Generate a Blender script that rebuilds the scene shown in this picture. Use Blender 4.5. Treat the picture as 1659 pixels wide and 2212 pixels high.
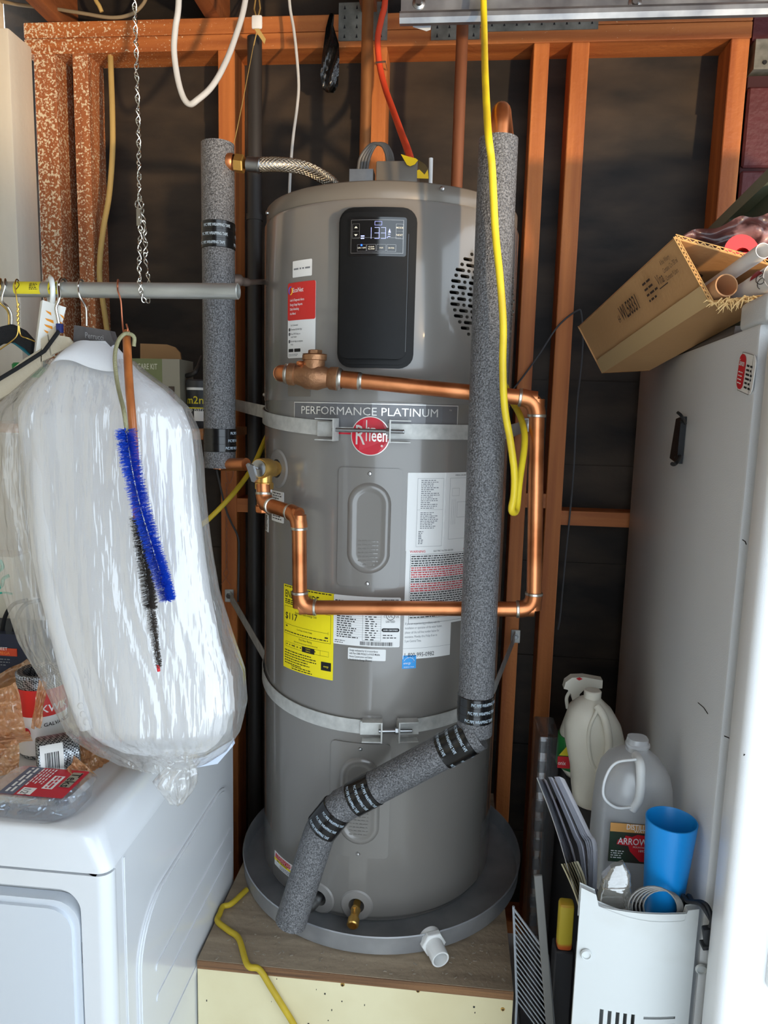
import bpy, bmesh, math, random
from mathutils import Vector, Matrix, noise
random.seed(7)
V = Vector
scn = bpy.context.scene
for o in list(bpy.data.objects): bpy.data.objects.remove(o)
COL = scn.collection
# ------------------------------------------------------------------ camera
FPX, IW, IH = 1540.0, 1659, 2212
CAM = V((0, 0, 1.56))
_p, _r, _y = math.radians(8.0), math.radians(1.45), math.radians(5.4)
_fw = V((-math.sin(_y)*math.cos(_p), math.cos(_y)*math.cos(_p), -math.sin(_p)))
_rt = V((math.cos(_y), math.sin(_y), 0)); _up = _rt.cross(_fw)
RT_ = math.cos(_r)*_rt + math.sin(_r)*_up
UP_ = -math.sin(_r)*_rt + math.cos(_r)*_up
cd = bpy.data.cameras.new('camera'); cam = bpy.data.objects.new('camera', cd); COL.objects.link(cam)
cam.matrix_world = Matrix(((RT_.x, UP_.x, -_fw.x, CAM.x), (RT_.y, UP_.y, -_fw.y, CAM.y), (RT_.z, UP_.z, -_fw.z, CAM.z), (0, 0, 0, 1)))
cd.sensor_fit = 'VERTICAL'; cd.sensor_height = 34.6; cd.sensor_width = 34.6*IW/IH; cd.lens = FPX/IH*34.6
cd.clip_start = 0.02; scn.camera = cam
# ------------------------------------------------------------------ world, lights, exposure
w = bpy.data.worlds.new('sky'); scn.world = w; w.use_nodes = True
bg = w.node_tree.nodes['Background']; bg.inputs[0].default_value = (0.77, 0.89, 1.0, 1); bg.inputs[1].default_value = 2.9
def lamp(name, kind, loc, aim, energy, col, **kw):
    l = bpy.data.lights.new(name, kind); l.energy = energy; l.color = col
    for k, v in kw.items(): setattr(l, k, v)
    o = bpy.data.objects.new(name, l); COL.objects.link(o); o.location = loc
    o.rotation_euler = (V(aim)-V(loc)).to_track_quat('-Z', 'Y').to_euler(); return o
# added warm spot, standing in for sunlight reflected upwards outside the open garage doorway, right of and behind the camera (source outside, beyond the door line)
gl_ = lamp('reflected_sun_spot_offscreen', 'SPOT', (2.9, -2.5, 0.75), (0.20, 2.0, 2.62), 860, (1.0, 0.70, 0.38), spot_size=math.radians(18), spot_blend=0.45, shadow_soft_size=0.10)
gl_.scale = (2.2, 1, 1)
vs = scn.view_settings; vs.view_transform = 'Standard'; vs.look = 'None'; vs.gamma = 1; vs.use_curve_mapping = False
vs.exposure = 0.32
scn.render.film_transparent = False
# ------------------------------------------------------------------ pixels to places
def ray(x, y):
    return _fw + RT_*((x-IW/2)/FPX) - UP_*((y-IH/2)/FPX)
def onY(x, y, Y): d = ray(x, y); return CAM + d*((Y-CAM.y)/d.y)
def onX(x, y, X): d = ray(x, y); return CAM + d*((X-CAM.x)/d.x)
def onZ(x, y, Z): d = ray(x, y); return CAM + d*((Z-CAM.z)/d.z)
TX, TY, TR = -0.1576, 1.680, 0.2825
def onT(x, y, r=TR):
    d = ray(x, y); ox, oy = CAM.x-TX, CAM.y-TY
    a = d.x*d.x+d.y*d.y; b = 2*(ox*d.x+oy*d.y); c = ox*ox+oy*oy-r*r
    t = (-b-math.sqrt(max(0, b*b-4*a*c)))/2/a; P = CAM+d*t
    return math.atan2(P.x-TX, TY-P.y), P.z, P
def tp(phi, z, r=TR): return V((TX+r*math.sin(phi), TY-r*math.cos(phi), z))
# ------------------------------------------------------------------ materials
def lin(c): 
    return tuple((x/255/12.92 if x/255 <= .04045 else ((x/255+.055)/1.055)**2.4) for x in c)
MATS = {}
def M(name, col, rough=.5, metal=0., var=0., vs=(8, 8, 8), col2=None, bump=0., bs=60., trans=0., coat=0., emit=0., spec=.5, ior=1.45, thr=None, det=4, fine=0.):
    if name in MATS: return MATS[name]
    m = bpy.data.materials.new(name); m.use_nodes = True; nt = m.node_tree; N = nt.nodes; L = nt.links
    b = N['Principled BSDF']; c = lin(col)+(1,)
    b.inputs['Base Color'].default_value = c; b.inputs['Roughness'].default_value = rough; b.inputs['Metallic'].default_value = metal
    b.inputs['Specular IOR Level'].default_value = spec; b.inputs['IOR'].default_value = ior
    b.inputs['Transmission Weight'].default_value = trans; b.inputs['Coat Weight'].default_value = coat; b.inputs['Coat Roughness'].default_value = .08
    if emit: b.inputs['Emission Color'].default_value = c; b.inputs['Emission Strength'].default_value = emit
    tc = N.new('ShaderNodeTexCoord')
    if var or col2:
        mp = N.new('ShaderNodeMapping'); mp.inputs['Scale'].default_value = vs; L.new(tc.outputs['Object'], mp.inputs[0])
        no = N.new('ShaderNodeTexNoise'); no.inputs['Scale'].default_value = 1; no.inputs['Detail'].default_value = det; L.new(mp.outputs[0], no.inputs[0])
        rp = N.new('ShaderNodeValToRGB'); L.new(no.outputs[0], rp.inputs[0])
        c2 = lin(col2)+(1,) if col2 else tuple(x*(1-var) for x in c[:3])+(1,)
        lo, hi = thr or (.3, .7)
        rp.color_ramp.elements[0].position = lo; rp.color_ramp.elements[1].position = hi
        rp.color_ramp.elements[0].color = c2; rp.color_ramp.elements[1].color = c
        L.new(rp.outputs[0], b.inputs['Base Color'])
        if fine:
            ro = N.new('ShaderNodeMapRange'); ro.inputs[3].default_value = rough-fine; ro.inputs[4].default_value = rough+fine
            L.new(no.outputs[0], ro.inputs[0]); L.new(ro.outputs[0], b.inputs['Roughness'])
    if bump:
        n2 = N.new('ShaderNodeTexNoise'); n2.inputs['Scale'].default_value = bs; n2.inputs['Detail'].default_value = 3; L.new(tc.outputs['Object'], n2.inputs[0])
        bp = N.new('ShaderNodeBump'); bp.inputs['Strength'].default_value = bump; bp.inputs['Distance'].default_value = .004
        L.new(n2.outputs[0], bp.inputs['Height']); L.new(bp.outputs[0], b.inputs['Normal'])
    MATS[name] = m; return m
def film(name, col, clear=.8, gloss=.25, rough=.12, bump=.6, bs=14, st=None):
    m = bpy.data.materials.new(name); m.use_nodes = True; nt = m.node_tree; N = nt.nodes; L = nt.links
    N.remove(N['Principled BSDF']); out = N['Material Output']; c = lin(col)+(1,)
    tr = N.new('ShaderNodeBsdfTransparent'); df = N.new('ShaderNodeBsdfTranslucent'); d2 = N.new('ShaderNodeBsdfDiffuse'); gl = N.new('ShaderNodeBsdfGlossy')
    df.inputs[0].default_value = c; d2.inputs[0].default_value = c; gl.inputs['Roughness'].default_value = rough; gl.inputs[0].default_value = (1, 1, 1, 1)
    tc = N.new('ShaderNodeTexCoord'); n2 = N.new('ShaderNodeTexNoise'); n2.inputs['Scale'].default_value = bs; n2.inputs['Detail'].default_value = 4; mpp = N.new('ShaderNodeMapping'); mpp.inputs['Scale'].default_value = st or (1, 1, 1); L.new(tc.outputs['Object'], mpp.inputs[0]); L.new(mpp.outputs[0], n2.inputs[0])
    bp = N.new('ShaderNodeBump'); bp.inputs['Strength'].default_value = bump; bp.inputs['Distance'].default_value = .02; L.new(n2.outputs[0], bp.inputs['Height'])
    for s in (gl, df, d2): L.new(bp.outputs[0], s.inputs['Normal'])
    m0 = N.new('ShaderNodeMixShader'); m0.inputs[0].default_value = .5; L.new(df.outputs[0], m0.inputs[1]); L.new(d2.outputs[0], m0.inputs[2])
    m1 = N.new('ShaderNodeMixShader'); m1.inputs[0].default_value = clear; L.new(m0.outputs[0], m1.inputs[1]); L.new(tr.outputs[0], m1.inputs[2])
    fr = N.new('ShaderNodeLayerWeight'); fr.inputs[0].default_value = .35; L.new(bp.outputs[0], fr.inputs['Normal'])
    mm = N.new('ShaderNodeMath'); mm.operation = 'MULTIPLY_ADD'; mm.inputs[1].default_value = gloss; mm.inputs[2].default_value = gloss*.3; L.new(fr.outputs['Facing'], mm.inputs[0])
    m2 = N.new('ShaderNodeMixShader'); L.new(mm.outputs[0], m2.inputs[0]); L.new(m1.outputs[0], m2.inputs[1]); L.new(gl.outputs[0], m2.inputs[2])
    L.new(m2.outputs[0], out.inputs[0]); MATS[name] = m; return m
# ------------------------------------------------------------------ mesh building
class MB:
    def __init__(s): s.v = []; s.f = []
    def add(s, vs_, fs):
        k = len(s.v); s.v += [V(p) for p in vs_]; s.f += [tuple(i+k for i in f) for f in fs]; return s
    def hexa(s, p):  # bottom 4 ccw then top 4
        return s.add(p, [(3, 2, 1, 0), (4, 5, 6, 7), (0, 1, 5, 4), (1, 2, 6, 5), (2, 3, 7, 6), (3, 0, 4, 7)])
    def box(s, a, b):
        x0, y0, z0 = a; x1, y1, z1 = b
        return s.hexa([(x0, y0, z0), (x1, y0, z0), (x1, y1, z0), (x0, y1, z0), (x0, y0, z1), (x1, y0, z1), (x1, y1, z1), (x0, y1, z1)])
    def obox(s, c, x, y, z):  # centre and three half vectors
        c, x, y, z = V(c), V(x), V(y), V(z)
        return s.hexa([c-x-y-z, c+x-y-z, c+x+y-z, c-x+y-z, c-x-y+z, c+x-y+z, c+x+y+z, c-x+y+z])
    def rbox(s, c, x, y, z, bev=.004, seg=2):
        t = MB().obox(c, x, y, z); bm = bmesh.new()
        vv = [bm.verts.new(p) for p in t.v]
        for f in t.f: bm.faces.new([vv[i] for i in f])
        bmesh.ops.bevel(bm, geom=bm.edges[:], offset=bev, segments=seg, affect='EDGES', profile=.5)
        bm.verts.index_update(); s.add([v.co.copy() for v in bm.verts], [[v.index for v in f.verts] for f in bm.faces]); bm.free(); return s
    def tube(s, pts, r, n=12, caps=True, closed=False):
        pts = [V(p) for p in pts]; k = len(pts); rs = r if isinstance(r, (list, tuple)) else [r]*k
        tg = []
        for i in range(k):
            a = pts[(i-1) % k] if (closed or i > 0) else pts[0]; b = pts[(i+1) % k] if (closed or i < k-1) else pts[-1]
            t = (b-a); tg.append(t.normalized() if t.length > 1e-9 else V((0, 0, 1)))
        up = V((0, 0, 1)) if abs(tg[0].z) < .9 else V((0, 1, 0))
        nx = tg[0].cross(up).normalized(); vv = []; ff = []
        for i in range(k):
            nx = (nx - tg[i]*nx.dot(tg[i])).normalized(); ny = tg[i].cross(nx)
            for j in range(n):
                a = 2*math.pi*j/n; vv.append(pts[i]+(nx*math.cos(a)+ny*math.sin(a))*rs[i])
        m = k if closed else k-1
        for i in range(m):
            for j in range(n):
                a, b = i*n+j, i*n+(j+1) % n; i2 = (i+1) % k
                ff.append((a, b, i2*n+(j+1) % n, i2*n+j))
        if caps and not closed: ff.append(tuple(range(n-1, -1, -1))); ff.append(tuple((k-1)*n+j for j in range(n)))
        return s.add(vv, ff)
    def lathe(s, prof, c=(0, 0, 0), ax=(0, 0, 1), n=32, a0=0., a1=2*math.pi, capb=False, capt=False):
        c = V(c); ax = V(ax).normalized(); up = V((0, 0, 1)) if abs(ax.z) < .9 else V((0, -1, 0))
        ex = ax.cross(up).normalized() if abs(ax.z) < .9 else V((1, 0, 0)); ey = ax.cross(ex)
        full = abs(a1-a0-2*math.pi) < 1e-6; m = n if full else n+1; vv = []; ff = []
        for (r, z) in prof:
            for j in range(m):
                a = a0+(a1-a0)*j/n; vv.append(c+ax*z+(ex*math.cos(a)+ey*math.sin(a))*r)
        for i in range(len(prof)-1):
            for j in range(n):
                j2 = (j+1) % m; ff.append((i*m+j, i*m+j2, (i+1)*m+j2, (i+1)*m+j))
        if capb: ff.append(tuple(range(m-1, -1, -1)))
        if capt: ff.append(tuple((len(prof)-1)*m+j for j in range(m)))
        return s.add(vv, ff)
    def cyl(s, a, b, r, n=16, r2=None):
        a, b = V(a), V(b); return s.lathe([(r, 0), (r if r2 is None else r2, (b-a).length)], a, b-a, n, capb=True, capt=True)
    def grid(s, fn, nu, nv, back=None):
        vv = [fn(i/nu, j/nv) for j in range(nv+1) for i in range(nu+1)]
        return s.add(vv, [(j*(nu+1)+i, j*(nu+1)+i+1, (j+1)*(nu+1)+i+1, (j+1)*(nu+1)+i) for j in range(nv) for i in range(nu)])
    def poly(s, pts): return s.add(pts, [tuple(range(len(pts)))])
    def prism(s, pts, d):  # outline extruded by vector d
        n = len(pts); pts = [V(p) for p in pts]; d = V(d)
        return s.add(pts+[p+d for p in pts], [tuple(range(n-1, -1, -1)), tuple(range(n, 2*n))]+[(i, (i+1) % n, n+(i+1) % n, n+i) for i in range(n)])
    def ball(s, c, r, n=10, sq=(1, 1, 1)):
        c = V(c); k = len(s.v)
        s.lathe([(max(1e-4, r*math.sin(math.pi*i/n)), -r*math.cos(math.pi*i/n)) for i in range(n+1)], (0, 0, 0), n=n*2)
        for i in range(k, len(s.v)): s.v[i] = V((s.v[i].x*sq[0], s.v[i].y*sq[1], s.v[i].z*sq[2]))+c
        return s
    def sheet(s, mp, u0, u1, v0, v1, rad=0., off=.0004, th=0., nu=None, nr=5):
        """rounded rectangle on a mapped surface mp(u,v,w); v0<v1; th: side wall down by th"""
        us = set([u0, u1]); rad = min(rad, (u1-u0)/2, (v1-v0)/2)
        k = nu or 8
        for i in range(k+1): us.add(u0+rad+(u1-u0-2*rad)*i/k)
        if rad > 0:
            for i in range(nr+1):
                a = math.pi/2*i/nr; us.add(u0+rad*(1-math.cos(a))); us.add(u1-rad*(1-math.cos(a)))
        us = sorted(us); top = []; bot = []
        for u in us:
            d = 0.
            if rad > 0:
                e = max(0., u0+rad-u, u-(u1-rad)); d = rad-math.sqrt(max(0., rad*rad-e*e))
            top.append((u, v1-d)); bot.append((u, v0+d))
        n = len(us); vv = [mp(u, v, off) for u, v in bot]+[mp(u, v, off) for u, v in top]
        ff = [(i, i+1, n+i+1, n+i) for i in range(n-1)]
        if th:
            vv += [mp(u, v, off-th) for u, v in bot]+[mp(u, v, off-th) for u, v in top]
            for i in range(n-1): ff += [(2*n+i, 2*n+i+1, i+1, i), (n+i, n+i+1, 3*n+i+1, 3*n+i)]
            ff += [(2*n, 0, n, 3*n), (n-1, 3*n-1, 4*n-1, 2*n-1)]
        return s.add(vv, ff)
    def frame(s, mp, u0, u1, v0, v1, t, off=.0006, nu=8):
        s.sheet(mp, u0, u1, v0, v0+t, 0, off, 0, nu); s.sheet(mp, u0, u1, v1-t, v1, 0, off, 0, nu)
        s.sheet(mp, u0, u0+t, v0, v1, 0, off, 0, 1); s.sheet(mp, u1-t, u1, v0, v1, 0, off, 0, 1); return s
def wloc(o):
    p = V((0, 0, 0))
    while o: p += o.location; o = o.parent
    return p
def obj(name, mb, m, parent=None, sm=38):
    me = bpy.data.meshes.new(name); off = wloc(parent) if parent else V((0, 0, 0))
    me.from_pydata([tuple(p-off) for p in mb.v], [], mb.f); me.validate(); me.update()
    if m: me.materials.append(m if not isinstance(m, str) else MATS[m])
    if sm:
        me.polygons.foreach_set('use_smooth', [True]*len(me.polygons)); me.set_sharp_from_angle(angle=math.radians(sm))
    o = bpy.data.objects.new(name, me); COL.objects.link(o)
    if parent: o.parent = parent
    return o
def share(src, loc, rot=None, parent=None, scale=None):
    o = src.copy(); COL.objects.link(o); o.parent = parent; o.location = loc
    if rot is not None: o.rotation_euler = rot
    if scale: o.scale = scale
    return o
def tag(o, label=None, cat=None, group=None, kind=None):
    if label: o['label'] = label
    if cat: o['category'] = cat
    if group: o['group'] = group
    if kind: o['kind'] = kind
    return o
def thing(name, label, cat, loc, group=None):
    o = bpy.data.objects.new(name, None); COL.objects.link(o); o.location = V(loc); o.empty_display_size = .05
    return tag(o, label, cat, group)
def struct(name, loc=(0, 0, 0)):
    o = bpy.data.objects.new(name, None); COL.objects.link(o); o.location = V(loc); o['kind'] = 'structure'; return o
def path(pts, n=8):
    pts = [V(p) for p in pts]; out = []
    q = [pts[0]*2-pts[1]]+pts+[pts[-1]*2-pts[-2]]
    for i in range(1, len(q)-2):
        a, b, c, d = q[i-1:i+3]
        for k in range(n):
            t = k/n; out.append(.5*((2*b)+(c-a)*t+(2*a-5*b+4*c-d)*t*t+(3*b-a-3*c+d)*t**3))
    out.append(pts[-1]); return out
def arc3(a, corner, b, r, n=6):
    """polyline a-corner-b with the corner rounded by radius-like length r"""
    a, c, b = V(a), V(corner), V(b); p = c+(a-c).normalized()*r; q = c+(b-c).normalized()*r
    return [p*(1-t)**2+c*2*t*(1-t)+q*t*t for t in [i/n for i in range(n+1)]]
def planemap(o, ux, uy, nrm=None):
    o, ux, uy = V(o), V(ux).normalized(), V(uy).normalized(); nn = V(nrm).normalized() if nrm else ux.cross(uy)
    return lambda u, v, w_=0.: o+ux*u+uy*v+nn*w_
def cylmap(phi0, z0, r=TR): return lambda u, v, w_=0.: tp(phi0+u/r, z0+v, r+w_)
def axmap(c, ax, ref, r):
    """cylinder map around any axis: u along circumference from ref direction, v along the axis"""
    c, ax = V(c), V(ax).normalized(); e = V(ref); e = (e-ax*e.dot(ax)).normalized(); f = ax.cross(e)
    return lambda u, v, w_=0.: c+ax*v+(e*math.cos(u/r)+f*math.sin(u/r))*(r+w_)
_tc = {}
def text(name, s, size, m, parent, mp, u=0., v=0., off=.0008, align='LEFT', fat=0., sx=1., shear=0.):
    fat = min(fat, .009); key = (s, align, fat, shear)
    if key not in _tc:
        c = bpy.data.curves.new('t', 'FONT'); c.body = s; c.size = 1; c.align_x = align; c.offset = fat; c.resolution_u = 2; c.shear = shear
        o = bpy.data.objects.new('t', c); COL.objects.link(o)
        me = bpy.data.meshes.new_from_object(o.evaluated_get(bpy.context.evaluated_depsgraph_get()))
        _tc[key] = ([v_.co.copy() for v_ in me.vertices], [tuple(p.vertices) for p in me.polygons])
        bpy.data.objects.remove(o); bpy.data.curves.remove(c); bpy.data.meshes.remove(me)
    vv, ff = _tc[key]; mb = MB().add([mp(u+p.x*size*sx, v+p.y*size, off) for p in vv], ff)
    return obj(name, mb, m, parent, 0)
def greek(mb, mp, u0, u1, vtop, rows, pitch, h, seed=1, off=.0007, fill=.85, ragged=.25):
    rnd = random.Random(seed)
    for r in range(rows):
        u = u0; v = vtop-r*pitch; end = u1-(u1-u0)*ragged*rnd.random()
        while u < end-h:
            wd = h*rnd.uniform(1.2, 4.5); e = min(u+wd, end)
            mb.sheet(mp, u, e, v-h, v, 0, off, 0, 1); u = e+h*(.5+(1-fill)*3)
    return mb
def bars(mb, mp, u0, u1, v0, v1, n, seed=2, off=.0007, vertical=True):
    rnd = random.Random(seed); a, b = (u0, u1) if vertical else (v0, v1); x = a
    while x < b:
        t = (b-a)/n*rnd.choice((.3, .5, .8)); y = min(b, x+t)
        if vertical: mb.sheet(mp, x, y, v0, v1, 0, off, 0, 1)
        else: mb.sheet(mp, u0, u1, x, y, 0, off, 0, 1)
        x = y+(b-a)/n*rnd.choice((.3, .5, .7))
    return mb
def px_tube(pts, r, n=10, seg=8, **k):
    return MB().tube(path([onY(*p) for p in pts], seg), r, n, **k)
def cut(o, cutter):
    """real openings: subtract the cutter's solids from o"""
    for me in (o.data,):
        bm = bmesh.new(); bm.from_mesh(me); bmesh.ops.remove_doubles(bm, verts=bm.verts[:], dist=1e-6); bmesh.ops.recalc_face_normals(bm, faces=bm.faces[:]); bm.to_mesh(me); bm.free()
    me = bpy.data.meshes.new('cutter'); me.from_pydata([tuple(p-wloc(o)) for p in cutter.v], [], cutter.f)
    bm = bmesh.new(); bm.from_mesh(me); bmesh.ops.recalc_face_normals(bm, faces=bm.faces[:]); bm.to_mesh(me); bm.free()
    c = bpy.data.objects.new('cutter', me); COL.objects.link(c); c.location = wloc(o)
    m = o.modifiers.new('cut', 'BOOLEAN'); m.operation = 'DIFFERENCE'; m.solver = 'EXACT'; m.object = c
    bpy.context.view_layer.update(); new = bpy.data.meshes.new_from_object(o.evaluated_get(bpy.context.evaluated_depsgraph_get()))
    o.modifiers.remove(m); old = o.data; nm = old.name; o.data = new; bpy.data.meshes.remove(old); new.name = nm; bpy.data.objects.remove(c); bpy.data.meshes.remove(me)
    new.polygons.foreach_set('use_smooth', [True]*len(new.polygons)); new.set_sharp_from_angle(angle=math.radians(40)); return o
def plug(mp, outline, w0, w1):
    n = len(outline); return MB().add([mp(u, v, w0) for u, v in outline]+[mp(u, v, w1) for u, v in outline], [tuple(range(n-1, -1, -1)), tuple(range(n, 2*n))]+[(i, (i+1) % n, n+(i+1) % n, n+i) for i in range(n)])
# palette
BLK = M('black_ink', (22, 22, 24), .6); WHT = M('white_ink', (235, 235, 235), .5); RED = M('red_ink', (200, 30, 42), .5)
PAPER = M('label_paper', (232, 232, 230), .45); STEEL = M('zinc_steel', (170, 172, 174), .34, 1., var=.25, vs=(40, 40, 40))
COPPER = M('copper_tube', (216, 140, 92), .34, .9, col2=(178, 108, 66), vs=(14, 14, 14), thr=(.35, .6), fine=.08)
SOLDER = M('solder_ring', (205, 200, 188), .35, 1.); BRASS = M('brass', (226, 180, 100), .3, .85, var=.25, vs=(30, 30, 30))
BRONZE = M('cast_bronze', (176, 130, 92), .45, .75, col2=(136, 96, 70), vs=(25, 25, 25), bump=.3, bs=160)
SCREW = M('bright_screw', (200, 200, 200), .3, 1.)
# ================================================================== the garage shell
def wood(name, c1, c2, axis, speck=False):
    s = {'z': (34, 34, 1.6), 'x': (1.6, 34, 34), 'y': (34, 1.6, 34)}[axis]
    m = M(name, c1, .62, var=.1, vs=s, col2=c2, thr=(.3, .72), bump=.35, bs=90, det=6)
    if speck:
        nt = m.node_tree; N = nt.nodes; L = nt.links; b = N['Principled BSDF']; src = b.inputs['Base Color'].links[0].from_socket
        tc = N.new('ShaderNodeTexCoord'); no = N.new('ShaderNodeTexNoise'); no.inputs['Scale'].default_value = 190; no.inputs['Detail'].default_value = 3; L.new(tc.outputs['Object'], no.inputs[0])
        sp = N.new('ShaderNodeSeparateXYZ'); L.new(tc.outputs['Object'], sp.inputs[0])
        mr = N.new('ShaderNodeMapRange'); mr.inputs[1].default_value = -1.2; mr.inputs[2].default_value = -.62; mr.inputs[3].default_value = .05; mr.inputs[4].default_value = -.16; L.new(sp.outputs[0], mr.inputs[0])
        ad = N.new('ShaderNodeMath'); L.new(no.outputs[0], ad.inputs[0]); L.new(mr.outputs[0], ad.inputs[1])
        rp = N.new('ShaderNodeValToRGB'); rp.color_ramp.elements[0].position = .55; rp.color_ramp.elements[1].position = .62; L.new(ad.outputs[0], rp.inputs[0])
        mx = N.new('ShaderNodeMixRGB'); mx.inputs[2].default_value = lin((226, 208, 178))+(1,); L.new(rp.outputs[0], mx.inputs[0]); L.new(src, mx.inputs[1]); L.new(mx.outputs[0], b.inputs['Base Color'])
    return m
W_Z = wood('fir_stud', (204, 124, 64), (158, 86, 42), 'z'); W_X = wood('fir_plate', (202, 124, 66), (154, 84, 42), 'x')
W_ZS = wood('fir_stud_overspray', (188, 116, 70), (148, 84, 48), 'z', True); W_XS = wood('fir_plate_overspray', (200, 122, 64), (152, 82, 40), 'x', True)
W_Y = wood('fir_joist', (150, 88, 48), (104, 56, 30), 'y')
TAR = M('tarred_sheathing', (68, 56, 45), .72, col2=(27, 23, 21), vs=(3.2, 4, 9), thr=(.38, .70), bump=.3, bs=45, det=7)  # mottled tar; lighter tone painted after sunlit patches on the boards
CREAM = M('cream_plaster', (236, 222, 196), .8, col2=(214, 197, 170), vs=(5, 5, 5), bump=.5, bs=38)
WBOARD = M('white_painted_board', (226, 218, 202), .6, var=.1, vs=(20, 20, 3), bump=.2, bs=60)
CONC = M('concrete_floor', (196, 193, 187), .8, var=.3, vs=(4, 4, 4), bump=.3, bs=30)
DARKW = M('dark_ceiling_boards', (96, 62, 42), .8, var=.4, vs=(2, 14, 14))
YS, YB = 2.0, 2.092
ZPL = 2.505
st = lambda o: tag(o, kind='structure')
st(obj('floor', MB().box((-1.45, -.5, -.05), (1.75, 2.2, 0)), CONC, None, 0))
wb = struct('wall_back', (0, 2.05, 0))
z = 0.0; k = 0
hs = [.286, .283, .286, .284, .286, .240, .236, .205, .12, .135, .165, .17, .2]
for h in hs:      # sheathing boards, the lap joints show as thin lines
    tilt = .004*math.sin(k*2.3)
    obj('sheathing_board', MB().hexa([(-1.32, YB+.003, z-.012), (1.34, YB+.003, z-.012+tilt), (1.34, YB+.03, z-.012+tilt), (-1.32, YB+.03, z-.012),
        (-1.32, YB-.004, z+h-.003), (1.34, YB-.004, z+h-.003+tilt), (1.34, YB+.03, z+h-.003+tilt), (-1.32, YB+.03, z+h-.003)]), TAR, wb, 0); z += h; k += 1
def stud(x0, x1, m, z0=.038, z1=ZPL, y0=YS):
    return obj('stud', MB().rbox(((x0+x1)/2, (y0+YB)/2, (z0+z1)/2), ((x1-x0)/2, 0, 0), (0, (YB-y0)/2, 0), (0, 0, (z1-z0)/2), .002, 1), m, wb, 0)
for x0, x1, m in ((-1.185, -1.123, W_ZS), (-1.074, -1.030, W_ZS), (-.666, -.619, W_Z), (-.256, -.212, W_Z), (.166, .206, W_Z), (.262, .306, W_Z), (.652, .697, W_Z)): stud(x0, x1, m)
def plate(z0, z1, x0=-1.21, x1=.70, y0=YS, m=None): return obj('top_plate', MB().rbox(((x0+x1)/2, (y0+YB)/2, (z0+z1)/2), ((x1-x0)/2, 0, 0), (0, (YB-y0)/2, 0), (0, 0, (z1-z0)/2), .002, 1), m or W_XS, wb, 0)
plate(ZPL, ZPL+.039); plate(ZPL+.0405, ZPL+.080)
obj('sole_plate', MB().box((-1.21, YS, 0), (.70, YB, .038)), W_X, wb, 0)
for x0, x1, px, py in ((.306, .652, 1290, 1122), (.206, .262, 1185, 1083), (-.619, -.256, 530, 1092), (-1.03, -.666, 440, 935)):
    c = onY(px, py, YS).z; obj('fire_block', MB().box((x0, YS+.004, c-.02), (x1, YB, c+.02)), W_X, wb, 0)
# galvanised truss plates nailed over the top plates
TRUSS = M('galvanised_plate', (150, 150, 142), .5, .5, col2=(104, 104, 98), vs=(30, 30, 30), fine=.1)
def nailplate(x0, y0, x1, y1, rows, cols, Y=YS-.003):
    a = onY(x0, y0, Y); b = onY(x1, y1, Y); pl = obj('nail_plate', MB().box((a.x, Y, b.z), (b.x, YS+.001, a.z)), TRUSS, wb, 0)
    mb = MB()
    for i in range(cols):
        for j in range(rows):
            x = a.x+(b.x-a.x)*(i+.5)/cols; zz = b.z+(a.z-b.z)*(j+.5)/rows
            mb.add([(x-.003, Y-.0006, zz-.005), (x+.003, Y-.0006, zz-.005), (x, Y-.0012, zz+.005)], [(0, 1, 2)])
    obj('nail_teeth', mb, BLK, pl, 0)
nailplate(732, 6, 836, 86, 4, 4); nailplate(932, 48, 1036, 84, 2, 4); nailplate(1050, 38, 1292, 62, 1, 9)
# ceiling: joists on the plate and dark boards above
ce = struct('ceiling', (0, 0, 2.8)); 
for i in range(6): obj('ceiling_board', MB().box((-1.45, -.5+i*.45, 2.76), (1.75, -.5+i*.45+.446, 2.79)), DARKW, ce, 0)
for x in (-1.14, -.70, -.28, .13, .54, .95, 1.36): obj('ceiling_joist', MB().box((x, -.39, ZPL+.081), (x+.04, YB+.02, 2.76)), W_Y, ce, 0)
# left: rough cream plaster with a flat board on the corner
wl = st(obj('wall_left', MB().box((-1.36, -.5, 0), (-1.262, 1.995, 2.76)), CREAM, None, 0))
st(obj('trim_1', MB().rbox((-1.2235, 1.945, 1.26), (.0375, 0, 0), (0, .053, 0), (0, 0, 1.26), .006, 2), WBOARD, None, 30))
# right: maroon painted block beyond the last stud
MAROON = M('maroon_block_paint', (92, 40, 42), .6, var=.3, vs=(9, 9, 9), bump=.6, bs=70); MORT = M('maroon_joint', (58, 28, 30), .9)
wr = struct('wall_right', (1.2, 2.0, 0))
obj('mortar', MB().box((.704, 2.01, 0), (1.5, 2.09, 2.42)), MORT, wr, 0)
zz = 0; r_ = 0
while zz < 2.4:
    x = .704-(0 if r_ % 2 else .2)
    while x < 1.5:
        x0 = max(.704, x); x1 = min(1.5, x+.395)
        if x1-x0 > .02: obj('block', MB().rbox(((x0+x1)/2, 2.045, zz+.096), ((x1-x0)/2, 0, 0), (0, .045, 0), (0, 0, .096), .005, 1), MAROON, wr, 0)
        x += .4
    zz += .2; r_ += 1
obj('lintel_strap', MB().box((.71, 1.996, 2.43), (1.5, 2.06, 2.50)), TRUSS, wr, 0)
obj('nail_head', MB().cyl((.735, 1.997, 2.445), (.735, 1.993, 2.445), .005, 10), BLK, wr)
obj('lintel_block', MB().box((.704, 2.005, 2.50), (1.5, 2.09, 2.585)), MAROON, wr, 0)
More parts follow.
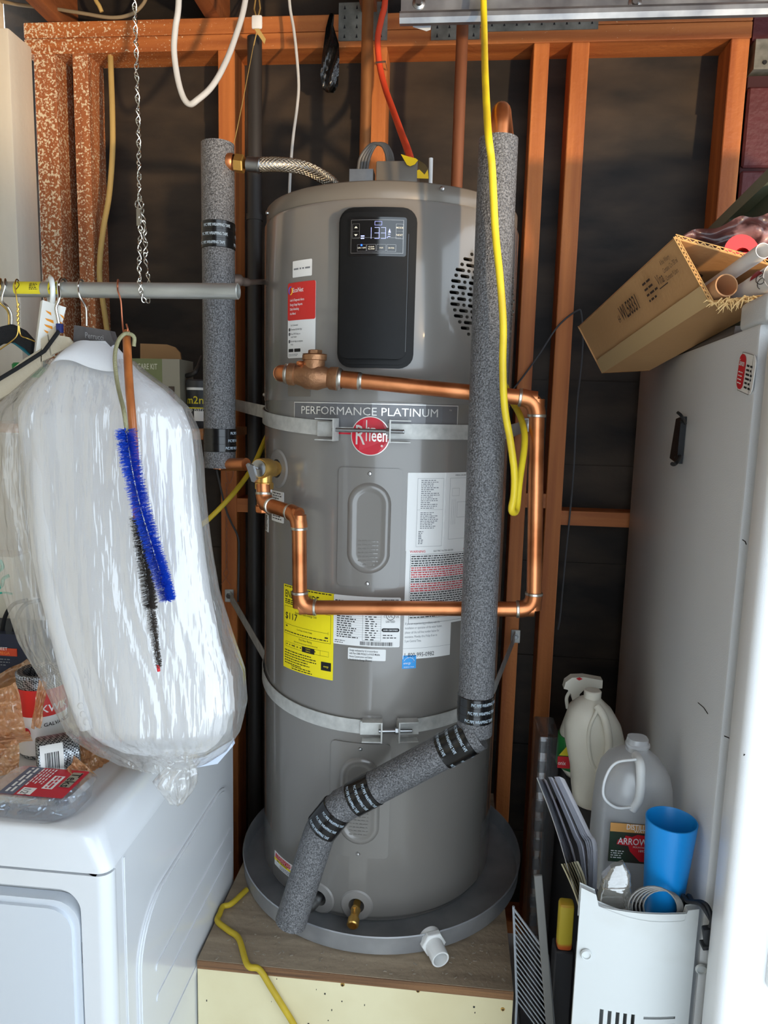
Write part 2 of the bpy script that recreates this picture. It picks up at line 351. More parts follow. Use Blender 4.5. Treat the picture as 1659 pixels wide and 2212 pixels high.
# the other walls of the garage, behind and beside the camera, with the open doorway; front panel added to block light from behind left
GW = M('garage_wall_board', (196, 188, 176), .85, var=.12, vs=(3, 3, 3))
wf = struct('wall_front_unseen', (-.9, -.45, 0)); obj('added_shade_panel', MB().box((-1.36, -.5, 0), (-.28, -.4, 2.76)), GW, wf, 0); obj('door_header', MB().box((-.28, -.5, 2.50), (1.75, -.4, 2.76)), GW, wf, 0)
st(obj('wall_beyond_block', MB().box((1.5, 2.0, 0), (1.75, 2.1, 2.76)), GW, None, 0))
# ================================================================== platform, pan, water heater
PLY = M('weathered_plywood', (168, 150, 126), .85, col2=(126, 110, 92), vs=(3, 30, 30), thr=(.3, .7), bump=.5, bs=70, det=6)
PLYE = M('plywood_edge', (142, 104, 70), .85, col2=(92, 66, 46), vs=(4, 4, 160), bump=.6, bs=90)
CRP = M('cream_painted_panel', (222, 212, 174), .6, col2=(206, 192, 150), vs=(4, 4, 4), thr=(.25, .6), bump=.1, bs=50)
DUST = M('wood_dust', (150, 138, 122), .95, bump=.6, bs=300)
PX0, PX1, PY0, PY1, PZ = -.474, .156, 1.264, 1.985, .457
plat = thing('heater_platform', 'cream painted plywood platform under the water heater', 'platform', (-.16, 1.6, 0))
obj('plywood_top', MB().box((PX0, PY0-.006, PZ-.019), (PX1, PY1, PZ)), PLY, plat, 0)
obj('plywood_edge', MB().box((PX0, PY0-.0075, PZ-.019), (PX1+.0005, PY0-.0055, PZ-.001)), PLYE, plat, 0)
obj('front_panel', MB().box((PX0-.002, PY0, 0), (PX1+.001, PY0+.018, PZ-.021)), CRP, plat, 0)
for x in (PX0, PX1-.018): obj('side_panel', MB().box((x, PY0+.018, 0), (x+.018, PY1, PZ-.019)), PLY, plat, 0)
for px, py in ((452, 2089), (605, 2096), (740, 2127), (903, 2140), (1086, 2180)):
    p = onY(px, py, PY0); s_ = obj('screw', MB().lathe([(.0001, .0016), (.0036, .0012), (.0042, 0)], p, (0, -1, 0), 12), BRASS, plat)
    obj('screw_slot', MB().box((p.x-.0026, p.y-.0021, p.z-.0006), (p.x+.0026, p.y-.0012, p.z+.0006)).box((p.x-.0006, p.y-.0021, p.z-.0026), (p.x+.0006, p.y-.0012, p.z+.0026)), BLK, s_, 0)
mb = MB(); rr = random.Random(4)
for i in range(70):
    x = rr.uniform(PX0+.01, PX1-.01); zc = rr.uniform(.02, PZ-.03); s_ = rr.uniform(.0008, .0022)
    mb.obox((x, PY0-.0002, zc), (s_*rr.uniform(.4, 1), 0, 0), (0, .0004, 0), (0, 0, s_))
tag(obj('paint_chips', mb, BLK, plat, 0), kind='stuff')
mb = MB()
for i in range(420):
    x = rr.uniform(PX0+.004, PX1-.004); y = rr.uniform(PY0, PY0+.32)
    if (x+.141)**2+(y-1.650)**2 < .350**2 or x < PX0+.03: continue
    s_ = rr.uniform(.001, .004); a = rr.uniform(0, 3.14); dx, dy = math.cos(a)*s_, math.sin(a)*s_
    mb.obox((x, y, PZ+.0006), (dx, dy, 0), (-dy*.35, dx*.35, 0), (0, 0, .0008))
tag(obj('wood_chips', mb, DUST, plat, 0), kind='stuff')
# ---- aluminium drain pan
ALU = M('pan_aluminium', (188, 190, 192), .45, .6, col2=(156, 158, 162), vs=(12, 12, 12), fine=.12)
PVC = M('white_pvc', (232, 232, 230), .4, var=.06, vs=(20, 20, 20))
PANR, PCX, PCY, PRH = .337, -.141, 1.650, .045
pan = thing('drain_pan', 'round aluminium drain pan with white plastic outlet under the water heater', 'drain pan', (PCX, PCY, PZ))
obj('pan_dish', MB().lathe([(.0005, .002), (PANR-.010, .002), (PANR-.003, .006), (PANR, PRH-.003), (PANR+.003, PRH), (PANR+.005, PRH-.002), (PANR+.003, PRH-.005), (PANR+.0015, .004), (PANR-.006, .0003), (.0005, .0003)], (PCX, PCY, PZ), n=96), ALU, pan, 50)
a = math.radians(23.5); dn = V((math.sin(a), -math.cos(a), 0)); pc = V((PCX, PCY, PZ+.027))
fit = obj('outlet_fitting', MB().lathe([(.010, -.012), (.0225, -.012), (.0225, -.004), (.0225, 0), (.020, .001), (.0185, .006), (.0185, .048), (.0178, .050), (.0150, .050), (.0145, .048), (.0145, 0)], pc+dn*(PANR+.002), dn+V((0, 0, -.10)), 28), PVC, pan)
obj('hex_nut', MB().lathe([(.016, 0), (.0255, 0), (.0265, .002), (.0265, .011), (.0255, .013), (.016, .013)], pc+dn*(PANR+.004), dn, 6), PVC, fit, 20)
# ---- heater body
TANK = M('taupe_enamel', (125, 121, 116), .26, .05, coat=.6, var=.04, vs=(6, 6, 6))
TANKD = M('taupe_lid', (116, 109, 100), .42, .15, coat=.15)
PANELB = M('black_panel_plastic', (13, 13, 14), .5, var=.3, vs=(60, 60, 60), spec=.3); GLOSSB = M('black_glass', (8, 8, 12), .12, coat=.6)
wh = thing('water_heater', 'tall taupe heat pump water heater standing in the drain pan', 'water heater', (TX, TY, PZ+.003))
ZS, ZT = 1.580, 1.958
Z0 = PZ+.0035
jacket = obj('jacket', MB().lathe([(TR-.012, Z0), (TR-.008, Z0+.010), (TR-.001, Z0+.016), (TR, Z0+.020), (TR, ZS-.002), (TR-.003, ZS), (TR-.01, ZS), (TR-.006, ZS-.01), (TR-.006, Z0+.020), (TR-.014, Z0+.012), (TR-.016, Z0+.002), (TR-.012, Z0)], (TX, TY, 0), n=160), TANK, wh, 50)
shroud = obj('upper_shroud', MB().lathe([(TR-.01, ZS-.004), (TR-.001, ZS-.003), (TR+.0015, ZS), (TR+.0015, ZT-.008), (TR-.001, ZT-.002), (TR-.006, ZT), (TR-.02, ZT), (TR-.02, ZT-.003), (TR-.008, ZT-.003), (TR-.003, ZT-.010), (TR-.003, ZS+.004), (TR-.01, ZS+.001), (TR-.01, ZS-.004)], (TX, TY, 0), n=240), TANK, wh, 50)
obj('lid', MB().lathe([(TR-.03, ZT-.004), (TR-.004, ZT-.001), (TR-.003, ZT+.001), (TR-.003, ZT+.029), (TR-.006, ZT+.032), (TR-.012, ZT+.033), (.002, ZT+.035)], (TX, TY, 0), n=160), TANKD, wh, 50)
LT = ZT+.034
for px, py in ((955, 408), (577, 460), (571, 853)):
    ph, zz, P = onT(px, py, TR-.001); n_ = tp(ph, 0, 1)-tp(ph, 0, 0); obj('screw', MB().lathe([(.0001, .0035), (.003, .003), (.0045, .001), (.0045, -.002)], P, n_, 12), SCREW, wh)
# hatch under the check valve
p0 = onT(625, 830); p1 = onT(672, 857); mp = cylmap(p0[0], p1[1]); obj('hatch_cover', MB().sheet(mp, 0, (p1[0]-p0[0])*TR, 0, p0[1]-p1[1], .002, .003, .004), TANKD, wh, 30)
# ---- control panel
def cyl_px(x0, y0, x1, y1):
    r = TR+(.0022 if y1 < 850 else 0.); a = onT(x0, y0, r); b = onT(x1, y1, r); return cylmap(a[0], b[1], r), (b[0]-a[0])*r, a[1]-b[1]
mp = cylmap(math.radians(-14.2), 1.643); Wp, Hp = math.radians(28.8)*TR, .294
cp = obj('control_panel', MB().sheet(mp, 0, Wp, 0, Hp, .026, .014, .016, 16).sheet(mp, .004, Wp-.006, .006, Hp-.006, .024, .017, .004, 16).sheet(mp, .008, Wp-.016, .016, Hp-.012, .016, .028, .012, 16), PANELB, wh, 28)
UX = lambda px: (onT(px, 510, TR+.03)[0]-math.radians(-14.2))*TR
zpx = lambda x, y: onT(x, y, TR+.03)[1]-1.643
s0, s1 = UX(757), UX(873); b1, b0 = zpx(815, 473), zpx(815, 548)
EDGE = M('panel_edge_silver', (150, 150, 150), .3, .8); LEDW = M('lcd_white', (150, 160, 225), .5, emit=1.3); LEDB = M('status_led_blue', (20, 60, 255), .4, emit=9.); KEYW = M('key_print', (235, 232, 215), .5)
obj('screen', MB().sheet(mp, s0-.004, s1+.004, b0-.004, b1+.004, .004, .0292, .003, 12).sheet(mp, s0, s1, b0, b1, .004, .0298, 0, 12), GLOSSB, cp, 28)
obj('screen_outline', MB().frame(mp, s0+.001, s1-.001, b0+.001, b1-.001, .0007, .0302, 12).sheet(mp, s0+.005, s1-.005, b0+.0285, b0+.0290, 0, .0302, 0, 8), EDGE, cp, 0)
sw, sh = s1-s0, b1-b0
def key(fx, fy, w_, h_, txt=None, tri=0, sz=.0042):
    c = (s0+sw*fx, b0+sh*fy); mbk = MB().frame(mp, c[0]-w_/2, c[0]+w_/2, c[1]-h_/2, c[1]+h_/2, .0005, .0303, 2)
    obj('button', mbk, EDGE, cp, 0)
    if txt:
        for i, t in enumerate(txt): text('button_print', t, sz, KEYW, cp, mp, c[0], c[1]-sz*.35+(len(txt)-1)*sz*.55-i*sz*1.1, .0305, 'CENTER', .03)
    if tri: obj('button_print', MB().poly([mp(c[0]-.003, c[1]-.001*tri, .0305), mp(c[0]+.003, c[1]-.001*tri, .0305), mp(c[0], c[1]+.0025*tri, .0305)]), KEYW, cp, 0)
key(.105, .76, .0125, .0135, tri=1); key(.105, .55, .0125, .0135, tri=-1); key(.915, .76, .0125, .0135, ['MODE']); key(.915, .55, .0125, .0135, ['NEXT'])
for fx, t in ((.22, ['ON / OFF']), (.40, ['CLEAR', 'ALARM']), (.585, ['WiFi']), (.77, ['ENTER'])): key(fx, .17, .0155, .0125, t, sz=.0034)
obj('status_led', MB().ball(mp(s0+sw*.215, b0+sh*.25, .030), .0016, 6), LEDB, cp)
mb = MB()
def seg7(u, v, w_, h_, segs, t=.0011):
    R_ = {'a': (u, v+h_-t, w_, t), 'd': (u, v, w_, t), 'g': (u, v+h_/2-t/2, w_, t), 'b': (u+w_-t, v+h_/2, t, h_/2), 'c': (u+w_-t, v, t, h_/2), 'e': (u, v, t, h_/2), 'f': (u, v+h_/2, t, h_/2)}
    for s_ in segs:
        x, y, a_, b_ = R_[s_]; mb.sheet(mp, x+.0002, x+a_-.0002, y+.0002, y+b_-.0002, 0, .0305, 0, 1)
cu, cv = s0+sw*.40, b0+sh*.43
seg7(cu-.0042, cv, .004, .0205, 'bc'); seg7(cu+.0048, cv, .0085, .0205, 'abgcd'); seg7(cu+.0155, cv, .0085, .0205, 'abgcd')
mb.frame(mp, cu+.005, cu+.017, cv+.024, cv+.031, .0004, .0305, 2).poly([mp(s0+sw*.705, cv+.011, .0305), mp(s0+sw*.755, cv+.011, .0305), mp(s0+sw*.73, cv+.0185, .0305)])
greek(mb, mp, s0+sw*.705, s0+sw*.76, cv+.009, 2, .004, .0012, 3, .0305); greek(mb, mp, s0+sw*.2, s0+sw*.28, cv+.006, 2, .004, .002, 5, .0305)
obj('screen_digits', mb, LEDW, cp, 0)
text('screen_digits', 'F', .004, LEDW, cp, mp, cu+.0258, cv+.001, .0305)
# polished chamfer of the moulded front
obj('panel_chamfer', MB().tube([mp(Wp-.0165, v_, .0275) for v_ in [.03+i*(Hp-.08)/16 for i in range(17)]], .0011, 6), GLOSSB, cp)
# ---- vent slots
SH = cylmap(0, 0, TR+.0015); vcut = MB()
def capsule(u0, u1, v0, v1, n=6):
    r = (v1-v0)/2; c = (v0+v1)/2; return [(u1-r+r*math.cos(t), c+r*math.sin(t)) for t in [-math.pi/2+math.pi*i/n for i in range(n+1)]]+[(u0+r+r*math.cos(t), c+r*math.sin(t)) for t in [math.pi/2+math.pi*i/n for i in range(n+1)]]
rows = 19; zc = 1.793
for i in range(rows):
    t = (i-(rows-1)/2)/((rows-1)/2); zz = zc+t*.098; half = math.radians(23)*math.sqrt(max(0, 1-t*t))*TR; cen = math.radians(53)*TR
    u = cen-half-.003*(i % 2); k = i
    while u < cen+half:
        L_ = .022 if k % 2 else .0085
        a_ = (u+L_)/TR
        if a_ < math.radians(80):     # a real punched slot, its edge turned inwards
            ol = capsule(u, u+L_, zz-.0032, zz+.0032); pg = plug(SH, ol, -.012, .008); vcut.add(pg.v, pg.f); n = len(ol)
            ol2 = capsule(u+.0001, u+L_-.0001, zz-.0031, zz+.0031); obj('vent_slot', MB().add([SH(x, y, -.0003) for x, y in ol2]+[SH(x, y, -.009) for x, y in ol2], [(k_, (k_+1) % n, n+(k_+1) % n, n+k_) for k_ in range(n)]), TANKD, wh, 30)
        u += L_+.0055; k += 1
cut(shroud, vcut)
# ---- escutcheons and element panels
jcut = MB(); INSUL = M('tank_insulation', (84, 78, 66), .9)
RING = M('grey_escutcheon', (132, 128, 124), .42, coat=.2)
def ring(phi, zc, r0, r1, nm='escutcheon', m=RING):
    mbq = MB(); n = 40
    def pt(r, a_, w_): return tp(phi+r*math.cos(a_)/TR, zc+r*math.sin(a_), TR+w_)
    prof = [(r0, -.030), (r0, .003), (r1*.9, .003), (r1, .0005)]
    vv = [pt(r, 2*math.pi*j/n, w_) for r, w_ in prof for j in range(n)]
    mbq.add(vv, [(i*n+j, i*n+(j+1) % n, (i+1)*n+(j+1) % n, (i+1)*n+j) for i in range(3) for j in range(n)]); e = obj(nm, mbq, m, wh, 30)
    hole = MB().poly([tp(phi+r0*math.cos(2*math.pi*j/n)/TR, zc+r0*math.sin(2*math.pi*j/n), TR-.0295) for j in range(n)]); obj('opening', hole, INSUL, e, 0)
    pg = plug(cylmap(phi, zc), [(r0*1.01*math.cos(2*math.pi*j/n), r0*1.01*math.sin(2*math.pi*j/n)) for j in range(n)], -.02, .01); jcut.add(pg.v, pg.f); return e
EL = onT(690, 1945); DR = onT(770, 1958); RV = onT(600, 1012)
EL = (EL[0], .5005, EL[2]); DR = (DR[0], .503, DR[2])
ring(EL[0], EL[1], .017, .036); ring(DR[0], DR[1], .017, .036); ring(RV[0], RV[1], .020, .042); cut(jacket, jcut)
def access(x0, y0, x1, y1, tag_=''):
    m_, W_, H_ = cyl_px(x0, y0, x1, y1)
    pn = obj('access_panel', MB().sheet(m_, 0, W_, 0, H_, .010, .0035, .004, 12), TANK, wh, 25)
    cu = W_/2; rw = W_*.34; mbq = MB(); n = 48
    def outl(r, ins):  # capsule outline inset
        pts = []; zc0, zc1 = H_*.12+rw, H_*.88-rw
        for j in range(n):
            a_ = 2*math.pi*j/n; c0 = zc1 if math.sin(a_) >= 0 else zc0; pts.append((cu+(rw-ins)*math.cos(a_), c0+(rw-ins)*math.sin(a_)))
        return pts
    lv = [(0, .0036), (.004, .0075), (.008, .0085), (.012, .0085), (.016, .006), (.020, .0055)]
    vv = [m_(u, v, w_) for ins, w_ in lv for u, v in outl(rw, ins)]; ff = [(i*n+j, i*n+(j+1) % n, (i+1)*n+(j+1) % n, (i+1)*n+j) for i in range(len(lv)-1) for j in range(n)]
    ff.append(tuple((len(lv)-1)*n+j for j in range(n))); mbq.add(vv, ff); obj('embossed_oval', mbq, TANK, pn, 60)
    for v_ in (H_*.955, H_*.035): obj('screw', MB().lathe([(.0001, .004), (.003, .0035), (.0045, .001), (.0045, 0)], m_(cu, v_, .0035), m_(cu, v_, 1)-m_(cu, v_, 0), 12), SCREW, pn)
    mbg = MB(); rg_ = random.Random(8)
    for r_ in range(7):     # raised pressings, shaded by the light alone
        u = cu-.020
        while u < cu+.018: w_ = rg_.uniform(.004, .010); mbg.sheet(m_, u, min(u+w_, cu+.020), H_*.40-r_*.008-.0028, H_*.40-r_*.008, .0008, .0066, .0014, 2, 2); u += w_+.002
    obj('embossed_lettering', mbg, TANK, pn, 20)
    return pn
access(733, 1008, 862, 1270); access(717, 1596, 838, 1853)
# ---- labels
def label(nm, x0, y0, x1, y1, m, rad=.002, lab=None):
    m_, W_, H_ = cyl_px(x0, y0, x1, y1); o = obj(nm, MB().sheet(m_, 0, W_, 0, H_, rad, .0008, .0006, 10), m, wh, 0)
    if lab: o['label'] = lab
    return o, m_, W_, H_
GREYP = M('grey_print', (120, 122, 126), .5)
o, m_, W_, H_ = label('model_sticker', 633, 565, 674, 595, PAPER, lab='plain white model sticker'); obj('small_print', greek(MB(), m_, .004, W_-.004, H_*.55, 1, .004, .0032, 2, .0012, ragged=0), GREYP, o, 0)
# red and white app sticker
REDL = M('sticker_red', (206, 44, 40), .4)
o, m_, W_, H_ = label('app_sticker', 623, 613, 681, 772, PAPER, .004, 'red and white app sticker'); hr = H_*.49
obj('red_field', MB().sheet(m_, 0, W_, H_-hr-.001, H_, .004, .0012, 0, 8), REDL, o, 0)
text('print', 'EcoNet', .0125, WHT, o, m_, .016, H_-.019, .0016, fat=.02, sx=.8)
LG = M('swirl_blue', (60, 90, 190), .5); LG2 = M('swirl_yellow', (240, 190, 40), .5)
obj('swirl_mark', MB().tube([m_(.0095+.0055*math.cos(a_), H_-.015+.0075*math.sin(a_), .0014) for a_ in [1.2+i*.3 for i in range(11)]], .0011, 5), LG, o); obj('swirl_mark', MB().tube([m_(.0095+.0055*math.cos(a_), H_-.015+.0075*math.sin(a_), .0014) for a_ in [4.6+i*.3 for i in range(9)]], .0011, 5), LG2, o)
for i, t in enumerate(('Leak & Diagnostic Alerts', 'Energy Usage Reports', 'Daily Scheduling', 'And More!')): text('print', t, .0066, WHT, o, m_, .008, H_-.036-i*.0088, .0016, sx=.62, fat=.01)
text('print', 'Get Connected', .005, BLK, o, m_, .010, H_-hr-.012, .0014, sx=.7)
for i, t in enumerate(('Download EcoNet App', 'Press WiFi Setup on', 'water heater', 'Use the App to complete', 'setup')): text('print', t, .0052, BLK, o, m_, .011, H_-hr-.0205-i*.0058-(.003 if i > 0 else 0)-(.003 if i > 2 else 0), .0014, sx=.66)
for i, dz in enumerate((.0190, .0278, .0424)): obj('bullet', MB().poly([m_(.0062+.0028*math.cos(j*.5236), H_-hr-dz+.0034*math.sin(j*.5236), .0013) for j in range(12)]), BLK, o, 0); text('print', str(i+1), .0048, WHT, o, m_, .0062, H_-hr-dz-.0016, .0017, 'CENTER')
obj('store_badges', MB().sheet(m_, .004, .019, .012, .0185, .001, .0013).sheet(m_, .022, .040, .012, .0185, .001, .0013), BLK, o, 0)
obj('small_print', greek(MB(), m_, .004, .036, .008, 2, .0028, .0012, 4, .0012), GREYP, o, 0)
# badge
BADG = M('badge_grey', (112, 112, 114), .35, .3); CHR = M('badge_chrome', (232, 230, 224), .25, .45)
o, m_, W_, H_ = label('name_badge', 636, 867, 988, 930, BADG, .001, 'dark grey name badge with bright frame')
H_ = H_+0; obj('badge_frame', MB().frame(m_, .001, W_-.001, 0, H_-.001, .0016, .0014, 20), CHR, o, 0)
text('print', 'PERFORMANCE PLATINUM', .0225, CHR, o, m_, .021, H_-.0245, .0016, fat=0., sx=1.08)
text('print', 'TM', .004, CHR, o, m_, W_-.022, H_-.012, .0016)
# round red maker's mark
cx = onT(800, 942); RR = .0385; mk = cylmap(cx[0], cx[1])
REDB = M('badge_red', (196, 20, 44), .35, coat=.4)
n = 48; o = obj('round_badge', MB().poly([mk(RR*math.cos(2*math.pi*j/n), RR*math.sin(2*math.pi*j/n), .0020) for j in range(n)]), CHR, wh, 0); o['label'] = 'round red maker badge'
obj('red_field', MB().poly([mk((RR-.0018)*math.cos(2*math.pi*j/n), (RR-.0018)*math.sin(2*math.pi*j/n), .0024) for j in range(n)]), REDB, o, 0)
text('print', 'R', .056, CHR, o, mk, -.031, -.017, .003, sx=.62); text('print', 'h', .060, CHR, o, mk, -.010, -.010, .003, sx=.40); text('print', 'eem', .036, CHR, o, mk, .002, -.010, .003, sx=.62, fat=.01)
text('print', '®', .006, CHR, o, mk, .021, -.021, .003)
obj('badge_stripe', MB().sheet(mk, -.075, -.0365, .002, .0055, 0, .0015), REDB, o, 0); obj('badge_stripe', MB().sheet(mk, -.075, -.0365, .0062, .0095, 0, .0015), CHR, o, 0)
# side slips
for q in ((588, 1058, 613, 1131), (574, 1108, 580, 1150)):
    o, m_, W_, H_ = label('instruction_sticker', *q, PAPER); obj('small_print', greek(MB(), m_, W_*.12, W_*.9, H_*.95, 11, H_*.083, .0024, 7, .0012, ragged=.4), BLK, o, 0)
# wiring diagram and warnings on the right
o, m_, W_, H_ = label('wiring_label', 881, 1021, 1012, 1183, PAPER, .002, 'white wiring diagram label')
mb = MB().frame(m_, W_*.14, W_*.52, H_*.06, H_*.93, .0004, .0012).sheet(m_, W_*.14, W_*.52, H_*.53, H_*.532, 0, .0012)
greek(mb, m_, W_*.19, W_*.46, H_*.91, 16, H_*.0235, .0016, 11, .0012, ragged=.5); greek(mb, m_, W_*.19, W_*.46, H_*.5, 10, H_*.022, .0015, 12, .0012, ragged=.5); greek(mb, m_, W_*.17, W_*.24, H_*.26, 8, H_*.022, .0018, 14, .0012)
mb.frame(m_, W_*.62, W_*1.0, H_*.14, H_*.93, .0004, .0012)
for u in (.66, .69, .72): mb.sheet(m_, W_*u, W_*u+.0003, H_*.33, H_*.66, 0, .0012, 0, 1)
mb.frame(m_, W_*.75, W_*.93, H_*.42, H_*.62, .0004, .0012).frame(m_, W_*.66, W_*.78, H_*.70, H_*.80, .0003, .0012)
obj('diagram_print', mb, GREYP, o, 0); text('print', 'WIRING DIAGRAM', .005, BLK, o, m_, W_*.7, H_*.955, .0012, sx=.7)
obj('curled_edge', MB().tube([m_(W_*.545+.0008*math.sin(i*1.7), H_*i/20, .002) for i in range(21)], .0011, 5), PAPER, o)
o, m_, W_, H_ = label('warning_label', 877, 1185, 1010, 1337, PAPER, .002, 'white warning label with red and black text')
text('print', 'WARNING', .0068, RED, o, m_, W_*.05, H_-.0085, .0012, fat=.02); text('print', 'ELECTRIC WATER HEATER', .0048, BLK, o, m_, W_*.38, H_-.008, .0012, sx=.8); text('print', 'CAUTION', .0068, RED, o, m_, W_*.85, H_-.0085, .0012, fat=.02)
mb = MB().frame(m_, W_*.06, W_*.99, H_*.03, H_*.925, .0005, .0012); mr_ = MB()
v_ = H_*.905
for kind, rws in (('b', 2), ('b', 3), ('r', 2), ('r', 3), ('b', 2), ('r', 2), ('r', 2), ('b', 2), ('b', 6), ('b', 4)):
    greek(mr_ if kind == 'r' else mb, m_, W_*.075, W_*.975, v_, rws, H_*.0275, .0021, int(v_*1e5) % 97, .0012, fill=.95, ragged=.12); v_ -= rws*H_*.0275
    mb.sheet(m_, W_*.06, W_*.99, v_+H_*.002, v_+H_*.005, 0, .0012, 0, 6); v_ -= H_*.005
obj('warning_print', mb, BLK, o, 0); obj('warning_print', mr_, RED, o, 0)
o, m_, W_, H_ = label('help_line_label', 872, 1340, 971, 1414, PAPER, .001, 'white help line label with a phone number')
for i, t in enumerate(('If you are experiencing problems with the', 'installation or operation of this water heater,', 'please call the toll free number below for', 'assistance. Monday thru Friday 8 am to', '5 pm Central Time.')): text('print', t, .0072, GREYP, o, m_, .003, H_-.0095-i*.0092, .0012, sx=.62)
text('print', '1-800-995-0982', .0128, BLK, o, m_, .002, .0045, .0012, sx=.80); obj('rule', MB().sheet(m_, 0, W_, H_*.275, H_*.28, 0, .0012), GREYP, o, 0)
SKYB = M('sticker_blue', (40, 150, 222), .4); o, m_, W_, H_ = label('energy_star_sticker', 869, 1416, 898, 1443, SKYB, 0, 'small square blue sticker')
obj('arc_mark', MB().tube([m_(W_*.5+W_*.40*math.cos(a_), H_*.42+H_*.42*math.sin(a_), .001) for a_ in [.35+i*.2 for i in range(13)]], .0005, 4).tube([m_(W_*(.80+.10*math.cos(a_*2.513)), H_*(.52+.10*math.sin(a_*2.513)), .001) for a_ in range(5)], .0004, 4, closed=True), WHT, o)
text('print', 'energy', .0075, WHT, o, m_, W_*.08, H_*.34, .0012, sx=.75, shear=.3); text('print', 'ENERGY STAR', .0034, WHT, o, m_, W_*.5, H_*.08, .0012, 'CENTER')
# yellow energy guide
YEL = M('energy_yellow', (246, 226, 28), .45); o, m_, W_, H_ = label('energy_guide', 614, 1260, 719, 1470, YEL, .001, 'large yellow energy guide label')
text('print', 'ENERGYGUIDE', .0225, BLK, o, m_, .006, H_-.027, .0012, sx=.66, fat=.03)
mb = greek(MB(), m_, .004, W_-.004, H_-.002, 1, .003, .0022, 3, .0012, ragged=0)
greek(mb, m_, .006, W_*.5, H_-.031, 3, .004, .0022, 5, .0012); mb.frame(m_, .004, W_-.006, H_*.42, H_*.75, .0006, .0012).sheet(m_, .008, W_-.012, H_*.535, H_*.538, 0, .0012).sheet(m_, .008, .0085, H_*.535, H_*.555, 0, .0012).sheet(m_, W_-.0125, W_-.012, H_*.52, H_*.555, 0, .0012)
greek(mb, m_, .009, .016, H_*.52, 1, .004, .0025, 9, .0012); greek(mb, m_, W_-.020, W_-.008, H_*.49, 1, .004, .003, 10, .0012)
greek(mb, m_, .006, W_-.012, H_*.455, 1, .004, .002, 10, .0012, ragged=0)
mb.frame(m_, .009, W_-.010, H_*.265, H_*.325, .0004, .0012)
for u in (.27, .50, .78): mb.sheet(m_, W_*u, W_*u+.0004, H_*.265, H_*.325, 0, .0012)
mb.sheet(m_, W_*.44, W_*.68, H_*.26, H_*.325, 0, .0013); greek(mb, m_, .012, W_*.9, H_*.302, 1, .004, .0022, 22, .0012, fill=.3)
greek(mb, m_, .006, W_*.75, H_*.225, 6, .0056, .002, 25, .0012, fill=.9, ragged=.5); greek(mb, m_, .030, W_*.7, H_*.055, 2, .005, .002, 26, .0012)
mb.sheet(m_, W_*.80, W_*.97, H_*.10, H_*.20, 0, .0013)
obj('label_print', mb, BLK, o, 0)
text('print', '$117', .0205, BLK, o, m_, .007, H_*.60, .0012, fat=.005, sx=.95); text('print', 'Estimated Yearly Energy Cost', .0066, BLK, o, m_, W_*.5, H_*.685, .0012, 'CENTER', sx=.75)
text('print', 'Cost Range of Similar Models', .0048, BLK, o, m_, W_*.48, H_*.495, .0012, 'CENTER', sx=.75); text('print', 'First Hour Rating', .0068, BLK, o, m_, W_*.5, H_*.382, .0012, 'CENTER', sx=.75)
text('print', '(How much hot water you get in the first hour of use)', .0048, BLK, o, m_, W_*.5, H_*.345, .0012, 'CENTER', sx=.62); text('print', 'medium', .004, YEL, o, m_, W_*.56, H_*.302, .0016, 'CENTER'); text('print', 'Gallons', .004, YEL, o, m_, W_*.56, H_*.275, .0016, 'CENTER')
text('print', 'energy', .0062, YEL, o, m_, W_*.885, H_*.14, .0016, 'CENTER', sx=.7)
# rating plate
o, m_, W_, H_ = label('rating_plate', 721, 1283, 863, 1398, PAPER, .003, 'white rating plate with a certification mark')
mb = MB(); bars(mb, m_, W_*.72, W_*.97, H_*.90, H_*.965, 26, 3, .0012); bars(mb, m_, W_*.42, W_*.90, H_*.025, H_*.10, 36, 5, .0012)
greek(mb, m_, W_*.03, W_*.42, H_*.90, 3, H_*.045, .0018, 3, .0012); greek(mb, m_, W_*.06, W_*.42, H_*.68, 12, H_*.046, .002, 4, .0012, ragged=.4); greek(mb, m_, W_*.49, W_*.68, H_*.66, 12, H_*.046, .002, 6, .0012, fill=.5)
mb.frame(m_, W_*.45, W_*.72, H_*.12, H_*.72, .0004, .0012)
for j in range(12): mb.sheet(m_, W_*.03, W_*.72, H_*(.695-j*.046), H_*(.697-j*.046), 0, .0012, 0, 4)
greek(mb, m_, W_*.75, W_*.95, H_*.25, 2, H_*.05, .0018, 6, .0012); mb.sheet(m_, W_*.73, W_*.99, H_*.31, H_*.385, .004, .0012)
greek(mb, m_, W_*.03, W_*.2, H_*.09, 2, H_*.04, .0014, 8, .0012)
obj('label_print', mb, BLK, o, 0); obj('listed_ring', MB().tube([m_(W_*.855+.0085*math.cos(a_*.3), H_*.635+.0085*math.sin(a_*.3), .001) for a_ in range(21)], .0006, 5, closed=True), BLK, o)
text('print', 'UL', .0095, BLK, o, m_, W_*.855, H_*.605, .0012, 'CENTER'); text('print', 'C', .006, BLK, o, m_, W_*.755, H_*.60, .0012); text('print', 'US', .006, BLK, o, m_, W_*.93, H_*.60, .0012); text('print', 'LISTED', .0062, BLK, o, m_, W_*.855, H_*.50, .0012, 'CENTER', fat=.02)
text('print', 'AHRI CERTIFIED', .0042, WHT, o, m_, W_*.86, H_*.335, .0016, 'CENTER', fat=.02)
o, m_, W_, H_ = label('design_notice', 752, 1398, 833, 1428, PAPER, .002, 'small white notice in bold text')
for i, t in enumerate(('Design evaluated by UL in accordance', 'with Part 3280.707(d)(1) of HUD Mobile', 'Home Construction and Safety', 'Standards for Energy Efficiency')): text('print', t, .0058, BLK, o, m_, .003, H_-.0068-i*.0066, .0012, sx=.66, fat=.015)
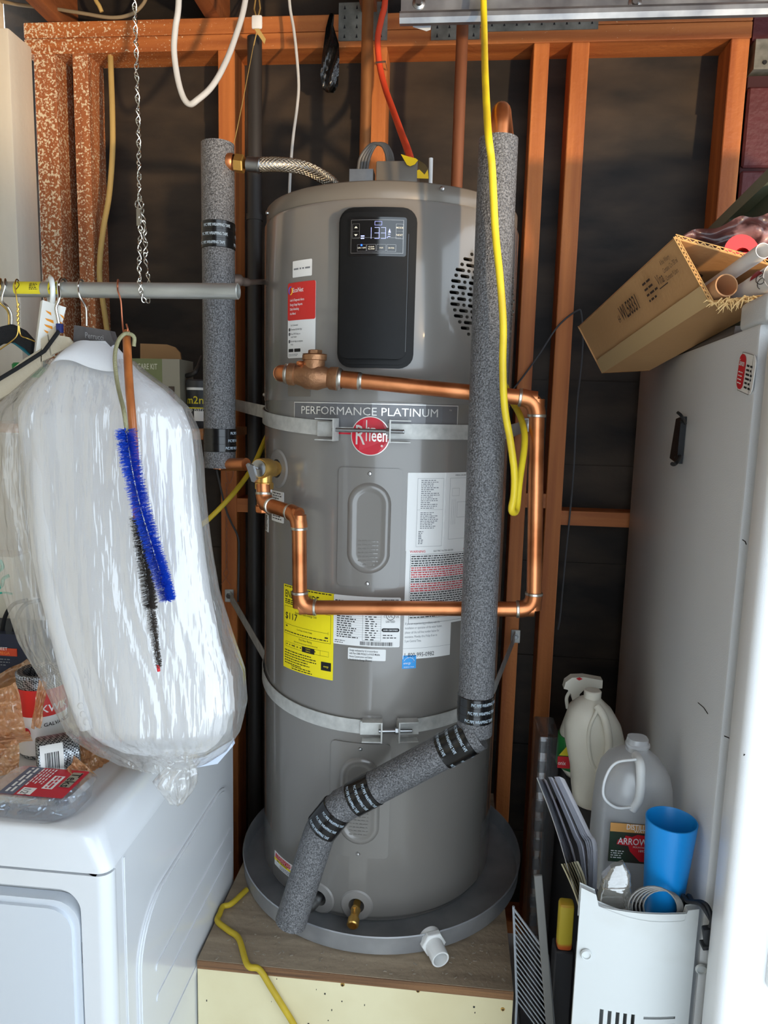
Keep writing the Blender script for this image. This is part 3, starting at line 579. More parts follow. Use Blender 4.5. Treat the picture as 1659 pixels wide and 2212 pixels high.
# lower left caution slip
o, m_, W_, H_ = label('caution_label', 594, 1836, 641, 1905, PAPER, .001, 'white and yellow caution label')
obj('yellow_band', MB().sheet(m_, 0, W_, H_*.40, H_*.55, 0, .0012), YEL, o, 0); text('print', 'CAUTION', .0075, BLK, o, m_, W_*.32, H_*.445, .0016, sx=.8, fat=.02); obj('alert_triangle', MB().poly([m_(W_*.13, H_*.43, .0016), m_(W_*.29, H_*.43, .0016), m_(W_*.21, H_*.53, .0016)]), BLK, o, 0)
obj('small_print', greek(MB(), m_, W_*.06, W_*.95, H_*.93, 7, H_*.052, .0016, 4, .0012), RED, o, 0); obj('small_print', greek(MB(), m_, W_*.30, W_*.9, H_*.33, 4, H_*.075, .0014, 4, .0012), GREYP, o, 0)
obj('sticker_sliver', MB().sheet(cylmap(onT(600, 808)[0], onT(600, 822)[1]), -.004, .018, .0, .024, 0, .0022), YEL, wh, 0)
# ---- drain valve and element plug
nd = tp(DR[0], 0, 1)-tp(DR[0], 0, 0); P = tp(DR[0], DR[1], TR-.01); dv = obj('drain_valve', MB().lathe([(.0001, 0), (.008, 0), (.008, .018), (.0105, .018), (.0105, .024), (.009, .026), (.009, .040), (.0125, .042), (.0125, .056), (.0105, .058), (.0085, .058), (.0075, .044), (.0001, .044)], P, nd+V((0, 0, -.25)), 24), BRASS, wh)
Pk = P+nd*.032+V((0, 0, -.006)); obj('drain_stem', MB().cyl(Pk, Pk+V((0, 0, .018)), .006, 14).cyl(Pk+V((0, 0, .012)), Pk+V((0, 0, .020)), .0045, 6), BRASS, dv)
ne = tp(EL[0], 0, 1)-tp(EL[0], 0, 0); P = tp(EL[0], EL[1], TR-.01); obj('inlet_nipple', MB().cyl(P, P+ne*.045, .0105, 18), STEEL, wh)
# ---- junction box and fittings on the lid
q0 = onY(812, 378, 1.50); q1 = onY(903, 345, 1.50)
obj('junction_box', MB().rbox(((q0.x+q1.x)/2, 1.535, (LT+q1.z)/2-.001), ((q1.x-q0.x)/2, 0, 0), (0, .035, 0), (0, 0, (q1.z-LT)/2), .003, 2), TANKD, wh)
q2 = onY(757, 378, 1.55); q3 = onY(808, 370, 1.55); obj('cable_clamp', MB().box((q2.x, 1.535, LT-.001), (q3.x, 1.575, q3.z)).box((q2.x-.004, 1.53, LT-.001), (q3.x+.004, 1.58, LT+.003)).cyl((q2.x+.012, 1.53, LT+.006), (q2.x+.012, 1.538, LT+.006), .004, 10), STEEL, wh, 30)
CONDG = M('grey_wire_jacket', (92, 90, 88), .5)
for dx in (-10, -3, 4, 11):
    obj('wire_loop', MB().tube(path([onY(782+dx*.9, 372, 1.555), onY(788+dx*.9, 340, 1.555), onY(806+dx*.6, 314-abs(dx)*.1, 1.55), onY(828+dx*.5, 313, 1.545), onY(839+dx*.55, 330, 1.54), onY(843+dx*.6, 350, 1.535)], 8), .0033, 8), CONDG, wh)
YCL = M('yellow_tag_plastic', (238, 196, 10), .25, coat=.3)
def flap(pts, Y, nm, m): return obj(nm, MB().prism([onY(x, y, Y) for x, y in pts], (0, .0012, 0)), m, wh, 0)
flap([(866, 333), (882, 338), (898, 342), (903, 346), (896, 355), (886, 359), (879, 356)], 1.492, 'yellow_tag', YCL)
flap([(901, 368), (901, 385), (926, 386), (924, 366), (917, 377), (906, 366)], 1.500, 'yellow_tag', YCL)
obj('tag_clear_part', MB().prism([onY(x, y, 1.502) for x, y in ((903, 345), (917, 354), (925, 364), (917, 377), (905, 366))], (0, .001, 0)), M('amber_plastic', (120, 96, 50), .2, trans=.5), wh, 0)
q = onY(931, 365, 1.52); obj('white_stub_pipe', MB().cyl((q.x, 1.52, LT-.001), onY(931, 342, 1.52), .0042, 12), PVC, wh)
# ================================================================== straps
ZINC = M('galvanised_strap', (204, 203, 198), .5, .3, col2=(172, 172, 168), vs=(50, 50, 50), fine=.1)
def strap_band(zf, phis, h, droop=0., dr2=0.):
    mb = MB(); n = len(phis)
    for e in (0.0018, 0.0004):
        pass
    vo = []
    for ph in phis:
        zc = zf+(droop if ph < 0 else dr2)*(1-math.cos(ph))
        for dz, e in ((-h/2, .0056), (h/2, .0056), (h/2, .0034), (-h/2, .0034)): vo.append(tp(ph, zc+dz, TR+e))
    return mb.add(vo, [(i*4+j, i*4+(j+1) % 4, (i+1)*4+(j+1) % 4, (i+1)*4+j) for i in range(n-1) for j in range(4)]+[(0, 1, 2, 3), (n*4-1, n*4-2, n*4-3, n*4-4)])
def seismic_strap(label_, zf, droop, pl, pr, bl, br, wallL, wallR, dr2):
    s = thing('seismic_strap', label_, 'strap', tp(0, zf, TR), 'galvanised straps holding the water heater')
    lo, hi = math.radians(-88), math.radians(80)
    A = [lo+(pl-lo)*i/24 for i in range(25)]; B = [pr+(hi-pr)*i/24 for i in range(25)]
    h = .030
    obj('band', strap_band(zf, A, h, droop), ZINC, s, 30); obj('band', strap_band(zf, B, h, droop, dr2), ZINC, s, 30)
    for side, wl_ in ((lo, wallL), (hi, wallR)):
        a = tp(side, zf+(droop if side < 0 else dr2)*(1-math.cos(side)), TR+.0045); b = V(wl_); d = (b-a); up = V((0, 0, h/2)); nrm = d.cross(V((0, 0, 1))).normalized()*.0009
        obj('band', MB().obox((a+b)/2, d/2, nrm, up), ZINC, s, 0)
        an = obj('anchor_plate', MB().rbox(b+V((0, -.003, 0)), (.013, 0, 0), (0, .003, 0), (0, 0, .019), .0015, 1), ZINC, s, 30)
        obj('lag_bolt', MB().lathe([(.0001, .009), (.005, .009), (.0058, .008), (.0058, .003), (.0095, .003), (.0095, 0)], b+V((0, -.0055, 0)), (0, -1, 0), 6), STEEL, an, 30)
    # clamp brackets either side of the tension bolt
    for (x0, x1, sgn) in ((pl, bl, 1), (pr, br, -1)):
        e = bl if sgn > 0 else br; c = tp(e, zf, TR+.0185); t = (tp(e+.01, 0, 1)-tp(e-.01, 0, 1)).normalized(); nn = (tp(e, 0, 1)-tp(e, 0, 0)).normalized(); upv = V((0, 0, 1))
        k = obj('clamp', MB().obox(c, t*.0015, nn*.0125, upv*.022).obox(c-t*sgn*.020+upv*.0205, t*.020, nn*.011, upv*.001).obox(c-t*sgn*.020-upv*.0205, t*.020, nn*.011, upv*.001).obox(c-t*sgn*.022-nn*.0115, t*.022, nn*.001, upv*.0145), ZINC, s, 30)
        if sgn < 0: obj('bolt_nut', MB().lathe([(.0001, 0), (.0075, 0), (.0075, .006), (.0001, .006)], c-t*.0075+nn*.002, t, 6), STEEL, k, 20)
    a = tp(bl, zf, TR+.0205); b = tp(br, zf, TR+.0205); d = (b-a).normalized()
    pts = [a-d*.006+(b+d*.034-a)*(i/70) for i in range(71)]
    obj('tension_bolt', MB().tube(pts, [.0038+.0004*(i % 2) for i in range(71)], 10), STEEL, s, 60)
    return s
z1 = 1.523; z2 = .912
bR = onY(1140, 918, YS); bR2 = onY(1113, 1373, YS)
seismic_strap('upper galvanised strap crossing the name badge of the water heater', z1, .030, onT(725, 920)[0], onT(838, 920)[0], onT(733, 920)[0], onT(842, 920)[0], (-.640, YS-.003, z1+.050), (bR.x, YS-.003, bR.z), 0.)
seismic_strap('lower galvanised strap wrapped round the water heater below the labels', z2, .035, onT(812, 1570)[0], onT(856, 1570)[0], onT(824, 1570)[0], onT(858, 1570)[0], (-.640, YS-.003, z2+.10), (bR2.x, YS-.003, bR2.z), .035)
# ================================================================== copper discharge pipe
CR = .0145
def collar(p, d, parent, r=CR): 
    d = V(d).normalized(); return obj('solder_joint', MB().lathe([(r, -.004), (r+.0025, -.003), (r+.0027, .001), (r+.0005, .004), (r, .005)], p, d, 20), SOLDER, parent)
def elbow(a, c, b, parent, r=CR+.0020, ln=.030):
    pts = arc3(a, c, b, ln, 10); o = obj('elbow', MB().tube(pts, r, 20), COPPER, parent, 60)
    collar(pts[0], V(c)-V(a), o); collar(pts[-1], V(c)-V(b), o); return o
def pipe(a, b, parent, r=CR, nm='pipe'): return obj(nm, MB().cyl(a, b, r, 20), COPPER, parent)
YC = 1.362
A0 = onY(606, 806, 1.395); A1 = onY(668, 812, 1.375); A2 = onY(1160, 862, YC); A3 = onY(1153, 1316, YC); A4 = onY(648, 1312, YC); A5 = onY(646, 1112, YC); A6 = onY(571, 1088, 1.425); RVc = onY(566, 1012, 1.435)
cpipe = thing('copper_discharge_pipe', 'bright copper pipe looping across the water heater from check valve to relief valve', 'pipe', (A4.x, A4.y, A4.z))
tankin = tp(onT(612, 806)[0], A0.z, TR-.01)
pipe(tankin, A0, cpipe); elbow(tankin, A0, A1, cpipe, ln=.016); pipe(A0+(A1-A0)*.15, A1, cpipe); pipe(A1, A2, cpipe); elbow(A1, A2, A3, cpipe); pipe(A2, A3, cpipe); elbow(A2, A3, A4, cpipe); pipe(A3, A4, cpipe); elbow(A3, A4, A5, cpipe); pipe(A4, A5, cpipe); elbow(A4, A5, A6, cpipe, ln=.026); pipe(A5, A6, cpipe)
A6b = A6+(RVc-A6).normalized()*.02
elbow(A5, A6, RVc, cpipe, ln=.020); pipe(A6, A6+(RVc-A6)*.55, cpipe)
dcv = (A2-A1).normalized(); upv = V((0, 0, 1)); upc = (upv-dcv*upv.dot(dcv)).normalized(); cvp = onY(676, 813, 1.375)
cv_ = obj('check_valve', MB().lathe([(.0145, -.048), (.0205, -.048), (.0215, -.046), (.0215, -.036), (.0185, -.034), (.021, -.022), (.0255, -.012), (.0255, .012), (.021, .022), (.0185, .030), (.0215, .034), (.0225, .048), (.0205, .050), (.0145, .050)], cvp, dcv, 24).lathe([(.018, 0), (.0215, .012), (.0205, .030), (.0235, .031), (.0235, .040), (.021, .042)], cvp, upc, 24), BRONZE, cpipe, 45)
obj('valve_cap', MB().lathe([(.0001, .050), (.0125, .050), (.0135, .049), (.0135, .042)], cvp, upc, 6).lathe([(.0135, .042), (.024, .042)], cvp, upc, 24), BRONZE, cv_, 20)
obj('hinge_pin', MB().lathe([(.0001, .006), (.0035, .005), (.005, 0), (.005, -.012)], cvp+upc*.022-dcv*.020+V((-.006, -.012, 0)), (-.5, -.8, 0), 12), COPPER, cv_)
collar(cvp+dcv*.052, dcv, cv_, CR+.004); elb = obj('coupling', MB().cyl(cvp+dcv*.052, cvp+dcv*.092, CR+.0022, 20), COPPER, cpipe); collar(cvp+dcv*.092, dcv, elb); collar(cvp-dcv*.052, dcv, cv_, CR+.002)
# relief valve
hole = tp(RV[0], RV[1], TR-.004); nv = (RVc-hole).normalized()
rv = obj('relief_valve', MB().lathe([(.0135, 0), (.0135, .018), (.0165, .018), (.0165, .024), (.0155, .026), (.0155, .040), (.0205, .042), (.0215, .047), (.0215, .075), (.0195, .079), (.0001, .080)], hole, nv, 24).lathe([(.017, 0), (.017, .028), (.0185, .029), (.0185, .042), (.014, .043)], hole+nv*.060, (0, 0, -1), 20), BRASS, cpipe, 40)
obj('valve_hex', MB().lathe([(.0135, .026), (.0188, .026), (.0188, .038), (.0135, .038)], hole, nv, 6), BRASS, rv, 20)
obj('outlet_hex', MB().lathe([(.014, .030), (.0200, .030), (.0200, .042), (.014, .042)], hole+nv*.060, (0, 0, -1), 8), BRASS, rv, 20)
obj('tape_collar', MB().cyl(hole+nv*.060+V((0, 0, -.043)), hole+nv*.060+V((0, 0, -.052)), .0165, 18), PAPER, rv)
cp_ = hole+nv*.081; obj('nameplate', MB().cyl(cp_-nv*.001, cp_+nv*.0012, .0175, 24), STEEL, rv)
q = [onY(x, y, 1.40) for x, y in ((531, 1004), (535, 1000), (546, 1006), (554, 1036), (549, 1042), (543, 1040))]; obj('test_lever', MB().prism(q, (0.002, .008, 0)).cyl(onY(536, 1004, 1.40), cp_+nv*.004, .003, 10), SCREW, rv, 20)
obj('adapter', MB().lathe([(.0165, 0), (.0185, .002), (.0185, .014), (.0155, .016), (.0155, .040)], hole+nv*.060+V((0, 0, -.092)), (0, 0, 1), 8), COPPER, rv, 30)
# ================================================================== foam insulated pipes
FOAM = M('grey_pipe_foam', (128, 128, 130), .36, col2=(62, 62, 64), vs=(380, 380, 380), thr=(.36, .68), bump=.9, bs=280, spec=.6, det=2)
TAPE = M('black_pvc_tape', (14, 14, 16), .22, coat=.3); TPRT = M('tape_print', (186, 202, 214), .5)
def sleeve(nm, pts, r, parent, seg=1):
    mbs = MB().tube(path(pts, seg) if seg > 1 else pts, r, 40); return obj(nm, mbs, FOAM, parent, 50)
def tape(a, b, t0, t1, r, parent, flip=1, sizes=.0085, rows=3, word='PVC PIPE WRAPPING TAPE', ref=None, u0=None):
    a, b = V(a), V(b); ax = (b-a); L_ = ax.length; ax.normalize(); c = a+ax*(t0*L_); h = (t1-t0)*L_; ref = ref or (CAM-c)
    o = obj('tape_wrap', MB().lathe([(r+.0001, -.001), (r+.0012, 0), (r+.0014, h*.33), (r+.0010, h*.34), (r+.0015, h*.66), (r+.0011, h*.67), (r+.0013, h), (r+.0001, h+.001)], c, ax, 40), TAPE, parent)
    m_ = axmap(c, ax, ref, r+.0014); f2 = (lambda u, v, w_: m_(u*flip, v*flip+(h if flip < 0 else 0), w_))
    u0 = -.045 if u0 is None else u0
    for i in range(rows):
        for k in range(2): text('tape_print', word, sizes, TPRT, o, f2, u0+k*.082+.006*i, h*(i+.28)/rows, .0006, fat=.03, sx=.58)
    return o
SR = .0335
# left vertical: hot outlet
L0 = onY(463, 312, 1.50); L1 = onY(482, 1010, 1.50); L1.x = (L0.x+L1.x)/2; L0.x = L1.x
lp = thing('insulated_pipe', 'shorter foam insulated pipe running from the braided hose down to the relief valve', 'pipe', L1)
sleeve('foam_sleeve', [L0+(L1-L0)*t for t in (0, .3, .6, 1)], SR, lp); LL = (L0-L1).length
tape(L1, L0, (1010-530)/698., (1010-476)/698., SR, lp, 1); tape(L1, L0, (1010-972)/698., (1010-922)/698., SR, lp, 1, u0=.012)
obj('pipe_core', MB().cyl(L1+V((0, 0, -.003)), L0+V((0, 0, .002)), .0142, 16), COPPER, lp)
# brass and braided connector at its top
B0 = onY(492, 349, 1.49); B1 = onY(515, 353, 1.49); B2 = onY(532, 354, 1.49); dirb = (B2-B0).normalized()
obj('top_tee', MB().cyl(L0+V((0, 0, B0.z-L0.z)), B1, .0135, 18).lathe([(.0135, 0), (.0165, 0), (.0170, .008), (.0150, .012)], B0, dirb, 18), COPPER, lp)
bx0 = onY(518, 1003, 1.465); obj('bottom_elbow', MB().tube([L1+V((0, 0, .02)), L1+V((.004, 0, .006)), bx0, onY(532, 1003, 1.455)], .0135, 16), COPPER, lp)
hose = thing('braided_connector', 'braided stainless water connector curving from the foam pipe to the heater top', 'hose', B2)
obj('swivel_nut', MB().lathe([(.010, -.012), (.0180, -.012), (.0180, .004), (.0165, .006), (.010, .006)], B1+dirb*.006, dirb, 6), BRASS, hose, 20)
obj('ferrule', MB().lathe([(.012, 0), (.0145, .001), (.0145, .024), (.0158, .025), (.0158, .028), (.0135, .030)], onY(533, 354, 1.49), dirb, 24), STEEL, hose)
BRAID = M('steel_braid', (176, 166, 150), .35, 1., bump=0); nt = BRAID.node_tree; N = nt.nodes; Lk = nt.links
hp = path([onY(555, 356, 1.49), onY(600, 355, 1.50), onY(650, 361, 1.53), onY(690, 378, 1.57), onY(722, 402, 1.60), onY(735, 440, 1.62)], 14)
hp[-1].z = LT-.002
hb = obj('hose', MB().tube(hp, .0125, 20), STEEL, hose, 60)
mb = MB()      # the braid: bundles of wire spiralling both ways
frames = []; T = len(hp)
up0 = V((0, 0, 1)); 
for i in range(T):
    t = (hp[min(T-1, i+1)]-hp[max(0, i-1)]).normalized(); sx_ = t.cross(V((0, 1, 0))).normalized(); frames.append((hp[i], sx_, t.cross(sx_)))
for sgn in (1, -1):
    for s_ in range(12):
        pts = [p+(x*math.cos(2*math.pi*s_/12+sgn*i*.22)+y*math.sin(2*math.pi*s_/12+sgn*i*.22))*(.0130+.0004*math.sin(i*2.2+s_)) for i, (p, x, y) in enumerate(frames)]
        mb.tube(pts, .0012, 5, caps=False)
tag(obj('wire_braid', mb, BRAID, hose, 80), kind='stuff')
# right: long cold inlet, diagonal and lower run
R0 = onY(1072, 302, 1.305); R1 = onY(1029, 1583, 1.305); xm = (R0.x+R1.x)/2; R0.x -= (R0.x-xm)*.6; R1.x -= (R1.x-xm)*.6
rp_ = thing('insulated_pipe', 'long foam insulated pipe running down the heater front and bending to its base', 'pipe', onY(630, 2000, 1.325))
sleeve('foam_sleeve', [R0+(R1-R0)*t for t in (0, .25, .5, .75, 1)], SR, rp_)
tape(R1, R0, (1583-1548)/1281., (1583-1490)/1281., SR, rp_, 1, u0=-.02)
D0 = onY(1034, 1582, 1.300); D1 = onY(735, 1742, 1.312); D2 = onY(628, 1992, 1.302)
kn = onY(700, 1765, 1.32)
sleeve('foam_sleeve', [D0, D0+(D1-D0)*.5, D1], SR*.98, rp_)
bend = arc3(D1+(D0-D1)*.12, onY(702, 1762, 1.312), D2, .05, 8)
sleeve('foam_sleeve', [bend[0]]+bend[1:]+[D2], SR*.96, rp_)
tape(D0, D1, .06, .25, SR*.98, rp_, -1, u0=-.05); tape(D0, D1, .74, .90, SR*.98, rp_, -1, u0=-.03)
bc = onY(738, 1738, 1.32); bd = onY(712, 1772, 1.32)
tape(bend[2], bend[6], -.1, 1.0, SR*.985, rp_, -1, sizes=.008, u0=-.03)
obj('pipe_core', MB().tube([D2+V((.001, 0, .01)), D2+V((.03, .05, -.004)), tp(EL[0], EL[1], TR+.02), tp(EL[0], EL[1], TR-.005)], .0095, 14), STEEL, rp_)
E0 = R0+V((0, 0, -.02)); E1 = R0+V((.002, 0, .055)); E2 = onY(1092, 300, 1.45)
obj('top_elbow', MB().tube([E0]+arc3(E0, E1+V((0, .0, 0)), E2, .034, 10)+[E2], .0158, 18), COPPER, rp_, 60)
# feeds on into the lid behind the sleeve
I1 = V((R0.x+.01, 1.60, E2.z-.02)); obj('inlet_run', MB().tube([E2-(E2-E1)*.1]+arc3(E2, I1, V((I1.x, 1.60, LT)), .04, 8)+[V((I1.x-.0, 1.60, LT-.001))], .0142, 16), COPPER, rp_, 60)
# ================================================================== risers, cables, cords
OLDC = M('oxidised_copper', (168, 112, 66), .5, .6, col2=(120, 76, 46), vs=(20, 20, 6), thr=(.3, .65))
OLDP = M('brown_painted_pipe', (140, 88, 60), .6, .3, col2=(110, 66, 44), vs=(18, 18, 5))
def cord(nm, lab, cat, pts, r, m, n=10, seg=8, grp=None): return tag(obj(nm, px_tube(pts, r, n, seg), m, None, 60), lab, cat, grp)
def riser(px, py, Y, m, lab, zt=2.75, r=.0142):
    p = onY(px, py, Y); q = onY(px, py, Y)
    return tag(obj('copper_riser', MB().cyl((p.x, Y, LT-.001), (p.x, Y, zt), r, 20), m, None), lab, 'pipe')
riser(791, 200, 1.86, OLDC, 'tarnished copper riser rising through the nail plate', 2.765); riser(992, 250, 1.84, OLDP, 'brown riser pipe rising behind the galvanised rail', 2.765)
VENTP = M('dark_vent_pipe', (52, 48, 46), .5, var=.3, vs=(9, 9, 4)); pv = onY(550, 200, 1.94)
vp = thing('vent_pipe', 'dark vertical pipe behind the braided hose', 'pipe', (pv.x, 1.94, 0)); obj('pipe', MB().cyl((pv.x, 1.94, 0), (pv.x, 1.94, ZPL-.002), .019, 20), VENTP, vp)
obj('pipe_clip', MB().lathe([(.019, -.008), (.0215, -.008), (.0215, .008), (.019, .008)], (pv.x, 1.94, onY(550, 470, 1.94).z), n=20), VENTP, vp)
ORG = M('orange_cable', (232, 82, 52), .42, var=.08); YELC = M('yellow_cord', (240, 214, 40), .42, col2=(206, 176, 40), vs=(12, 12, 12)); YOLD = M('yellow_cord_dull', (196, 168, 40), .6, var=.3, vs=(14, 14, 14))
WHC = M('white_cable', (206, 206, 204), .5, var=.08); TANC = M('tan_cable', (198, 166, 100), .7, var=.2, vs=(14, 14, 5)); GREYC = M('dark_grey_cable', (70, 70, 72), .7); BGC = M('beige_cable', (150, 132, 104), .8, var=.3)
oc = thing('power_cable', 'orange power cable dropping to the heater junction box', 'cable', onY(886, 338, 1.55)); obj('cable', px_tube([(836, -120, 1.99), (832, 0, 1.975), (824, 40, 1.97), (816, 85, 1.965), (820, 140, 1.96), (832, 190, 1.93), (848, 235, 1.86), (866, 285, 1.72), (880, 322, 1.58), (887, 345, 1.535)], .0078, 14), ORG, oc, 60)
c0 = onY(823, 138, 1.962); obj('cable_staple', MB().obox(c0+V((0, -.009, 0)), (.013, 0, .001), (0, .001, 0), (0, 0, .002)).obox(c0+V((.0125, .012, 0)), (.0007, 0, 0), (0, .022, 0), (0, 0, .0015)), SCREW, oc, 0)
cord('drooping_cable', 'white cable hanging in a loop below the top plate', 'cable', [(384, -160, 1.72), (386, 0, 1.70), (379, 60, 1.70), (376, 110, 1.70), (384, 170, 1.70), (396, 210, 1.70), (410, 225, 1.70), (426, 216, 1.70), (455, 190, 1.72), (480, 150, 1.74), (505, 90, 1.77), (530, 0, 1.80), (540, -140, 1.84)], .0068, WHC, 12)
cord('thin_white_cable', 'thin white cable hanging behind the braided hose', 'cable', [(622, -120, 1.96), (625, 0, 1.95), (634, 60, 1.94), (640, 110, 1.93), (645, 180, 1.92), (642, 230, 1.91), (634, 290, 1.90), (629, 345, 1.90), (625, 420, 1.90), (622, 520, 1.93)], .0038, WHC, 10)
cord('house_wire', 'tan sheathed house wire between the speckled studs', 'cable', [(238, 108, 2.03), (240, 160, 2.0), (243, 250, 1.985), (243, 330, 1.98), (236, 420, 1.98), (224, 490, 1.98), (216, 560, 1.98), (216, 610, 1.985), (222, 650, 1.985), (232, 720, 1.985), (240, 800, 1.985), (246, 900, 1.985)], .0075, TANC, 10)
cord('dusty_wire', 'dusty beige wire draped along the top plate', 'cable', [(-40, -6, 1.985), (40, 10, 1.985), (110, 18, 1.985), (180, 29, 1.985), (240, 38, 1.985), (280, 32, 1.985), (305, 14, 1.985), (318, -10, 1.985), (330, -50, 1.985)], .0045, BGC, 10)
cord('yellow_wire_stub', 'short yellow wire poking out above the top plate', 'cable', [(190, -60, 1.99), (205, -5, 1.985), (214, 12, 1.985), (220, 26, 1.99)], .0055, TANC, 10)
ext = thing('extension_cable', 'yellow extension cord hanging beside the long foam pipe', 'cord', onY(1110, 1110, 1.22)); obj('cord', px_tube([(1040, -160, 1.56), (1044, -20, 1.53), (1046, 60, 1.50), (1048, 160, 1.36), (1054, 280, 1.255), (1061, 340, 1.245), (1064, 380, 1.245), (1070, 500, 1.245), (1080, 600, 1.235), (1087, 700, 1.232), (1086, 790, 1.232), (1090, 880, 1.235), (1102, 950, 1.24), (1111, 1020, 1.245), (1110, 1070, 1.25), (1105, 1098, 1.25), (1109, 1107, 1.262), (1116, 1098, 1.28), (1122, 1040, 1.30), (1132, 970, 1.33), (1132, 930, 1.36), (1122, 895, 1.42), (1108, 870, 1.47), (1090, 830, 1.53)], .0062, 12), YELC, ext, 60)
tag(obj('extension_lead', MB().tube(path([onY(x, y, Y) for x, y, Y in ((592, 912, 1.823), (575, 945, 1.79), (545, 1010, 1.70), (505, 1065, 1.64), (450, 1122, 1.60), (400, 1160, 1.585))]+[V((-.60, 1.56, 1.24)), V((-.625, 1.54, 1.05)), V((-.64, 1.50, .9362)), V((-.66, 1.42, .9275))], 8), .0062, 10), YOLD, None, 60), 'dull yellow cord crossing behind the relief valve', 'cord')
q = [onZ(x, y, PZ+.0065) for x, y in ((500, 1952), (480, 1958), (465, 1972), (470, 1990), (494, 2010), (516, 2028))]; q2 = [onY(x, y, PY0-.0145) for x, y in ((560, 2094), (586, 2134), (612, 2176), (634, 2212), (650, 2250), (662, 2330))]
q.insert(0, V((q[0].x+.02, q[0].y+.05, PZ+.0065)))
tag(obj('extension_lead', MB().tube(path([V((max(p.x, -.4695), p.y, p.z)) for p in q]+[V((onY(535, 2052, 1.252).x, 1.2505, PZ+.0060))]+q2, 8), .0062, 10), YOLD, None, 60), 'dirty yellow cord running over the platform edge', 'cord')
cord('grey_wire', 'thin dark wire tacked across the pair of close studs', 'wire', [(1100, 850, 1.99), (1125, 820, 1.985), (1165, 765, 1.985), (1205, 705, 1.985), (1245, 672, 1.985), (1256, 680, 1.985), (1258, 760, 1.985), (1246, 880, 1.985), (1240, 1000, 1.985), (1232, 1100, 1.985), (1220, 1220, 1.985), (1210, 1330, 1.985), (1205, 1360, 1.985)], .0024, GREYC, 8)
cord('pull_string', 'thin string running down to the foam pipe', 'string', [(548, 96, 1.88), (530, 190, 1.74), (512, 280, 1.60), (500, 330, 1.515)], .0009, TANC, 5)
tg = thing('cloth_tag', 'white cloth tag knotted to a string below the top plate', 'tag', onY(556, 94, 1.90)); obj('tag_body', MB().rbox(onY(555, 48, 1.90), (.0135, 0, 0), (0, .004, 0), (0, 0, .016), .004, 2), PVC, tg); obj('tag_ribbon', MB().prism([onY(x, y, 1.895) for x, y in ((549, 62), (560, 62), (574, 84), (571, 95), (561, 80))], (0, .002, 0)), TANC, tg, 0)
obj('tag_cord', MB().tube([onY(553, 34, 1.90), onY(549, 20, 1.95), onY(556, -30, 2.02)], .002, 8).tube([onY(558, 34, 1.90), onY(562, 18, 1.95), onY(556, -30, 2.02)], .002, 8).tube([onY(556, 64, 1.90), onY(551, 85, 1.89), onY(548, 98, 1.88)], .0015, 6), TANC, tg)
# torn black sheeting hanging from the plate
BPL = M('black_sheeting', (20, 20, 20), .25, coat=.4, bump=.8, bs=40)
def scrap(u, v):
    L_ = [(712, 28, 722, 28), (704, 60, 720, 55), (700, 90, 732, 95), (696, 120, 733, 125), (692, 160, 732, 150), (696, 190, 730, 185), (706, 200, 722, 200)]
    t = v*(len(L_)-1); i = min(len(L_)-2, int(t)); f = t-i; a, b = L_[i], L_[i+1]
    xl, yl, xr, yr = [a[k]+(b[k]-a[k])*f for k in range(4)]; return onY(xl+(xr-xl)*u, yl+(yr-yl)*u, 1.985-.02*math.sin(v*3.1)-.006*math.sin(u*9+v*12))
mb = MB().grid(scrap, 10, 24); bk = MB().grid(lambda u, v: scrap(1-u, v)+V((0, .0015, 0)), 10, 24); mb.add(bk.v, bk.f)
tag(obj('plastic_scrap', mb, BPL, None, 40), 'torn black plastic sheeting hanging from the top plate', 'plastic sheet')
tag(obj('paper_slip', MB().prism([onY(x, y, 1.60) for x, y in ((891, 46), (932, 50), (930, 64), (921, 67), (892, 58))], (0, .001, 0)), M('blue_white_card', (206, 216, 226), .6), None, 0), 'small pale card tucked under the galvanised rail', 'card')
# galvanised rail across the top right
RAIL = M('galvanised_rail', (176, 180, 184), .40, .85, col2=(128, 132, 138), vs=(16, 16, 16), fine=.12); YR = 1.58
ra = onY(866, 36, YR); rb = V((1.45, YR, ra.z)); rail = thing('galvanised_rail', 'galvanised steel rail crossing above the heater', 'rail', ra)
zlo = onY(866, 50, YR-.03).z; zmid = onY(866, 24, YR-.03).z
prof = [(-.006, zmid+.10), (-.006, zmid+.002), (-.030, zmid), (-.034, zmid-.006), (-.034, zlo+.008), (-.028, zlo), (-.018, zlo), (-.018, zlo+.002), (-.026, zlo+.003), (-.031, zlo+.010), (-.031, zmid-.006), (-.028, zmid-.003), (-.003, zmid-.001), (-.003, zmid+.10)]
obj('channel', MB().prism([(ra.x, YR+y, z_) for y, z_ in prof], (rb.x-ra.x, 0, 0)), RAIL, rail, 25)
for x_ in (ra.x+.38, ra.x+.9): obj('hanger', MB().box((x_, YR-.003, zmid+.05), (x_+.03, YR, 2.765)), RAIL, rail, 0)
for px in (905, 1372): p = onY(px, 5, YR-.008); obj('bolt', MB().lathe([(.0001, .008), (.006, .008), (.008, .004), (.013, .002), (.013, 0)], V((p.x, YR-.006, p.z)), (0, -1, 0), 14), STEEL, rail)

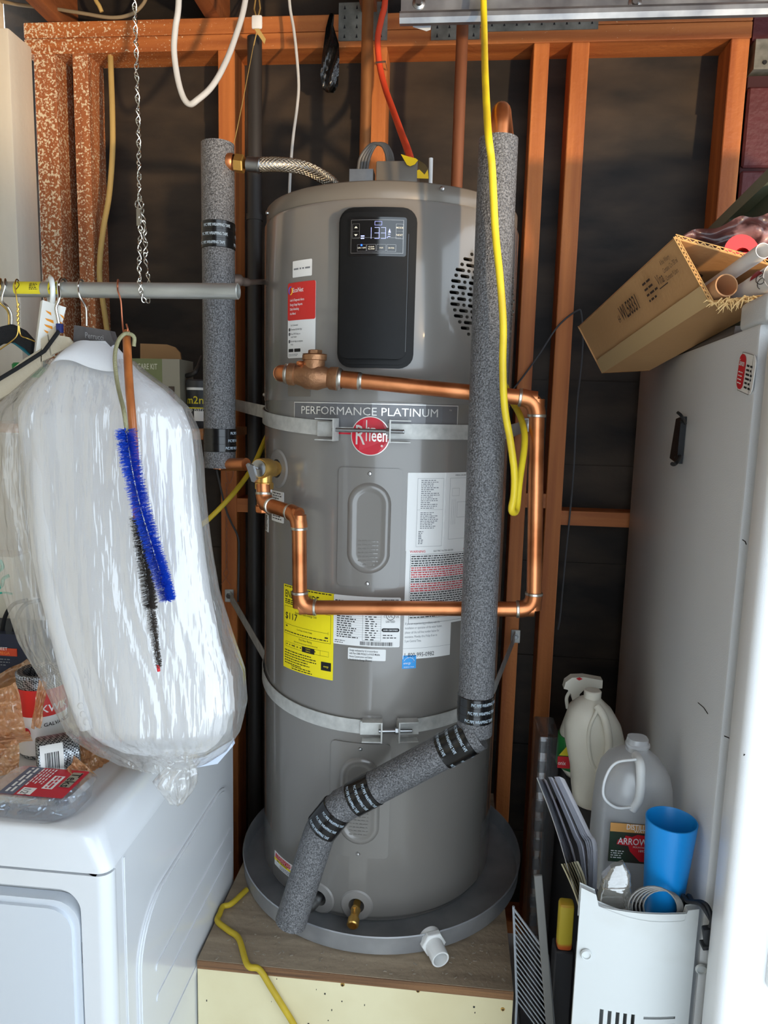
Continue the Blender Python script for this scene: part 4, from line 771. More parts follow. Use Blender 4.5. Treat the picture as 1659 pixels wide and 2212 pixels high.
# dangling twisted wire, a pipe bracket and a dark brace behind the heater
tw = thing('twisted_wire', 'thin twisted tie wire dangling on the stud below the short foam pipe', 'wire', onY(488, 1250, 1.985)); TWC = M('rusty_tie_wire', (150, 104, 84), .6, .4)
obj('wire', MB().tube([onY(490+2.2*math.sin(i*.9), 1042+i*3.4, 1.985) for i in range(56)], .0009, 5).tube([onY(489+2.2*math.sin(i*.9+3.14), 1042+i*3.4, 1.985) for i in range(56)], .0009, 5), TWC, tw, 60)
obj('wire_fork', MB().tube(path([onY(488, 1012, 1.985), onY(489, 1028, 1.985), onY(496, 1044, 1.985), onY(503, 1028, 1.985), onY(504, 1012, 1.985)], 5), .0009, 5).tube(path([onY(489, 1228, 1.985), onY(494, 1238, 1.985), onY(478, 1262, 1.985)], 4), .0009, 5).tube(path([onY(489, 1228, 1.985), onY(483, 1240, 1.985), onY(498, 1264, 1.985)], 4), .0009, 5), TWC, tw, 60)
tag(obj('pipe_bracket', MB().tube(path([onY(500, 606, 1.52), onY(515, 606, 1.53), onY(535, 610, 1.55), onY(560, 609, 1.60), onY(590, 609, 1.66)], 5), [.013]*7+[.009]*4+[.006]*10, 10), M('brown_bracket_metal', (112, 98, 90), .5, .5), None, 60), 'brown metal bracket between the short foam pipe and the heater', 'bracket')
cord('black_lead', 'black lead hanging on the stud behind the short foam pipe', 'cable', [(468, 1015, 1.985), (478, 1060, 1.985), (488, 1100, 1.985), (500, 1130, 1.985), (514, 1160, 1.985), (516, 1200, 1.985), (514, 1300, 1.985)], .003, GREYC, 8)
# ================================================================== left: hanging rod, chain, clothes
YR_ = 1.085; rz = onY(260, 627, YR_).z; RODR = .0118
EMT = M('galvanised_conduit', (192, 192, 186), .38, .7, col2=(160, 160, 154), vs=(8, 40, 40), fine=.1)
rod = thing('hanging_rod', 'galvanised conduit rod hung from a chain with hangers on it', 'rod', (-.6, YR_, rz))
xr = onY(514, 628, YR_).x
obj('tube', MB().lathe([(RODR, 0), (RODR, xr+1.255), (RODR-.0012, xr+1.256), (RODR-.0014, xr+1.25), (RODR-.0016, xr+1.0)], (-1.255, YR_, rz), (1, 0, 0), 32), EMT, rod)
obj('rod_flange', MB().lathe([(RODR+.001, .014), (.018, .012), (.032, .004), (.032, 0)], (-1.262, YR_, rz), (1, 0, 0), 24), EMT, rod)
rm = axmap((0, YR_, rz), (1, 0, 0), (0, -1, .25), RODR); YST = M('yellow_sticker', (222, 204, 40), .5, var=.1)
def rodsticker(x0, x1):
    a, b = onY(x0, 628, YR_).x, onY(x1, 628, YR_).x; o = obj('rod_sticker', MB().grid(lambda u, v: rm((v-.45)*.021, a+(b-a)*u, .0004), 8, 10), YST, rod)
    gm = lambda u, v, w_: rm(v, a+u, w_); mbk = MB()
    for i in range(5): greek(mbk, gm, (b-a)*.62, (b-a)*.95, -.004+i*.0022, 1, .002, .0011, i, .0008)
    mbk.tube([rm(-.008+.013*t, a+(b-a)*(.12+.12*math.sin(t*3.1)), .0008) for t in [i/8 for i in range(9)]], .0005, 5); obj('sticker_print', mbk, BLK, o, 0)
rodsticker(38, 94); rodsticker(112, 138)
# chain: figure-eight wire links
CHN = M('chain_zinc', (214, 212, 204), .22, 1.)
lk = MB(); P_ = .0155
pts = []
for i in range(24):
    t = 2*math.pi*i/24; pts.append(V((.0034*math.sin(2*t)*1.0, .0016*math.cos(2*t), P_*.56*math.cos(t))))
lk.tube(pts, .00085, 6, closed=True)
chain = thing('hanging_chain', 'bright steel chain hanging from the ceiling round the conduit rod', 'chain', (onY(300, 300, YR_).x, YR_, rz))
l0 = obj('chain_link', lk, CHN, chain); l0.data.transform(Matrix.Translation(wloc(chain)))
strand1 = path([V((onY(288, -5, YR_).x-.01, YR_, 2.76)), onY(290, 0, YR_), onY(296, 180, YR_), onY(300, 330, YR_), onY(302, 440, YR_)], 30)
sA = path([onY(302, 440, YR_), onY(303, 500, YR_-.005), onY(301, 560, YR_-.012), onY(302, 610, YR_-.0155), onY(308, 640, YR_-.014), onY(316, 651, YR_)], 20)
sB = path([onY(304, 440, YR_), onY(313, 500, YR_+.008), onY(315, 560, YR_+.014), onY(320, 604, YR_+.0165), onY(322, 640, YR_+.014), onY(318, 651, YR_+.004)], 20)
first = True; L0c = wloc(chain)
def lay(st_):
    global first
    d = 0.; k = 0; prev = st_[0]; acc = 0.
    for p in st_[1:]:
        seg = (p-prev).length
        while acc+seg >= P_:
            f = (P_-acc)/seg; prev = prev+(p-prev)*f; seg = (p-prev).length; acc = 0
            t = (p-prev).normalized() if seg > 1e-6 else V((0, 0, -1)); q_ = t.to_track_quat('Z', 'X').to_euler(); e = Matrix.Rotation(math.pi/2*(k % 2)+.5, 4, 'Z')
            rot = (t.to_track_quat('Z', 'X').to_matrix().to_4x4() @ e).to_euler(); k += 1
            if first: l0.location = prev-L0c; l0.rotation_euler = rot; first = False
            else: share(l0, prev-L0c, rot, chain)
        acc += seg; prev = p
lay(strand1); lay(sA); lay(sB)
c_ = onY(302, 442, YR_); obj('ring_clip', MB().tube([c_+V((.0065*math.cos(a_*.5236), -.002, .0065*math.sin(a_*.5236))) for a_ in range(12)], .0009, 6, closed=True).obox(onY(300, 470, YR_-.004), (.003, 0, 0), (0, .002, 0), (0, 0, .012)), CHN, chain)
# hangers
CHRM = M('hook_chrome', (214, 212, 208), .14, 1.); GOLDW = M('brass_wire', (206, 170, 90), .3, 1.); CPW = M('copper_wire', (190, 116, 86), .35, .9)
def hookpts(px, tw, end, r=.0015, stem=None):
    R = RODR+r+.0011
    x = onY(px, 620, YR_).x; e = V((math.sin(tw), -math.cos(tw), 0)); c = V((x, YR_, rz+.0008))
    pts = [c+e*(R*math.cos(a_))+V((0, 0, R*math.sin(a_))) for a_ in [math.radians(d) for d in range(200, -1, -20)]]
    return pts+[V(p) for p in (stem or [])]+[V(end)]
def hk(parent, px, tw, end, r, m, stem=None): return obj('hook', MB().tube(path(hookpts(px, tw, end, r, stem=stem), 4), r, 8), m, parent, 60)
# suit hanger and white jacket in clear bag
YJ = 1.085
FELT = M('charcoal_plastic', (84, 80, 80), .5, var=.15, vs=(90, 90, 90))
sh_ = thing('suit_hanger', 'charcoal suit hanger with chrome hook inside the white jacket', 'hanger', onY(195, 720, YJ))
hk(sh_, 176, .15, onY(187, 704, YJ), .0016, CHRM, [onY(172, 640, YJ-.0155), onY(185, 662, YJ-.004), onY(187, 685, YJ)])
npx = [(160, 702), (237, 714), (244, 736), (236, 762), (178, 758), (158, 736)]
fr_ = [onY(x, y, YJ-.010) for x, y in npx]; obj('hanger_neck', MB().prism(fr_, (0, .018, 0)), FELT, sh_, 25)
obj('shoulder', MB().tube(path([onY(96, 880, YJ), onY(124, 846, YJ), onY(165, 800, YJ), onY(200, 775, YJ), onY(238, 800, YJ), onY(290, 842, YJ), onY(330, 880, YJ)], 6), .008, 12), FELT, sh_)
tmn = planemap(onY(184, 731, YJ-.0105), onY(240, 750, YJ)-onY(188, 742, YJ), (0, 0, 1), (0, -1, 0)); text('hanger_print', 'Perrucci', .0125, M('soft_grey_print', (150, 148, 148), .6), sh_, tmn, 0, .001, .0006, sx=.72)
obj('neck_ridge', MB().prism([onY(x, y, YJ-.0112) for x, y in ((180, 707), (182, 707), (185, 738), (183, 738))], (0, .0014, 0)), FELT, sh_, 0)
LV = [(778, 108, 284), (800, 92, 310), (820, 68, 336), (840, 45, 366), (880, 2, 405), (930, -26, 427), (1000, -40, 436), (1060, -38, 440), (1130, -22, 448), (1200, -2, 457), (1280, 20, 470), (1370, 48, 498), (1450, 96, 526), (1520, 130, 532), (1580, 162, 518), (1620, 208, 490), (1644, 258, 452), (1655, 310, 420)]
GV = [(738, 168, 242), (765, 128, 266), (800, 104, 296), (840, 66, 350), (880, 45, 392), (930, 48, 412), (1000, 60, 420), (1060, 66, 424), (1130, 72, 432), (1200, 78, 440), (1280, 94, 452), (1370, 118, 470), (1450, 150, 488), (1520, 172, 496), (1580, 196, 488), (1605, 222, 470), (1622, 262, 448), (1628, 310, 415)]
def interp(LV_, v):
    t = v*(len(LV_)-1); i = min(len(LV_)-2, int(t)); f = t-i; f2 = f
    return [LV_[i][k]+(LV_[i+1][k]-LV_[i][k])*f2 for k in range(3)]
def cloth(LV_, thick, fold, seed, nu=150, nv=150, crease=0., base=0.):
    def fn(u, v):
        y, l, r = interp(LV_, v); a_ = 2*math.pi*u; A = onY(l, y, YJ); B = onY(r, y, YJ); c = (A+B)/2; hw = (B.x-A.x)/2
        th = base+thick*min(1, .30+max(0, y-738)/230)*(1 if y < 1560 else max(.25, (LV_[-1][0]-y)/(LV_[-1][0]-1560)))
        ca, sa = math.cos(a_), math.sin(a_); ex = .75
        p = V((c.x+hw*math.copysign(abs(ca)**ex, ca), c.y-th*math.copysign(abs(sa)**.85, sa), c.z+(B.z-A.z)/2*ca))
        g = min(1, max(0, y-770)/120)
        ang = a_*5+seed; d = fold*g*(math.sin(ang+1.6*math.sin(v*4+seed)+2*noise.noise(V((a_*1.2, v*3, seed))))*.5+.8*noise.noise(V((ca*9, v*2.2, seed+3)))+.35*noise.noise(V((ca*22, v*7, seed+5))))
        if crease: d += crease*g*(abs(noise.noise(V((ca*9+v*2.2, v*2.4, seed)))+.35*noise.noise(V((ca*24+v*6, v*5, seed))))*-2+.5)
        nrm = V((ca*.35, -sa, 0)); return p+nrm*d
    return MB().grid(fn, nu, nv)
SUIT = M('white_jacket_cloth', (212, 212, 214), .85, bump=.15, bs=400)
jk = thing('white_jacket', 'white jacket on the charcoal hanger inside a clear bag', 'jacket', onY(300, 1600, YJ))
obj('jacket_body', cloth(GV, .046, .0040, 2.), SUIT, jk, 180)
ct = path([onY(x, y, YJ-.026) for x, y in ((140, 752), (158, 740), (180, 735), (208, 739), (240, 751), (262, 784))], 4); cb_ = path([onY(x, y, YJ-.046) for x, y in ((112, 788), (130, 778), (160, 780), (196, 794), (230, 802), (256, 802))], 4)
def collar_fn(u, v): a_ = ct[int(u*20+.01)]; b_ = cb_[int(u*20+.01)]; return a_+(b_-a_)*v+V((0, .014*(2*u-1)**4*(1-v)-.010*math.sin(v*2.6), 0))
mb = MB().grid(collar_fn, 20, 8); bk = MB().grid(lambda u, v: collar_fn(1-u, v)+V((0, .004, 0)), 20, 8); mb.add(bk.v, bk.f); obj('collar', mb, SUIT, jk, 180)
obj('jacket_sleeve', MB().tube(path([onY(120, 880, YJ), onY(100, 940, YJ-.014), onY(94, 1010, YJ-.020), onY(102, 1150, YJ-.022), onY(122, 1300, YJ-.022), onY(156, 1440, YJ-.022), onY(184, 1530, YJ-.020), onY(198, 1566, YJ-.018)], 6), [min(.010+i*.0014, .020+.002*noise.noise(V((i*.35, 1, 2)))) for i in range(43)], 20), SUIT, jk, 180)
obj('jacket_sleeve', MB().tube(path([onY(346, 900, YJ), onY(372, 970, YJ-.006), onY(388, 1060, YJ-.010), onY(402, 1180, YJ-.010), onY(418, 1300, YJ-.010), onY(436, 1420, YJ-.010), onY(450, 1510, YJ-.010)], 6), [min(.008+i*.0016, .018+.002*noise.noise(V((i*.35, 5, 2)))) for i in range(37)], 20), SUIT, jk, 180)
for px, py in ((156, 1529), (161, 1547), (168, 1564)): p = onY(px+18, py-4, YJ-.040); obj('cuff_button', MB().ball(p, .0048, 8, (1.1, .5, 1.2)), SUIT, jk)
BAG = film('clear_garment_film', (238, 238, 236), .80, .34, .14, .8, 1, (26, 26, 3.5))
bg_ = thing('garment_bag', 'clear plastic garment bag draped over the white jacket', 'garment bag', onY(330, 1650, YJ))
obj('bag_film', cloth(LV, .058, .0034, 5., 200, 160, .0035, .013), BAG, bg_, 180)
TLV = [(1640, 330, 432, .05), (1648, 352, 425, .04), (1656, 368, 420, .03), (1668, 352, 424, .04), (1690, 334, 420, .05), (1710, 350, 412, .04), (1726, 368, 400, .03), (1736, 380, 392, .01)]
def tail(u, v):
    t = v*(len(TLV)-1); i = min(len(TLV)-2, int(t)); f = t-i; y, l, r, th = [TLV[i][k]+(TLV[i+1][k]-TLV[i][k])*f for k in range(4)]
    A = onY(l, y, YJ-.065); B = onY(r, y, YJ-.065); a_ = 2*math.pi*u; c = (A+B)/2
    return V((c.x+(B.x-A.x)/2*math.cos(a_), c.y-th*.5*math.sin(a_), c.z))+V((0, 1, 0))*.006*noise.noise(V((math.cos(a_)*5, v*6, 1)))+V((.003*math.sin(a_*7+v*5), 0, 0))
obj('bag_tail', MB().grid(tail, 60, 30), BAG, bg_, 180)
shirt = [(415, 1640), (440, 1636), (500, 1600), (503, 1612), (470, 1650), (425, 1658)]
tag(obj('shirt_tail', MB().prism([onY(x, y, YJ+.06) for x, y in shirt], (0, .012, 0)), M('pale_blue_cloth', (206, 216, 234), .8), None, 40), 'pale blue shirt tail showing below the garment bag', 'shirt')
# other hangers at the left
VEL = M('black_velvet', (18, 18, 20), .9, bump=.4, bs=400); TEAL = M('teal_plastic', (10, 110, 128), .4); NAVY = M('navy_plastic', (34, 42, 96), .4); BEIGE = M('beige_cloth', (190, 178, 156), .85, bump=.3, bs=200)
vh = thing('velvet_hanger', 'black velvet hanger with two chrome hooks at the rod', 'hanger', onY(20, 720, YJ))
hk(vh, 12, .5, onY(25, 708, YJ), .0015, CHRM, [onY(4, 648, YJ-.0155), onY(16, 662, YJ-.004), onY(25, 680, YJ)]); hk(vh, 2, .5, onY(19, 708, YJ+.004), .0015, GOLDW, [onY(-4, 648, YJ-.0155), onY(14, 668, YJ-.003), onY(19, 682, YJ+.003)])
obj('hanger_body', MB().prism([onY(x, y, YJ-.004) for x, y in ((-60, 735), (-10, 708), (24, 700), (50, 713), (68, 733), (66, 766), (52, 752), (28, 738), (0, 742), (-40, 765))], (0, .009, 0)), VEL, vh, 30)
wh_ = thing('wire_hanger', 'gold twisted wire hanger beside the velvet hanger', 'hanger', onY(40, 700, YJ)); hk(wh_, 38, .3, onY(39, 700, YJ-.012), .001, GOLDW, [onY(36, 645, YJ-.0150), onY(39, 672, YJ-.013)])
obj('twisted_neck', MB().tube([onY(39+1.5*math.sin(i*1.2), 655+i*1.9, YJ-.0125) for i in range(25)], .0016, 6), GOLDW, wh_); obj('wire_shoulders', MB().tube(path([onY(-40, 785, YJ-.01), onY(0, 755, YJ-.012), onY(35, 728, YJ-.013), onY(40, 702, YJ-.0125), onY(45, 724, YJ-.011), onY(62, 732, YJ-.008), onY(110, 752, YJ+.02)], 6), .001, 6), GOLDW, wh_)
th_ = thing('teal_hanger', 'teal tube hanger under the velvet hanger', 'hanger', onY(30, 745, YJ+.03)); obj('shoulder_tube', MB().tube(path([onY(-40, 770, YJ+.02), onY(10, 736, YJ+.02), onY(30, 738, YJ+.02), onY(64, 764, YJ+.02), onY(110, 800, YJ+.02)], 6), .0038, 8), TEAL, th_); hk(th_, -14, .4, onY(0, 735, YJ+.02), .0014, TEAL, [onY(-16, 645, YJ-.0155), onY(-12, 690, YJ)])
bh = thing('navy_neck_hanger', 'navy necked hanger with a thick chrome hook carrying a beige garment', 'hanger', onY(127, 715, YJ)); hk(bh, 137, .05, onY(127, 700, YJ-.022), .0026, CHRM, [onY(128, 645, YJ-.0215), onY(121, 664, YJ-.022), onY(124, 684, YJ-.022)])
obj('navy_neck', MB().rbox(onY(129, 709, YJ-.022), (.0045, 0, 0), (0, .004, 0), (0, 0, .007), .0015, 2), NAVY, bh); obj('hanger_arm', MB().tube([onY(128, 714, YJ-.024), onY(96, 758, YJ-.028), onY(40, 794, YJ-.030), onY(-30, 836, YJ-.032)], .0032, 8), VEL, bh)
def fold_(pts, nm, par, m, dy=.004):
    return obj(nm, MB().prism([onY(x, y, YJ-.0185) for x, y in pts], (0, dy, 0)), m, par, 30)
bgm = thing('beige_garment', 'beige garment with cut tabs on the navy necked hanger', 'garment', onY(110, 790, YJ+.008))
fold_([(88, 732), (104, 722), (112, 770), (88, 782)], 'cloth_tab', bgm, BEIGE); fold_([(102, 720), (122, 702), (126, 724), (148, 728), (160, 745), (108, 768)], 'cloth_tab', bgm, BEIGE); fold_([(52, 775), (90, 752), (90, 790), (60, 815), (20, 850), (-30, 880), (-30, 845)], 'cloth_shoulder', bgm, BEIGE)
# air freshener box on a white ring
af = thing('hanging_air_freshener', 'white slotted plastic freshener box hooked on the rod', 'air freshener', onY(100, 760, YJ-.01))
YA = YJ-.012; WPL = M('white_plastic', (236, 236, 232), .35)
fa = [onY(x, y, YA) for x, y in ((76, 768), (118, 768), (143, 664), (92, 648))]; bdp = V((-.012, .014, 0)); obj('case', MB().hexa([fa[0], fa[1], fa[1]+bdp, fa[0]+bdp, fa[3], fa[2], fa[2]+bdp, fa[3]+bdp]), WPL, af, 25)
c_ = V((onY(110, 628, YJ).x, YR_, rz)); obj('ring_hook', MB().tube([c_+V((.0135*math.cos(a_), -.0180*math.cos(a_), 0))+V((0, 0, .0195*math.sin(a_)-.0035)) for a_ in [math.radians(d) for d in range(-70, 250, 12)]], .004, 10), WPL, af)
obj('ring_neck', MB().tube([c_+V((.0046, -.0061, -.0218)), onY(118, 662, YA+.005)], .004, 10), WPL, af)
ORP = M('orange_gel', (236, 150, 40), .4)
for i, (x, y, w_) in enumerate(((98, 674, 12), (97, 691, 18), (95, 704, 18), (94, 716, 12), (128, 682, 9), (124, 696, 10), (118, 708, 10))): obj('scent_slot', MB().poly([onY(x, y-4, YA-.0006), onY(x+w_, y+1, YA-.0006), onY(x+w_+1, y+8, YA-.0006), onY(x+4, y+1, YA-.0006)][::-1]), ORP, af, 0)
# ---- brushes
def bristles(pathpts, r0, r1, n, m, parent, seed, ln=1.):
    rnd = random.Random(seed); mbb = MB(); T_ = len(pathpts)
    for i in range(n):
        t = rnd.random()*(T_-1.001); k = int(t); f = t-k; p = pathpts[k]+(pathpts[k+1]-pathpts[k])*f; d = (pathpts[k+1]-pathpts[k]).normalized()
        sx_ = d.cross(V((0, 1, .1))).normalized(); sy_ = d.cross(sx_); a_ = (t*5.2 % 6.283)*0+rnd.random()*6.283; rr_ = (r0+(r1-r0)*t/T_)*rnd.uniform(.8, 1.05)*(.86+.14*math.sin(t*7))
        o_ = sx_*math.cos(a_)+sy_*math.sin(a_); e = p+o_*rr_+d*rnd.uniform(-.002, .003); s_ = d.cross(o_)*.0004+d*.0002
        mbb.add([p-s_, p+s_, e+s_*.8, e-s_*.8], [(0, 1, 2, 3)])
    return tag(obj('bristles', mbb, m, parent, 0), kind='stuff')
YB0, YB1 = YJ-.016, YJ-.098
WDH = M('varnished_handle', (178, 104, 52), .35, coat=.3, col2=(140, 76, 36), vs=(60, 60, 5)); BLU = M('blue_bristle', (34, 96, 226), .5); DKB = M('dark_bristle', (92, 84, 78), .6); GRN = M('green_sheath', (146, 142, 108), .5, bump=.5, bs=500)
wbz = thing('wooden_handled_brush', 'wooden handled brush with dark tapering bristles and red tip', 'brush', onY(342, 1450, YB1))
hp_ = [onY(273, 716, YB0), onY(279, 830, YB0-.046), onY(288, 940, YB0-.068), onY(297, 1122, YB1)]
obj('handle', MB().tube(path(hp_, 6), [.0052]+[.0062]*18, 16), WDH, wbz, 60)
kp = path([onY(297, 1115, YB1), onY(314, 1230, YB1-.001), onY(328, 1340, YB1), onY(342, 1440, YB1)], 12); obj('twisted_core', MB().tube(kp, .0013, 8), STEEL, wbz); bristles(kp[:22], .0135, .0120, 3600, DKB, wbz, 3); bristles(kp[20:], .0095, .0060, 1500, DKB, wbz, 4)
obj('red_tip', MB().tube([onY(341, 1436, YB1), onY(343, 1450, YB1)], .0024, 10), RED, wbz)
cw = thing('copper_wire_hook', 'bent copper wire hook holding the wooden handled brush', 'hook', onY(262, 700, YB0)); obj('wire', MB().tube(path(hookpts(256, .35, onY(272, 722, YB0-.009), stem=[onY(255, 630, YB0), onY(261, 650, YB0), onY(264, 690, YB0), onY(267, 716, YB0-.005), ])+[onY(276, 712, YB0-.010), onY(273, 700, YB0-.008)], 4), .0013, 8), CPW, cw, 60)
bb = thing('blue_bristle_brush', 'long blue bristle brush with a bent green sheathed stem', 'brush', onY(362, 1300, YB1-.02))
YBB = YB1-.024
obj('stem', MB().tube(path([onY(289, 748, YB0-.012), onY(290, 730, YB0-.013), onY(282, 722, YB0-.014), onY(268, 722, YB0-.016), onY(254, 740, YB0-.026), onY(248, 775, YB0-.042), onY(254, 830, YB0-.06), onY(268, 890, YBB), onY(274, 935, YBB)], 8), .0030, 10), GRN, bb, 60)
bp_ = path([onY(272, 928, YBB), onY(285, 1010, YBB-.003), onY(305, 1100, YBB-.004), onY(332, 1190, YBB-.003), onY(350, 1250, YBB-.002), onY(362, 1296, YBB)], 10); obj('twisted_core', MB().tube(bp_, .0014, 8), STEEL, bb); bristles(bp_, .0165, .0135, 7500, BLU, bb, 8)
# ================================================================== wall shelf behind the clothes
SHW = wood('shelf_pine', (176, 120, 74), (140, 90, 54), 'x'); zsh = onY(420, 926, 1.68).z
tag(obj('wall_shelf', MB().box((-1.25, 1.66, zsh-.022), (onY(445, 940, 1.66).x, 1.998, zsh)), SHW, None, 0), 'pine shelf fixed to the studs behind the clothes', 'shelf')
OLV = M('olive_carton', (118, 124, 84), .6, var=.12); CARD = M('brown_cardboard', (178, 140, 98), .85, col2=(158, 120, 82), vs=(3, 3, 3)); GRP = M('grey_carton', (150, 144, 128), .6)
a = onY(180, 772, 1.70); b = onY(350, 772, 1.70); e_ = onY(388, 772, 1.70)
ck = thing('care_kit_carton', 'olive green care kit carton on the shelf', 'carton', ((a.x+e_.x)/2, 1.74, zsh)); obj('carton', MB().box((a.x, 1.70, zsh), (b.x, 1.79, a.z)), OLV, ck, 0); obj('end_panel', MB().box((b.x, 1.6995, zsh), (e_.x, 1.79, a.z)), GRP, ck, 0)
pmk = planemap((a.x, 1.699, zsh), (1, 0, 0), (0, 0, 1), (0, -1, 0)); q = onY(297, 797, 1.699); text('carton_print', 'CARE KIT', .019, M('pale_print', (206, 204, 180), .6), ck, pmk, q.x-a.x, q.z-zsh, .0006, sx=.62, fat=.02)
obj('bottle_picture', MB().box((e_.x-.028, 1.698, zsh+.055), (e_.x-.014, 1.70, zsh+.10)), M('dark_brown', (70, 56, 46)), ck, 0); obj('green_band', MB().box((b.x+.004, 1.698, zsh), (e_.x, 1.70, zsh+.052)), OLV, ck, 0)
cbp = [(303, 930), (303, 742), (360, 744), (378, 750), (389, 762), (393, 790), (393, 930)]
q = [onY(x, y, 1.83) for x, y in cbp]; q[0].z = q[-1].z = zsh; tag(obj('cardboard_flap', MB().prism(q, (0, .006, 0)), CARD, None, 0), 'round cornered cardboard piece behind the care kit carton', 'cardboard')
p0 = onY(395, 822, 1.71); p1 = onY(452, 822, 1.71); cxr = (p1.x-p0.x)/2; can = thing('patching_tub', 'dark tub with yellow lettering on the shelf beside the foam pipe', 'tub', ((p0.x+p1.x)/2, 1.74, zsh)); cc = V((can.location.x, 1.74, zsh))
TUB = M('dark_tub', (44, 46, 50), .4); obj('tub', MB().lathe([(.001, 0), (cxr*.92, 0), (cxr*.95, .004), (cxr, p0.z-zsh-.014), (cxr*1.0, p0.z-zsh-.014)], cc, n=32), TUB, can); obj('lid', MB().lathe([(cxr*1.04, p0.z-zsh-.016), (cxr*1.05, p0.z-zsh), (cxr*.95, p0.z-zsh+.004), (.001, p0.z-zsh+.004)], cc, n=32), M('tub_lid', (58, 58, 60), .4), can)
tm = axmap(cc, (0, 0, 1), (-.2, -1, 0), cxr*.985); obj('white_band', MB().grid(lambda u, v: tm((u-.5)*.12, p0.z-zsh-.022+v*.008, .001), 12, 1), PAPER, can, 0); text('tub_print', 'm2n', .026, YST, can, tm, -.020, p0.z-zsh-.055, .0014, fat=.01); text('tub_print', 'goop patch', .014, PAPER, can, tm, -.030, p0.z-zsh-.074, .0014); obj('label_block', MB().grid(lambda u, v: tm(.002+u*.05, .018+v*.024, .001), 8, 1), PAPER, can, 0); obj('yellow_rule', MB().grid(lambda u, v: tm((u-.5)*.12, .048+v*.003, .0012), 12, 1), YST, can, 0)
jg = onY(12, 784, 1.62); jr = .045; jc = V((jg.x-.01, 1.74, zsh)); jar = thing('green_lid_jar', 'jar with a bright green lid on the shelf', 'jar', jc); hz = onY(12, 784, 1.70).z-zsh
obj('jar_body', MB().lathe([(.001, 0), (jr*.9, 0), (jr, .01), (jr, hz-.04), (jr*.9, hz-.028)], jc, n=28), GRP, jar); obj('jar_lid', MB().lathe([(jr*.96, hz-.034), (jr*.98, hz-.002), (jr*.9, hz+.002), (.001, hz+.002)], jc, n=28), M('green_lid', (10, 140, 70), .4), jar)
tag(obj('hand_tool', MB().tube(path([onY(396, 822, 1.70)+V((-.02, .05, .012)), onY(420, 806, 1.72), onY(430, 785, 1.74), onY(436, 770, 1.76)], 6), [.006]*10+[.004]*9, 8), VENTP, None, 60), 'dark curved tool handle resting on the tub', 'tool')
# ================================================================== dryer
ENAM = M('white_enamel', (219, 222, 226), .22, coat=.5, var=.02, vs=(5, 5, 5)); GROOVE = M('enamel_seam', (150, 156, 164), .5); DOORM = M('dryer_door', (206, 212, 220), .35, coat=.2)
DX, DX0, DY0, DY1, DS, DT = -.484, -1.165, .928, 1.53, .870, .930
dr = thing('clothes_dryer', 'white clothes dryer with a rounded door and embossed side', 'dryer', ((DX+DX0)/2, 1.23, 0))
rx = onY(178, 2050, DY0).x; rzt = onY(80, 1916, DY0).z; arc_ = [(rx-.035+.035*math.cos(t), rzt-.035+.035*math.sin(t)) for t in [math.pi/2*i/8 for i in range(9)]]
obj('cabinet', MB().box((DX0, DY0+.022, .02), (DX-.0005, DY1, DS)), ENAM, dr, 0)
obj('front_frame', MB().prism([(x, DY0, z_) for x, z_ in [(DX0, DS-.004), (DX-.02, DS-.004), (DX-.02, .02), (rx, .02)]+arc_+[(DX0, rzt)]], (0, .024, 0)), ENAM, dr, 25)
obj('front_corner', MB().cyl((DX-.02, DY0+.02, .02), (DX-.02, DY0+.02, DS-.004), .02, 40), ENAM, dr)
xd = onY(171, 2050, DY0-.004).x; zd = onY(80, 1945, DY0-.004).z
dm = planemap((0, DY0+.006, 0), (1, 0, 0), (0, 0, 1), (0, -1, 0)); dd = obj('door', MB().sheet(dm, DX0+.03, xd, .12, zd, .04, .006, .02, 10).sheet(dm, DX0+.04, xd-.010, .13, zd-.010, .036, .012, .006, 10), DOORM, dr, 60)
obj('door_latch', MB().box((xd-.001, DY0+.004, onY(175, 2085, DY0).z), (xd+.004, DY0+.02, onY(175, 2040, DY0).z)), BLK, dd, 0)
# lid: sloped skirt, flat rim, shallow dish
def lidring(o_, z_, rc):
    pts = []; x1, y0_ = DX-o_, DY0+o_*.35; x0, y1 = DX0+o_, DY1-o_*.2
    for (cx_, cy_, a0) in ((x1-rc, y0_+rc, -90), (x1-rc, y1-rc, 0), (x0+rc, y1-rc, 90), (x0+rc, y0_+rc, 180)):
        for i in range(7): t = math.radians(a0+15*i); pts.append(V((cx_+rc*math.cos(t), cy_+rc*math.sin(t), z_)))
    return pts
rg = [(0, DS, .02), (-.001, DS+.004, .022), (.003, DS+.014, .024), (.020, DT-.012, .03), (.028, DT-.003, .035), (.036, DT, .04), (.060, DT, .05), (.072, DT-.003, .055), (.082, DT-.009, .06), (.092, DT-.010, .06)]
vv = []; 
for r__ in rg: vv += lidring(*r__)
nn_ = 28; ff = [(i*nn_+j, i*nn_+(j+1) % nn_, (i+1)*nn_+(j+1) % nn_, (i+1)*nn_+j) for i in range(len(rg)-1) for j in range(nn_)]+[tuple((len(rg)-1)*nn_+j for j in range(nn_)), tuple(range(nn_-1, -1, -1))]
obj('top', MB().add(vv, ff), ENAM, dr, 60); DZ = DT-.010
sm_ = planemap((DX, 0, 0), (0, 1, 0), (0, 0, 1), (1, 0, 0))
ya = onX(297, 2080, DX).y; zt_ = onX(420, 1790, DX).z
obj('embossed_panel', MB().sheet(sm_, ya, DY1-.02, .10, zt_, .10, .003, .0032, 8, 10).sheet(sm_, ya+.006, DY1-.026, .106, zt_-.006, .096, .0045, .0016, 8, 10), ENAM, dr, 60)
for px, py in ((420, 1930), (420, 1990), (420, 2090)):
    zr = onX(px, py, DX).z; obj('embossed_rib', MB().sheet(sm_, ya+.06, DY1-.03, zr-.008, zr+.008, .008, .0062, .002, 8), ENAM, dr, 60)
